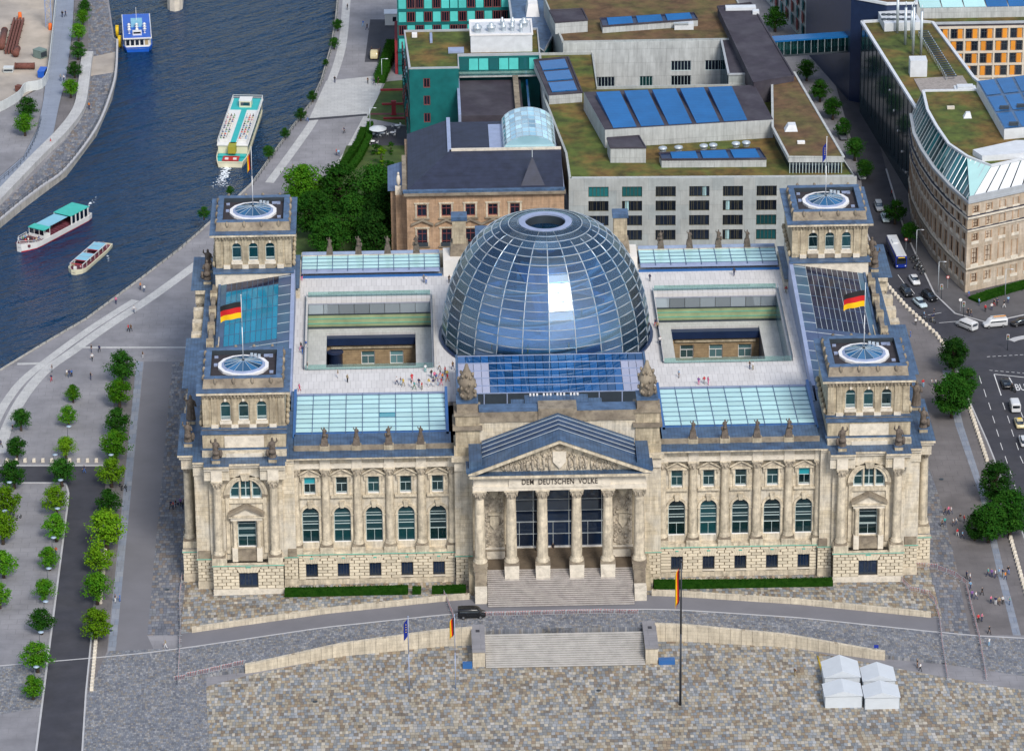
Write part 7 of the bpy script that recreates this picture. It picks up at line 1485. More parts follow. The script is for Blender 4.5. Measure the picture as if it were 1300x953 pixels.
# ================================================================== vehicles
for k, c in dict(white=(.72, .73, .74), black=(.012, .013, .016), silver=(.36, .39, .42), taxi=(.66, .57, .33), blue=(.01, .035, .30), pale=(.55, .66, .70), grey=(.12, .13, .15)).items(): mat('paint_'+k, c, .22, .15, var=.02, spec=.6)
mat('tyre', (.015, .015, .016), .9, var=0); mat('rim', (.4, .41, .43), .35, .8, var=0); mat('lamp_red', (.5, .01, .01), .3, var=0); mat('lamp_white', (.8, .8, .78), .2, var=0); glass('car_glass', None, .12, .03, opaque=(.01, .014, .02))
wh = MB()
def _wheel():
    r = MB(); r.add([(.33*math.cos(a), y, .33*math.sin(a)) for y in (-.11, .11) for a in [2*math.pi*i/14 for i in range(14)]], [(i, (i+1) % 14, 14+(i+1) % 14, 14+i) for i in range(14)]+[tuple(range(14))[::-1], tuple(range(14, 28))], 'tyre'); k = MB()
    for y in (-.118, .118): k.add([(.2*math.cos(2*math.pi*i/10), y, .2*math.sin(2*math.pi*i/10)) for i in range(10)], [tuple(range(10))], 'rim')
    return r.mesh('wheel'), k.mesh('rim')
WHL, RIM = _wheel()
def loft(mb, st, mt, n=10, smooth=True):
    """stations (x, half width, z0, z1); rounded box section"""
    def sec(x, w, a, b):
        h = b-a; r = min(w, h)*.35; P = []
        for cx_, cz_, q in ((w-r, a+r*.5, -90), (w-r, b-r, 0), (-w+r, b-r, 90), (-w+r, a+r*.5, 180)):
            for d in (0, 30, 60, 90): P.append((x, cx_+r*math.cos(R(q+d)), cz_+(r if cz_ > a+r else r*.5)*math.sin(R(q+d))))
        return P
    S = [sec(*s) for s in st]; k = len(S[0]); vs_ = [p for s in S for p in s]; fs = []
    for i in range(len(S)-1):
        for j in range(k): fs.append((i*k+j, (i+1)*k+j, (i+1)*k+(j+1) % k, i*k+(j+1) % k))
    mb.add(vs_, [f[::-1] for f in fs], mt, smooth); mb.add(S[0], [tuple(range(k))], mt); mb.add(S[-1], [tuple(range(k))[::-1]], mt)
def car(name, label, px, py, head, paint, kind='sedan', group=None, cat='car', z=.045):
    """head: photo point the car points at"""
    p = at(px, py, z+.6); q = at(*head, z+.6); t = thing(name, label, cat, (p.x, p.y, z), math.atan2(q.y-p.y, q.x-p.x), group); b = MB(); g = MB(); r = MB(); P = 'paint_'+paint
    if kind == 'sedan':
        Lh = 2.25; loft(b, [(-Lh, .72, .35, .72), (-Lh+.12, .84, .25, .9), (-1.2, .9, .22, .97), (.7, .9, .22, .95), (1.6, .86, .24, .86), (Lh-.1, .76, .28, .74), (Lh, .66, .35, .62)], P); loft(g, [(-1.75, .62, .86, .93), (-1.1, .72, .9, 1.36), (-.2, .74, .9, 1.42), (.45, .72, .9, 1.36), (1.15, .66, .86, .92)], 'car_glass'); loft(r, [(-1.12, .6, 1.3, 1.41), (-.2, .63, 1.33, 1.475), (.42, .6, 1.3, 1.41)], P); wx = 1.35; hw = .8; tl = (Lh-.03, .55, .62, -Lh+.02, .68)
    elif kind == 'van':
        Lh = 2.5; loft(b, [(-Lh, .9, .35, 1.9), (-Lh+.15, .95, .3, 1.98), (.9, .95, .28, 1.98), (1.35, .92, .28, 1.75), (1.75, .9, .28, 1.15), (Lh-.1, .82, .3, .95), (Lh, .74, .38, .8)], P); loft(g, [(-Lh-.015, .72, 1.15, 1.72), (-Lh+.3, .965, 1.18, 1.68), (.85, .965, 1.18, 1.68), (1.2, .93, 1.15, 1.6), (1.62, .86, 1.12, 1.26)], 'car_glass', smooth=False); r.box(-1.9, .6, -.7, .7, 1.98, 2.0, P); wx = 1.55; hw = .86; tl = (Lh-.03, .6, .75, -Lh+.01, .95)
    elif kind == 'estate':
        Lh = 2.3; loft(b, [(-Lh, .78, .35, .85), (-Lh+.12, .88, .25, 1.0), (1.0, .92, .22, 1.0), (1.75, .88, .24, .93), (Lh, .7, .35, .68)], P); loft(g, [(-Lh+.05, .68, .9, 1.2), (-Lh+.45, .76, .95, 1.55), (.4, .77, .95, 1.58), (1.2, .7, .9, .98)], 'car_glass'); loft(r, [(-Lh+.4, .66, 1.45, 1.6), (-.3, .69, 1.5, 1.66), (.35, .66, 1.46, 1.6)], P); wx = 1.4; hw = .82; tl = (Lh-.03, .6, .68, -Lh+.02, .8)
    ob('body', b, t); ob('windows', g, t); ob('roof', r, t)
    for x in (-wx, wx):
        for y in (-hw, hw): w = link('wheel', WHL, t, (x, y, .33)); link('rim', RIM, w)
    for s in (-1, 1):
        m = MB(); m.blob((tl[0]-.08, s*tl[1], tl[2]), (.1, .16, .08), 'lamp_white', 6, 4); ob('headlight', m, t); m = MB(); m.blob((tl[3]+.05, s*tl[1]*1.1, tl[4]), (.07, .13, .09), 'lamp_red', 6, 4); ob('taillight', m, t)
    return t
UP = lambda px, py: (px-12, py-36)      # driving away up the street
DN = lambda px, py: (px+18, py+30)
car('black_van', 'black van parked on the cobbled ramp before the front steps', 599, 779, (640, 778), 'black', 'van', cat='van', z=2.5)
car('silver_car', 'silver car driving down the dark street behind the bus', 1116, 262, (1126, 290), 'silver', 'estate', 'cars in the side street'); car('parked_car', 'pale blue car under the street tree behind the bus', 1124, 276, (1134, 304), 'pale', 'sedan', 'cars in the side street'); car('white_car', 'white car between the bus and the motorcycles', 1161, 355, (1172, 372), 'white', 'sedan', 'cars near the crossing'); car('black_car', 'black estate car in the left lane behind the bus', 1151, 370, (1172, 395), 'black', 'estate', 'cars near the crossing'); car('black_car', 'black car turning beside the pavement corner', 1180, 376, (1200, 390), 'black', 'estate', 'cars near the crossing'); car('pale_car', 'pale blue white car at the kerb beside the bollards', 1168, 384, (1184, 398), 'pale', 'sedan', 'cars near the crossing')
car('minibus', 'white minibus with dark windows crossing the junction', 1227, 413, (1200, 402), 'white', 'van', cat='minibus'); v = car('delivery_van', 'white delivery van with orange roof rack at the junction', 1263, 411, (1240, 413), 'white', 'van', cat='van'); m = MB()
for y in (-.7, .7): m.tube((-2.2, y, 2.12), (.8, y, 2.12), .05, 'rails', 5)
for i in range(5): m.tube((-2.0+i*.6, -.7, 2.14), (-2.0+i*.6, .7, 2.14), .04, 'rails', 5)
m.box(-2.3, .3, -.25, .05, 2.16, 2.28, 'orange'); ob('roof_rack', m, v)
car('dark_car', 'dark car at the right edge behind the delivery van', 1296, 409, (1270, 413), 'black', 'sedan', 'cars near the crossing'); car('black_car', 'black car waiting at the white stop line', 1277, 486, (1268, 462), 'black', 'sedan', 'cars queueing at the stop line'); car('white_van', 'white van queueing below the bus lane lettering', 1288, 515, (1279, 488), 'white', 'van', 'cars queueing at the stop line', 'van'); tx = car('taxi', 'cream taxi with yellow roof sign in the queue', 1294, 536, (1285, 509), 'taxi', 'sedan', 'cars queueing at the stop line'); m = MB(); m.box(-.15, .05, -.35, .35, 1.47, 1.62, 'yellow'); ob('roof_sign', m, tx); car('white_car', 'white car at the right edge behind the taxi', 1300, 559, (1291, 532), 'white', 'estate', 'cars queueing at the stop line')
car('parked_car', 'silver car parked in the dark street beside a tree', 1094, 222, (1104, 250), 'silver', 'sedan', 'cars in the side street'); car('parked_car', 'dark car parked far up the dark street under the trees', 1070, 172, (1080, 200), 'grey', 'sedan', 'cars in the side street')
p = at(1138, 320, 1.6); q = at(1150, 345, 1.6); bus = thing('city_bus', 'long bus with white roof and blue body coming down the street', 'bus', (p.x, p.y, .045), math.atan2(q.y-p.y, q.x-p.x)); m = MB(); loft(m, [(-6, 1.2, .35, 2.9), (-5.8, 1.27, .3, 3.0), (5.7, 1.27, .3, 3.0), (6, 1.2, .35, 2.9)], 'paint_blue'); ob('body', m, bus); m = MB(); loft(m, [(-5.9, 1.1, 2.92, 3.2), (5.8, 1.1, 2.92, 3.2)], 'paint_white'); m.box(-3, -1, -.6, .6, 3.2, 3.45, 'white_metal'); ob('roof', m, bus)
for s in (-1, 1):
    for i in range(7): m = MB(); m.box(-5.4+i*1.55, -4.0+i*1.55, s*1.272, s*1.29, 1.3, 2.5, 'car_glass'); ob('window', m, bus)
m = MB(); m.box(6.0, 6.03, -1.05, 1.05, 1.2, 2.55, 'car_glass'); ob('windscreen', m, bus); m = MB(); m.box(6.0, 6.04, -.7, .7, 2.6, 2.82, 'yellow'); ob('destination_sign', m, bus)
for x in (-3.4, 3.8):
    for y in (-1.15, 1.15): w = link('wheel', WHL, bus, (x, y, .48), scale=(1.45, 1.2, 1.45)); link('rim', RIM, w)
for s in (-1, 1): m = MB(); m.blob((6.0, s*.9, .75), (.06, .18, .12), 'lamp_white', 6, 4); ob('headlight', m, bus)
p = at(476, 68, .8); q = at(470, 90, .8); t = thing('flatbed_truck', 'small truck with cream cab and brown load bed beside the promenade', 'truck', (p.x, p.y, .03), math.atan2(q.y-p.y, q.x-p.x)); m = MB(); loft(m, [(1.2, .95, .4, 2.2), (2.3, .95, .4, 2.2), (2.7, .9, .4, 1.3), (2.8, .85, .4, .9)], 'paint_taxi'); ob('cab', m, t); m = MB(); m.box(-3, 1.1, -1.1, 1.1, .8, .95, 'brown_frame'); m.box(-3, 1.1, -1.1, -1.0, .95, 1.5, 'brown_frame'); m.box(-3, 1.1, 1.0, 1.1, .95, 1.5, 'brown_frame'); ob('load_bed', m, t); m = MB(); m.box(2.32, 2.36, -.8, .8, 1.4, 2.05, 'car_glass'); ob('windscreen', m, t)
for x in (-2, 1.9):
    for y in (-.9, .9): w = link('wheel', WHL, t, (x, y, .42), scale=(1.25, 1.2, 1.25)); link('rim', RIM, w)
def moto(loc, rz, label, paint='black', group=None, bike=False):
    t = thing('bicycle' if bike else 'motorcycle', label, 'bicycle' if bike else 'motorcycle', loc, rz, group)
    for x in (-.62, .62): w = link('wheel', WHL, t, (x, 0, .33), scale=(1, .35 if bike else .7, 1)); link('rim', RIM, w, scale=(1, 1, 1))
    m = MB(); m.path([(-.62, 0, .33), (-.1, 0, .55), (.45, 0, .8), (.62, 0, .33)], .035, 'steel', 5); m.path([(-.1, 0, .55), (-.25, 0, .85), (.45, 0, .82)], .03, 'steel', 5)
    if not bike: m.blob((.12, 0, .78), (.3, .16, .16), 'paint_'+paint, 8, 5); m.blob((-.05, 0, .48), (.3, .18, .2), 'steel_dark', 8, 5)
    ob('frame', m, t); m = MB(); m.blob((-.35, 0, .88), (.32, .13, .07), 'tyre', 8, 4); ob('saddle', m, t); m = MB(); m.path([(.38, -.33, 1.02), (.45, 0, .95), (.38, .33, 1.02)], .025, 'steel_dark', 5); ob('handlebar', m, t)
random.seed(4)
for i, (px, py) in enumerate(((1160, 330), (1163, 334), (1166, 338), (1169, 343), (1172, 348), (1164, 341))): p = at(px, py, 0); moto((p.x, p.y, .135), random.uniform(.2, .9), f'{ORD[i]} motorcycle from the bus in the row on the pavement', random.choice(('black', 'silver', 'grey')), 'motorcycles parked by the bus')
for i, (px, py) in enumerate(((153, 619), (157, 621), (161, 622), (18, 655), (24, 659), (14, 652))): p = at(px, py, 0); moto((p.x, p.y, .03), random.uniform(.8, 2.2), (f'{ORD[i]} bicycle from the left leaning in the rack by the paved strip' if i < 3 else f'{ORD[i-3]} bicycle in the rack under the leftmost tree row'), 'black', 'parked bicycles', True)
for i, (px, py, lab) in enumerate(((1173, 406, 'bicycle at the kerb near the bollards'), (1184, 410, 'bicycle at the kerb nearer the junction'))): p = at(px, py, 0); moto((p.x, p.y, .035), -.9, lab, 'black', 'bicycles at the junction', True)
p = at(1286, 497, 0); moto((p.x, p.y, .035), 2.1, 'motorcycle waiting between the black car and the white van', 'black')
# ================================================================== street furniture
def many(name, pts, mesh, label, cat, group, z=0.0, rzf=None, px=True, sc_=None):
    for i, q in enumerate(pts):
        x, y = XY(*q, z) if px else q; link(name, mesh, None, (x, y, z), rzf(i) if rzf else 0, None, label, cat, group, sc_)
def along(pts, step, px=True, z=0.0):
    P = [Vector(XY(*q, z)) if px else Vector(q) for q in pts]; out = []; carry = 0
    for a, b in zip(P, P[1:]):
        L_ = (b-a).length; d = (b-a)/L_; s = carry
        while s < L_: out.append((a+d*s, d)); s += step
        carry = s-L_
    return out
bo = MB(); bo.frus((-.34, .34, -.34, .34), (-.3, .3, -.3, .3), -.05, .62, 'stone_pale'); bo.frus((-.3, .3, -.3, .3), (-.22, .22, -.22, .22), .62, .7, 'stone_pale'); bo = bo.mesh('stone_bollard')
for pts, step, lab, grp in (([(1126, 363), (1151, 391), (1189, 426), (1199, 440)], 1.75, 'pale stone bollard from the top in the upper street row', 'upper street bollards'), ([(1231, 519), (1254, 588)], 1.55, 'pale stone bollard from the top in the row beside the broad round tree', 'bollards beside the round tree'), ([(1283, 684), (1300, 745), (1316, 800)], 1.6, 'pale stone bollard from the top in the lower right kerb row', 'lower right bollards'),
                            ([(-2, 586), (128, 586)], 1.75, 'pale stone bollard from the left in the row across the square', 'bollards across the square'), ([(134, 700), (127, 770)], 1.8, 'pale stone bollard from the top under the paved strip trees', 'bollards under the tree row'), ([(122, 812), (116, 880)], 1.3, 'pale stone bollard from the top where ramp meets road', 'bollards at the ramp end')):
    for i, (v, d) in enumerate(along(pts, step)): link('stone_bollard', bo, None, (v.x, v.y, .02), math.atan2(d.y, d.x), None, ORD[i]+' '+lab, 'bollard', grp)
# crowd barriers: tube frame with red and white bars
mat('bar_red', (.42, .06, .06), .5, var=0); mat('bar_white', (.42, .43, .45), .5, var=0)
bf = MB(); bf.path([(-1.05, 0, .1), (-1.05, 0, 1.08), (1.05, 0, 1.08), (1.05, 0, .1)], .03, 'bar_white', 5)
for x in (-.8, .8): bf.tube((x, -.35, .03), (x, .35, .03), .035, 'steel', 5); bf.tube((x, 0, .03), (x, 0, .2), .03, 'steel', 5)
bfm = bf.mesh('frame_tube'); br_ = MB(); br_.path([(-1.05, 0, .2), (1.05, 0, .2)], .025, 'bar_white', 5)
for i in range(13): x = -.95+i*.158; br_.tube((x, 0, .2), (x, 0, 1.06), .02, 'bar_red' if i % 2 else 'bar_white', 4)
brm = br_.mesh('bars'); bp_ = MB()
for i in range(8): bp_.box(-1.0+i*.25, -.75+i*.25, -.02, .02, .93, 1.02, 'bar_red' if i % 2 else 'bar_white')
bpm = bp_.mesh('striped_board')
def barriers(pts, lab, grp, z=None):
    for i, (v, d) in enumerate(along(pts, 2.2)):
        zz = z(v.x, v.y) if z else .02; t = thing('crowd_barrier', ORD[i]+' '+lab, 'barrier', (v.x, v.y, zz), math.atan2(d.y, d.x)+random.uniform(-.06, .06), grp); link('frame_tube', bfm, t); link('bars', brm, t); link('striped_board', bpm, t)
def rampz(x, y): return RZ(x)+.02 if yl(x) <= y <= yu(x)+.5 else (gz(x, y) if y > yu(x) and abs(x) < 69 else .03)
random.seed(8)
barriers([(231, 735), (228, 760), (229, 800), (228, 830), (226, 868)], 'red and white barrier from the top in the line left of the building', 'barriers left of the building', rampz)
barriers([(565, 771), (571, 786), (576, 800), (600, 799), (680, 797), (760, 795), (808, 796)], 'red and white barrier from the left across the ramp above the steps', 'barriers above the lower steps', rampz)
barriers([(1147, 742), (1156, 753), (1176, 757), (1187, 766), (1193, 790), (1196, 820), (1203, 862)], 'red and white barrier from the top in the inner right line', 'inner barriers on the right', rampz)
barriers([(1168, 721), (1186, 722), (1212, 732), (1226, 742), (1234, 775), (1243, 810), (1252, 862)], 'red and white barrier from the top in the outer right line', 'outer barriers on the right', rampz)
barriers([(228, 864), (262, 858), (308, 849)], 'red and white barrier from the left at the lower left ramp edge', 'barriers at the lower left', rampz)
# lamps with a flat reflector disc
mat('lamp_disc', (.38, .48, .58), .4, .1, var=0)
lp = MB(); lp.tube((0, 0, -.1), (0, 0, 4.6), .07, 'steel_dark', 6, .05); lpm = lp.mesh('post'); ld = MB(); ld.lathe([(.1, 4.6), (.5, 4.88), (.54, 4.94), (.15, 5.0)], (.35, 0, 0), 14, 'lamp_disc'); 
ldm = ld.mesh('reflector')
for i, (px, py) in enumerate(((87.5, 541), (70, 577), (77, 609), (73, 645), (68, 682), (62, 721), (58, 763), (52, 802), (46, 846), (141, 577), (6, 648), (12, 612))):
    p = at(px, py, 4.9); t = thing('street_lamp', (f'{ORD[i]} lamp from the river with pale reflector disc left of the road' if i < 9 else ('lamp with pale reflector disc in the tree row by the paved strip', 'lamp with pale reflector disc at the left edge under a lime tree', 'lamp with pale reflector disc at the left edge by the bollard row')[i-9]), 'street lamp', (p.x-.35, p.y, 0), 0, 'reflector lamps'); link('post', lpm, t); link('reflector', ldm, t)
def mast(px, py, h, label, cat='street lamp', z=.13, name='lamp_post', arm=1.2):
    p = at(px, py, z); t = thing(name, label, cat, (p.x, p.y, z)); m = MB(); m.tube((0, 0, -.1), (0, 0, h), .09, 'steel', 6, .06); ob('post', m, t); m = MB(); m.tube((0, 0, h), (arm, -.3, h+.15), .05, 'steel', 5); m.blob((arm, -.3, h+.1), (.42, .18, .1), 'white_metal', 8, 4); ob('lamp_head', m, t); return t
mast(1163, 330, 7, 'tall grey lamp post on the pavement beside the motorcycles'); mast(1191, 371, 7, 'grey lamp post at the corner of the beige house'); mast(1276, 375, 6, 'grey lamp post standing in the planting bed'); mast(470, 168, 6, 'grey lamp post at the corner of the lawn by the promenade', z=.03); mast(485, 105, 6, 'grey lamp post beside the dark tall hedge', z=.03)
def signal(px, py, label):
    p = at(px, py, .13); t = thing('traffic_light', label, 'traffic light', (p.x, p.y, .13)); m = MB(); m.tube((0, 0, -.1), (0, 0, 3.4), .07, 'steel_dark', 6); ob('post', m, t); m = MB(); m.box(-.2, .2, -.18, .1, 2.4, 3.4, 'steel_dark'); m.box(-.28, .28, -.1, -.06, 2.3, 3.5, 'white_paint'); ob('signal_head', m, t)
    for k, c in enumerate(('lamp_red', 'yellow', 'copper')): m = MB(); m.blob((0, -.19, 3.22-.3*k), (.1, .04, .1), c, 8, 4); ob('lens', m, t)
signal(1195, 380, 'traffic light on the corner pavement below the beige house'); signal(1279, 444, 'traffic light on the traffic island at the right edge'); signal(1223, 402, 'traffic light at the crossing beside two people')
# round signs
for px, py, lab, c in ((1203, 366, 'small red and white round road sign on the corner pavement', 'bar_red'), (1219, 395, 'round white sign on a post at the crossing corner', 'white_paint'), (1150, 318, 'small red sign on a post beside the bus', 'bar_red')):
    p = at(px, py, .13); t = thing('road_sign', lab, 'sign', (p.x, p.y, .13)); m = MB(); m.tube((0, 0, 0), (0, 0, 2.6), .04, 'steel', 5); ob('post', m, t); m = MB(); m.add([(.36*math.cos(a), y, 2.6+.36*math.sin(a)) for y in (-.06, -.03) for a in [2*math.pi*i/14 for i in range(14)]], [tuple(range(14)), tuple(range(14, 28))[::-1]]+[(i, (i+1) % 14, 14+(i+1) % 14, 14+i) for i in range(14)], c); m.add([(.2*math.cos(2*math.pi*i/10), -.065, 2.6+.2*math.sin(2*math.pi*i/10)) for i in range(10)], [tuple(range(10))], 'white_paint'); ob('disc', m, t)
p = at(1112, 836, 0); t = thing('blue_sign', 'small blue panel sign on a post beside the white tents', 'sign', (p.x, p.y, .02)); m = MB(); m.tube((0, 0, 0), (0, 0, 2.6), .05, 'steel', 5); ob('post', m, t); m = MB(); m.box(-.4, .4, -.05, .0, 2.2, 2.8, 'flag_blue'); ob('panel', m, t)
# white tents
mat('tent', (.56, .60, .64), .7, var=.04)
def tent(cx_, cy_, w, d, h, rh, label, rz=0):
    t = thing('white_tent', label, 'tent', (cx_, cy_, 0), rz, 'white tents before the ramp'); m = MB(); m.box(-w/2, w/2, -d/2, -d/2+.03, 0, h, 'tent'); m.box(-w/2, w/2, d/2-.03, d/2, 0, h, 'tent'); m.box(-w/2, -w/2+.03, -d/2, d/2, 0, h, 'tent'); m.box(w/2-.03, w/2, -d/2, d/2, 0, h, 'tent'); ob('walls', m, t); m = MB(); e = .18
    m.add([(-w/2-e, -d/2-e, h), (w/2+e, -d/2-e, h), (w/2+e, d/2+e, h), (-w/2-e, d/2+e, h), (0, -d/2-e, h+rh), (0, d/2+e, h+rh)], [(0, 4, 5, 3), (1, 2, 5, 4), (0, 1, 4), (2, 3, 5)], 'tent'); ob('roof', m, t); m = MB()
    for x in (-w/2, w/2):
        for y in (-d/2, d/2): m.tube((x, y, 0), (x, y, h), .05, 'steel', 5)
    ob('poles', m, t)
p = at(1067, 846, 2.6); tent(p.x, p.y-.6, 6.2, 6.0, 2.4, 1.3, 'larger white gabled tent at the lower right, next to the ramp wall'); p = at(1114, 852, 2.4); tent(p.x, p.y-.8, 5.6, 5.0, 2.3, 1.1, 'smaller white gabled tent beside the larger one'); p = at(1069, 872, 2.4); tent(p.x, p.y-.8, 6.4, 4.6, 2.3, 1.0, 'white tent in front of the larger gabled tent'); p = at(1118, 874, 2.4); tent(p.x, p.y-.8, 6.0, 4.4, 2.3, 1.0, 'white tent in front of the smaller gabled tent')
p = at(1068, 835); m = MB(); a, b = at(1038, 833), at(1046, 862); m.tube((a.x, a.y, .08), (b.x, b.y, .08), .16, 'yellow', 6); ob('cable_ramp', m, None, label='yellow cable cover lying beside the larger white tent', cat='cable cover')
# parasol terrace by the palace
p = at(480, 176, 0); t = thing('parasol', 'large round white parasol on the palace terrace', 'parasol', (p.x, p.y, .04)); m = MB(); m.tube((0, 0, 0), (0, 0, 3.0), .06, 'steel', 6); ob('pole', m, t); m = MB(); m.lathe([(2.1, 2.4), (2.0, 2.5), (1.0, 2.85), (.05, 3.1)], (0, 0, 0), 10, 'tent', False); ob('canopy', m, t)
for i, (px, py, lab) in enumerate(((486, 173, 'white table just right of the large parasol'), (498, 172, 'white table in the middle of the palace terrace'), (473, 174, 'white table left of the parasol pole'), (504, 163, 'white table at the back of the palace terrace'), (473, 183, 'white table nearest the clipped bushes'))):
    p = at(px, py); t = thing('garden_table', lab, 'table', (p.x, p.y, .04), .4*i, 'tables on the palace terrace'); m = MB(); m.lathe([(.6, .7), (.6, .75)], (0, 0, 0), 12, 'white_paint'); ob('table_top', m, t); m = MB(); m.tube((0, 0, 0), (0, 0, .7), .05, 'steel', 5); ob('leg', m, t)
    for k in range(3):
        a = k*2.1+i; m = MB(); m.box(-.22, .22, -.22, .22, .42, .46, 'white_paint'); m.box(-.22, .22, .2, .24, .46, .9, 'white_paint')
        for sx in (-.2, .2):
            for sy in (-.2, .2): m.tube((sx, sy, 0), (sx, sy, .42), .02, 'steel', 4)
        ob('garden_chair', m, None, loc=(p.x+1.1*math.cos(a), p.y+1.1*math.sin(a), .04), rz=a-1.57, label=f'{ORD[k]} white chair at the {lab.replace("white ", "")}', cat='chair', group='chairs on the palace terrace')
p = at(500, 146); m = MB(); m.box(p.x-.5, p.x+.5, p.y-.4, p.y+.4, 0, 3.3, 'red_wall'); m.box(p.x-.62, p.x+.62, p.y-.5, p.y+.5, 0, .3, 'red_wall'); m.box(p.x-.6, p.x+.6, p.y-.45, p.y+.45, 3.3, 3.5, 'red_wall'); ob('red_stele', m, None, label='red upright stele standing on the red garden path', cat='sculpture')
for i, (px, py) in enumerate(((512, 133), (514, 151), (510, 115))): p = at(px, py); m = MB(); m.box(p.x-5, p.x+3, p.y-.25, p.y+.25, .03, .35, 'red_wall'); m.box(p.x-5.1, p.x+3.1, p.y-.3, p.y+.3, .35, .42, 'red_wall'); ob('garden_edging', m, None, label=('low red garden edging behind the red stele', 'low red garden edging in front of the red stele', 'low red garden edging farthest up the lawn')[i], cat='edging', group='red garden edgings')
p = at(497, 30); t = thing('white_kiosk', 'small white kiosk beside the teal offices at the top', 'kiosk', (p.x, p.y, .02)); m = MB(); m.box(-1.6, 1.6, -1.5, 1.5, 0, 2.9, 'boat_white'); ob('wall', m, t); m = MB(); m.box(-1.8, 1.8, -1.7, 1.7, 2.9, 3.1, 'white_metal'); ob('roof', m, t); m = MB(); m.box(.3, 1.2, -1.54, -1.5, 1.0, 2.2, 'pane_dark'); ob('window', m, t)
# railings of the quays
def railing(pts, z, label, px=True):
    t = thing('quay_railing', label, 'railing'); ps = along(pts, 2.4, px, z); m = MB(); m.path([(v.x, v.y, z+1.05) for v, d in ps], .045, 'steel_dark', 4); m.path([(v.x, v.y, z+.55) for v, d in ps], .03, 'steel_dark', 4); ob('rail', m, t); pm = MB(); pm.tube((0, 0, 0), (0, 0, 1.08), .05, 'steel_dark', 5); pm = pm.mesh('post')
    for v, d in ps: link('post', pm, t, (v.x, v.y, z))
railing([(3, 465), (54, 438), (109, 406), (178, 355), (228, 318), (262, 287)], 0, 'thin dark railing along the near quay of the square')
railing([(322, 235), (372, 165), (397, 131), (410, 103), (422, 60), (428, 24), (430, 0)], 0, 'thin dark railing along the promenade quay farther up river')
railing(smooth([(0, 277.5), (28, 254.5), (53, 235.5), (84, 212.5), (120, 163), (139, 118), (145.5, 89), (147, 54)]), -.65, 'dark railing on the edge of the far quay walk')
railing(smooth([(0, 232), (30, 205), (46, 175), (53, 150)]), -.65, 'dark railing beside the far upper promenade')
# building site on the far bank
mat('rust', (.15, .055, .04), .85, var=.3, vscale=1.5); mat('site_white', (.55, .58, .58), .8, var=.1); mat('site_orange', (.75, .15, .02), .7, var=.05); mat('site_green', (.16, .22, .20), .7, var=.15)
zs = -.7; sf = MB(); ribbon(sf, smooth([(-30, 150), (0, 142), (24, 128), (33, 117), (58, 108), (66, 60), (74, -20)]), .15, zs, zs+2.4, 'site_white', zz=zs); ob('site_fence', sf, None, label='curved white hoarding around the building site', cat='fence')
def site(name, a, b, r, mt, label, cat, kind='pipe', h=.9):
    A_, B_ = at(*a, zs+.3), at(*b, zs+.3); d = (B_-A_); L_ = d.length; t = thing(name, label, cat, ((A_.x+B_.x)/2, (A_.y+B_.y)/2, zs), math.atan2(d.y, d.x)); m = MB()
    if kind == 'pipe': m.tube((-L_/2, 0, r+.2), (L_/2, 0, r+.2), r, mt, 12); ob('tube', m, t); m = MB(); m.tube((-L_/2-.02, 0, r+.2), (-L_/2+.25, 0, r+.2), r*1.1, mt, 12); m.tube((L_/2-.25, 0, r+.2), (L_/2+.02, 0, r+.2), r*1.1, mt, 12); ob('flange', m, t)
    elif kind == 'stack':
        for k in range(4):
            m = MB(); y = -r+r*.62*k; m.box(-L_/2, L_/2, y, y+.4*r, .2, h+(.12 if k % 2 else 0), mt); ob('sheet_pile', m, t)
        for k in range(5): m = MB(); x = -L_/2+L_*(k+.5)/5; m.box(x-.15, x+.15, -r*1.1, r*1.7, 0, .2, 'bark'); ob('bearer', m, t)
    else: m.box(-L_/2, L_/2, -r, r, .1, h, mt); ob('body', m, t); m = MB(); m.box(-L_/2-.06, L_/2+.06, -r-.06, r+.06, h, h+.12, mt); ob('lid', m, t); m = MB(); m.box(-L_/2+.1, L_/2-.1, -r-.05, -r, .4, h-.3, 'steel_dark'); ob('door', m, t)
site('sheet_pile_stack', (14, 68), (25, 26), 1.2, 'rust', 'long stack of rusty sheet piles on the building site', 'sheet piles', 'stack', 1.0); site('steel_tube', (2, 63), (6, 42), .8, 'rust', 'rusty steel tube at the left edge of the building site', 'steel tube'); site('steel_tube', (19, 87), (44, 87), .75, 'rust', 'long rusty steel tube lying across the building site', 'steel tube'); site('steel_tube', (20, 72), (22, 65), .8, 'rust', 'short rusty steel tube below the sheet pile stack', 'steel tube')
site('site_container', (47, 73), (55, 70), 1.3, 'site_green', 'small green grey site container near the hoarding', 'container', 'box', 2.0); site('water_tank', (52, 98), (56, 92), .8, 'boat_blue', 'blue tank near the curved hoarding', 'tank', 'box', 1.6); site('material_box', (5, 90), (17, 90), .8, 'site_white', 'white crate pile at the left of the building site', 'crates', 'box', 1.2); site('rusty_skip', (23, 116), (27, 114), .9, 'rust', 'small rusty skip behind the white hoarding', 'skip', 'box', 1.4); site('spoil_heap_board', (42, 108), (54, 105), .7, 'steel_dark', 'dark stack of steel parts behind the curved hoarding', 'steel stack', 'stack', .7)
for px, py, lab in ((25.5, 24, 'orange marker post at the end of the sheet piles'), (64, 38, 'orange marker post at the foot of the steel mast')): p = at(px, py, zs); m = MB(); m.lathe([(.5, 0), (.45, 1.6), (.35, 1.7)], (p.x, p.y, zs), 10, 'site_orange'); ob('marker_post', m, None, label=lab, cat='marker')
p = at(62, 34, zs); t = thing('lattice_mast', 'blue grey steel lattice mast on the building site', 'mast', (p.x, p.y, zs)); m = MB()
for x in (-.7, .7):
    for y in (-.7, .7): m.tube((x, y, 0), (x, y, 11), .1, 'zinc_light', 5)
ob('legs', m, t); m = MB()
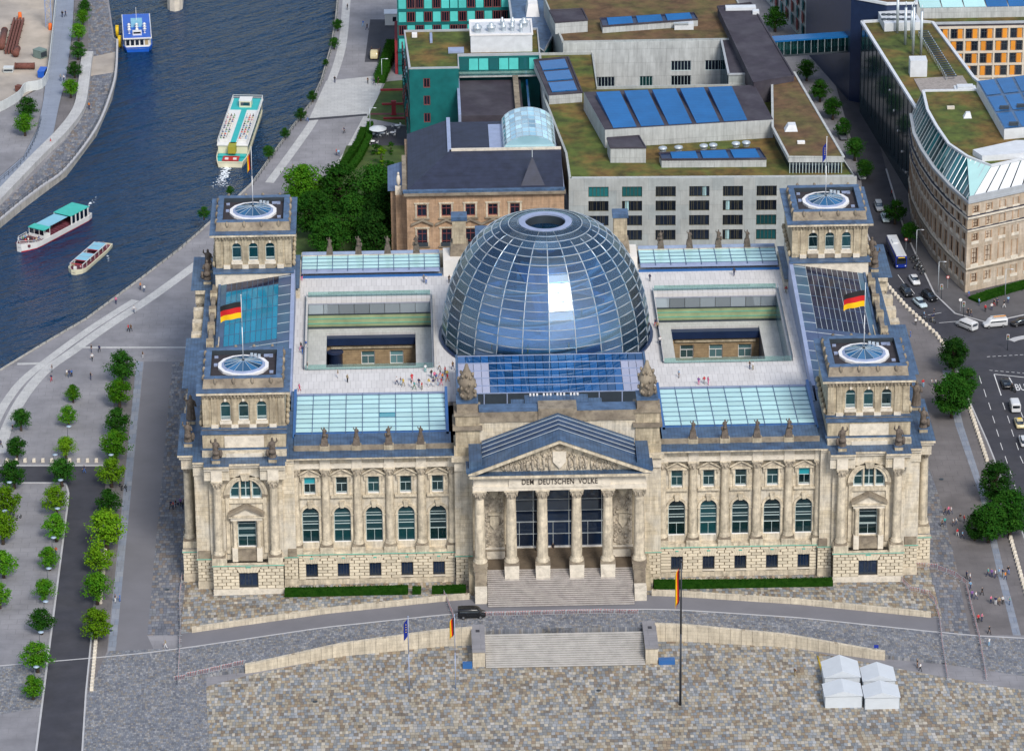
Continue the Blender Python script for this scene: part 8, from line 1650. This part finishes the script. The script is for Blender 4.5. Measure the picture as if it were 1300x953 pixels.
for k in range(8):
    z0 = k*1.37; s = 1 if k % 2 else -1
    for y in (-.7, .7): m.tube((-.7*s, y, z0), (.7*s, y, z0+1.37), .06, 'zinc_light', 4); m.tube((y, -.7*s, z0), (y, .7*s, z0+1.37), .06, 'zinc_light', 4)
ob('bracing', m, t)
# ================================================================== people
def person_mesh(name, J, rad_):
    """one skinned surface from a joint skeleton; face slots: skin, hair, top, trousers, shoes"""
    names = list(J); E_ = [('pelvis', 'spine'), ('spine', 'chest'), ('chest', 'neck'), ('neck', 'head'), ('head', 'crown')]
    for s in 'lr': E_ += [('chest', 'sh_'+s), ('sh_'+s, 'el_'+s), ('el_'+s, 'wr_'+s), ('wr_'+s, 'ha_'+s), ('pelvis', 'hi_'+s), ('hi_'+s, 'kn_'+s), ('kn_'+s, 'an_'+s), ('an_'+s, 'to_'+s)]
    me = bpy.data.meshes.new(name+'_s'); me.from_pydata([J[n] for n in names], [(names.index(a), names.index(b)) for a, b in E_], []); o = bpy.data.objects.new('t', me); COL.objects.link(o)
    o.modifiers.new('s', 'SKIN'); sv = me.skin_vertices[0].data
    for i, n in enumerate(names): r = rad_[n.split('_')[0]]; sv[i].radius = r if isinstance(r, tuple) else (r, r); sv[i].use_root = (n == 'pelvis')
    u = o.modifiers.new('u', 'SUBSURF'); u.levels = 1; u.render_levels = 1; dg = bpy.context.evaluated_depsgraph_get(); dg.update(); out_ = bpy.data.meshes.new_from_object(o.evaluated_get(dg)); bpy.data.objects.remove(o); out_.name = name
    seg = {('neck', 'head'): 0, ('head', 'crown'): 0}
    for a, b in E_:
        k = b.split('_')[0]
        if (a, b) not in seg: seg[(a, b)] = {'spine': 2, 'chest': 2, 'neck': 2, 'sh': 2, 'el': 2, 'wr': 0, 'ha': 0, 'hi': 3, 'kn': 3, 'an': 3, 'to': 4}[k]
    for q in ('skin', 'bark', 'cloth_0', 'cloth_1', 'tyre'): out_.materials.append(MATS[q])
    J3 = {n: Vector(v) for n, v in J.items()}
    for f in out_.polygons:
        c = f.center; best = (9, 0)
        for (a, b), sl in seg.items():
            p, q = J3[a], J3[b]; d = q-p; t_ = max(0, min(1, (c-p).dot(d)/max(d.length_squared, 1e-9))); dist = (c-(p+d*t_)).length
            if dist < best[0]: best = (dist, sl)
        sl = best[1]; hd = J3['head']
        if sl == 0 and c.z > hd.z-.02 and (c.z > hd.z+.07 or c.y > hd.y+.03): sl = 1
        f.material_index = sl; f.use_smooth = True
    return out_
RAD = dict(pelvis=(.16, .12), spine=(.145, .105), chest=(.17, .115), neck=.06, head=(.085, .10), crown=(.06, .07), sh=.07, el=.05, wr=.036, ha=.035, hi=.095, kn=.065, an=.045, to=.045)
def pose(step, bend, lean=0.0, look=0.0):
    J = dict(pelvis=(0, 0, .95), spine=(0, -lean*.3, 1.16), chest=(0, -lean*.7, 1.38), neck=(0, -lean, 1.52), head=(look*.03, -lean*1.1-.02, 1.62), crown=(look*.03, -lean*1.1-.01, 1.73))
    for s, k in (('l', 1), ('r', -1)):
        st = step*k; J['hi_'+s] = (k*.10, 0, .90); J['kn_'+s] = (k*.11, -st*.16-.03, .50); J['an_'+s] = (k*.11, -st*.28+.03, .09); J['to_'+s] = (k*.12, -st*.28-.14, .045)
        J['sh_'+s] = (k*.19, -lean*.8, 1.40); J['el_'+s] = (k*.25, st*.12-lean*.6+.02, 1.12); J['wr_'+s] = (k*.24, st*.2-.1-bend*.16-lean*.5, .90+bend*.3); J['ha_'+s] = (k*(.23-bend*.1), st*.22-.14-bend*.2-lean*.5, .82+bend*.36)
    return J
PM = [person_mesh('body', pose(*a), RAD) for a in ((1, 0), (-1, .1, .03), (.15, 0), (.1, 1, .03, 1), (.8, .3, .05), (.2, .6, 0, -1))]
HAIR = [mat(f'hair_{i}', c, .8, var=0) for i, c in enumerate(((.02, .015, .012), (.08, .045, .02), (.3, .2, .09), (.25, .24, .23)))]
CL = dict(red=(.50, .03, .04), pink=(.65, .15, .28), white=(.70, .70, .70), black=(.015, .015, .018), navy=(.02, .03, .09), blue=(.05, .14, .42), teal=(.05, .35, .33), grey=(.17, .18, .19), khaki=(.30, .25, .15), yellow=(.65, .45, .05), green=(.05, .18, .07), jeans=(.06, .09, .17), violet=(.2, .09, .28), orange=(.6, .2, .03), skyblue=(.25, .45, .65), brown=(.12, .07, .04))
CM = {k: mat('wear_'+k, c, .85, var=.06, vscale=6) for k, c in CL.items()}
used_lab = {}
random.seed(99)
def person(px, py, top, low, where, z=0.0, doing=None, feet=True, grp=None):
    """px, py: photo point of the figure's middle"""
    i = random.randrange(len(PM)); p = at(px, py, z+.9); lab = f'person in {top} and {low} {where}'; used_lab[lab] = used_lab.get(lab, 0)+1
    if used_lab[lab] > 1: lab = ORD[used_lab[lab]-1]+' '+lab
    o = link('person', PM[i], None, (p.x, p.y, z), random.random()*6.28, None, lab, 'person', grp); k = random.uniform(.95, 1.05); o.scale = (k*1.08, k*1.08, k)
    for s, mm in ((1, random.choice(HAIR)), (2, CM[top]), (3, CM[low]), (4, MATS['tyre'])): o.material_slots[s].link = 'OBJECT'; o.material_slots[s].material = mm
    return o
def people(lst, where, z=0.0, grp=None):
    for q in lst: person(q[0], q[1], q[2], q[3], q[4] if len(q) > 4 else where, z, None, True, grp)
people([(147, 381, 'pink', 'navy', 'alone by the quay railing'), (170, 392, 'white', 'jeans', 'on the pale paving band'), (163, 416, 'red', 'black', 'left of a pair on the open square'), (166, 416, 'brown', 'black', 'right of a pair on the open square'), (116, 442, 'black', 'navy', 'by the square near the first tree'), (126, 442, 'navy', 'black', 'standing above the first tree row'), (117, 453, 'white', 'black', 'just above the first young trees'), (181, 450, 'brown', 'white', 'at the top end of the paved strip'), (178, 363, 'orange', 'navy', 'left of a pair by the quay'), (183, 366, 'white', 'jeans', 'right of a pair by the quay'), (65, 479, 'navy', 'red', 'walking on the curved paving band'), (66, 467, 'black', 'grey', 'standing between the curved paving bands'), (85, 473, 'white', 'khaki', 'at the left of a small group on the square'), (88, 474, 'navy', 'jeans', 'in the middle of a small group on the square'), (91, 473, 'blue', 'black', 'at the right of a small group on the square'), (115, 477, 'black', 'navy', 'walking between the two tree rows'), (16, 543, 'black', 'grey', 'under the first tree at the left edge'), (1, 563, 'navy', 'black', 'at the far left edge of the square'), (107, 595, 'navy', 'blue', 'walking on the road below the bollards'), (71, 698, 'red', 'navy', 'under the lamp row beside the road'), (116, 684, 'red', 'blue', 'on the road edge beside the tree row')], '', 0)
people([(217, 640, 'navy', 'black'), (220, 641, 'red', 'navy'), (223, 638, 'black', 'jeans'), (226, 641, 'navy', 'grey'), (229, 637, 'violet', 'black'), (232, 641, 'black', 'navy'), (234, 637, 'brown', 'black')], 'in the group beside the left end of the building', 0, 'group left of the building')
people([(146, 759, 'black', 'white', 'left of a pair on the paved strip'), (152, 758, 'blue', 'blue', 'right of a pair on the paved strip'), (210, 817, 'khaki', 'white', 'alone at the foot of the ramp')], '', 0)
people([(64, 180, 'red', 'white', 'on the far upper promenade'), (79, 18, 'black', 'navy', 'left of a pair on the far promenade'), (83, 17, 'navy', 'black', 'right of a pair on the far promenade'), (77, 99, 'grey', 'jeans', 'walking up the far promenade'), (81, 99, 'white', 'navy', 'beside another walker on the far promenade')], '', -.65); person(113, 134, 'orange', 'navy', 'on the far lower quay walk', -1)
people([(461, 30, 'blue', 'skyblue', 'at the top of the river promenade'), (466, 34, 'black', 'navy', 'beside the truck on the promenade'), (441, 9, 'black', 'grey', 'near the quay at the top'), (425, 101, 'black', 'navy', 'alone on the middle of the promenade'), (467, 102, 'brown', 'black', 'left of a family on the promenade'), (475, 104, 'navy', 'jeans', 'in the middle of a family on the promenade'), (480, 102, 'black', 'brown', 'right of a family on the promenade'), (437, 165, 'navy', 'black', 'below the dark paving line'), (427, 193, 'red', 'navy', 'left of a pair by the garden hedge'), (430, 194, 'skyblue', 'jeans', 'right of a pair by the garden hedge'), (372, 213, 'black', 'navy', 'at the near end of the promenade'), (390, 150, 'grey', 'blue', 'by the quay tree on the dark paving line')], '', 0)
TZ = ZT; FG = 'visitors at the front of the roof terrace'
people([(441, 480, 'khaki', 'black'), (504, 483, 'white', 'navy'), (509, 483, 'navy', 'skyblue'), (512, 485, 'yellow', 'khaki'), (523, 479, 'red', 'red'), (522, 486, 'black', 'white'), (526, 489, 'teal', 'green'), (532, 485, 'navy', 'jeans'), (535.5, 489, 'red', 'khaki'), (540, 467, 'white', 'teal'), (544.6, 485, 'yellow', 'white'), (550, 485, 'navy', 'white'), (547.5, 474, 'black', 'navy'), (551.7, 476, 'pink', 'navy'), (558, 464, 'white', 'brown'), (559, 473, 'black', 'pink'), (556, 484, 'violet', 'skyblue'), (560, 484, 'red', 'pink'), (565, 470, 'red', 'black'), (567.5, 474, 'yellow', 'brown'), (568, 479, 'red', 'orange'), (575, 464, 'brown', 'navy'), (429, 474, 'khaki', 'white'), (554, 479, 'blue', 'khaki'), (562, 478, 'orange', 'jeans')], 'in the crowd on the terrace left of the glass porch', TZ, FG)
people([(382, 439, 'black', 'pink', 'left of three at the left terrace edge'), (384, 444, 'navy', 'blue', 'front one of three at the left terrace edge'), (388.5, 437, 'blue', 'white', 'right of three at the left terrace edge'), (390, 464, 'black', 'white', 'at the front corner of the left roof court'), (380, 491, 'pink', 'red', 'at the corner by the left skylight'), (862, 474, 'skyblue', 'brown', 'alone on the terrace before the right roof court'), (887, 483, 'violet', 'pink', 'left of three by the right skylight'), (894, 482, 'red', 'grey', 'in the middle of three by the right skylight'), (899, 483, 'pink', 'pink', 'right of three by the right skylight'), (952, 463, 'black', 'navy', 'left of a pair near the right roof court'), (956, 464, 'white', 'khaki', 'right of a pair near the right roof court'), (825, 352, 'navy', 'grey', 'on the terrace right of the dome'), (932, 345, 'black', 'navy', 'before the rear right skylight'), (998, 367, 'red', 'khaki', 'at the right terrace edge'), (838, 432, 'white', 'navy', 'between the dome and the right roof court'), (832, 409, 'navy', 'red', 'left of a pair between dome and right court'), (835, 413, 'khaki', 'black', 'right of a pair between dome and right court'), (538, 353, 'grey', 'navy', 'left of a pair before the rear left skylight'), (541, 355, 'white', 'blue', 'right of a pair before the rear left skylight'), (570, 354, 'black', 'black', 'left behind the dome'), (383, 351, 'navy', 'pink', 'at the rear left corner of the terrace')], '', TZ)
RG = 'visitors right of the building'
people([(1200, 648, 'black', 'navy'), (1204, 647, 'pink', 'navy'), (1207.5, 647, 'white', 'jeans'), (1196, 663, 'brown', 'black'), (1199.5, 661, 'teal', 'navy'), (1210, 662, 'white', 'navy'), (1214, 661, 'white', 'jeans'), (1219, 656, 'black', 'grey'), (1224, 658, 'red', 'black'), (1215.5, 675, 'red', 'white'), (1222, 678, 'skyblue', 'navy')], 'among the visitors on the paving right of the building', 0, RG)
people([(1227, 729, 'navy', 'black'), (1231.5, 732, 'white', 'navy'), (1232, 742, 'skyblue', 'navy'), (1234, 754, 'violet', 'navy'), (1239, 755, 'white', 'jeans'), (1247, 750, 'black', 'black')], 'waiting along the outer barrier line', 0, 'people along the outer barriers')
people([(1254.5, 726, 'teal', 'navy'), (1259, 727, 'violet', 'navy'), (1263.5, 728, 'white', 'navy'), (1268, 726, 'skyblue', 'grey'), (1273, 726, 'navy', 'khaki'), (1276.5, 730, 'orange', 'navy'), (1280, 723, 'black', 'blue')], 'in the cluster under the trees at the right edge', 0, 'cluster under the right trees'); people([(1258, 760, 'pink', 'navy'), (1264, 762, 'navy', 'white'), (1268.5, 762, 'khaki', 'brown'), (1273, 761, 'white', 'black'), (1282, 762, 'teal', 'jeans')], 'in the row of walkers at the lower right', 0, 'walkers at the lower right')
people([(1242, 784, 'red', 'black', 'left of a pair near the ramp kerb'), (1246.5, 783, 'pink', 'navy', 'right of a pair near the ramp kerb'), (1256, 799, 'black', 'black', 'just above the ramp kerb at the right'), (1256, 814, 'white', 'skyblue', 'on the ramp cobbles at the right'), (1164.6, 841, 'black', 'brown', 'beside the tents, left one'), (1168.6, 846, 'white', 'black', 'beside the tents, right one'), (1009, 852, 'brown', 'khaki', 'on the forecourt left of the tents'), (1149, 424, 'red', 'black', 'left of a pair on the right pavement'), (1156, 423, 'blue', 'blue', 'right of a pair on the right pavement'), (1162.6, 408, 'white', 'black', 'beside the upper bollards'), (1172, 486, 'red', 'skyblue', 'alone left of the round trees'), (1182.6, 485, 'white', 'grey', 'left of a pair beside the round trees'), (1187.6, 485, 'white', 'navy', 'right of a pair beside the round trees'), (1173, 399, 'skyblue', 'navy', 'with a bicycle at the kerb'), (1184, 403, 'navy', 'khaki', 'with a bicycle nearer the junction'), (1186, 396, 'black', 'navy', 'crossing the lane behind the bicycles'), (1285, 491, 'black', 'black', 'beside the waiting motorcycle')], '', 0)
people([(1229, 396, 'black', 'black', 'left of a pair at the crossing'), (1232.6, 397, 'brown', 'navy', 'right of a pair at the crossing'), (1243, 383, 'skyblue', 'jeans', 'walking past the planting bed'), (1230, 373, 'blue', 'violet', 'at the house corner by the planting bed'), (1251, 391, 'red', 'black', 'on the pavement edge behind the minibus'), (1259, 389, 'white', 'navy', 'at the left of the group by the planting bed'), (1262, 384, 'black', 'red', 'behind the group by the planting bed'), (1266, 383, 'navy', 'black', 'in the group by the planting bed'), (1275, 386, 'black', 'white', 'in the front of the group by the planting bed'), (1280, 380, 'skyblue', 'navy', 'at the right of the group by the planting bed'), (1132, 245, 'red', 'black', 'in the dark side street by the glass wall')], '', .13)
people([(702, 694, 'black', 'black', 'on the porch steps between the middle columns')], '', 6.5); people([(711, 684, 'red', 'navy', 'at the middle entrance door, left one'), (708, 684, 'white', 'black', 'at the middle entrance door, right one')], '', 7.22)
# visitors inside the dome, on the ramps
random.seed(12)
def ramp_person(k, f, off, num):
    lab = f'{ORD[num % 16]} visitor up the '+('left' if k else 'right')+'-hand spiral ramp inside the glass dome'; a = math.pi*k+f*math.pi*3; z = 1+f*16.6; r = rad(z+2.2)-.9-off; o = link('person', PM[random.randrange(6)], None, (r*math.cos(a), YD+r*math.sin(a), ZB+z), random.random()*6.28, None, lab, 'person', 'visitors on the dome ramps'); cs = [random.choice(list(CM)) for _ in range(2)]
    for s, mm in ((1, random.choice(HAIR)), (2, CM[cs[0]]), (3, CM[cs[1]])): o.material_slots[s].link = 'OBJECT'; o.material_slots[s].material = mm
for k in (0, 1):
    for i in range(16): ramp_person(k, (i+random.random()*.8)/16, random.uniform(.4, 1.8), k*16+i)
# iron covers let into the paving
mh = MB(); mh.lathe([(.45, 0), (.45, .012), (.36, .016)], (0, 0, 0), 12, 'steel_dark'); mh = mh.mesh('manhole_cover')
for px, py, z, lab in ((278, 763, .05, 'round iron cover in the paving before the left pavilion'), (1099, 757, .05, 'round iron cover in the paving before the right pavilion, left one'), (1123, 760, .05, 'round iron cover in the paving before the right pavilion, right one'), (212, 748, .04, 'round iron cover in the blue cobbles left of the building'), (1195, 608, .04, 'round iron cover on the right pavement near the building'), (140, 800, .05, 'iron cover at the lower end of the paved strip'), (760, 876, .03, 'round iron cover in the forecourt left of the tall flagpole'), (400, 890, .03, 'round iron cover in the left part of the forecourt')): p = at(px, py, z); link('manhole_cover', mh, None, (p.x, p.y, z), 0, None, lab, 'manhole cover', 'iron covers in the paving')
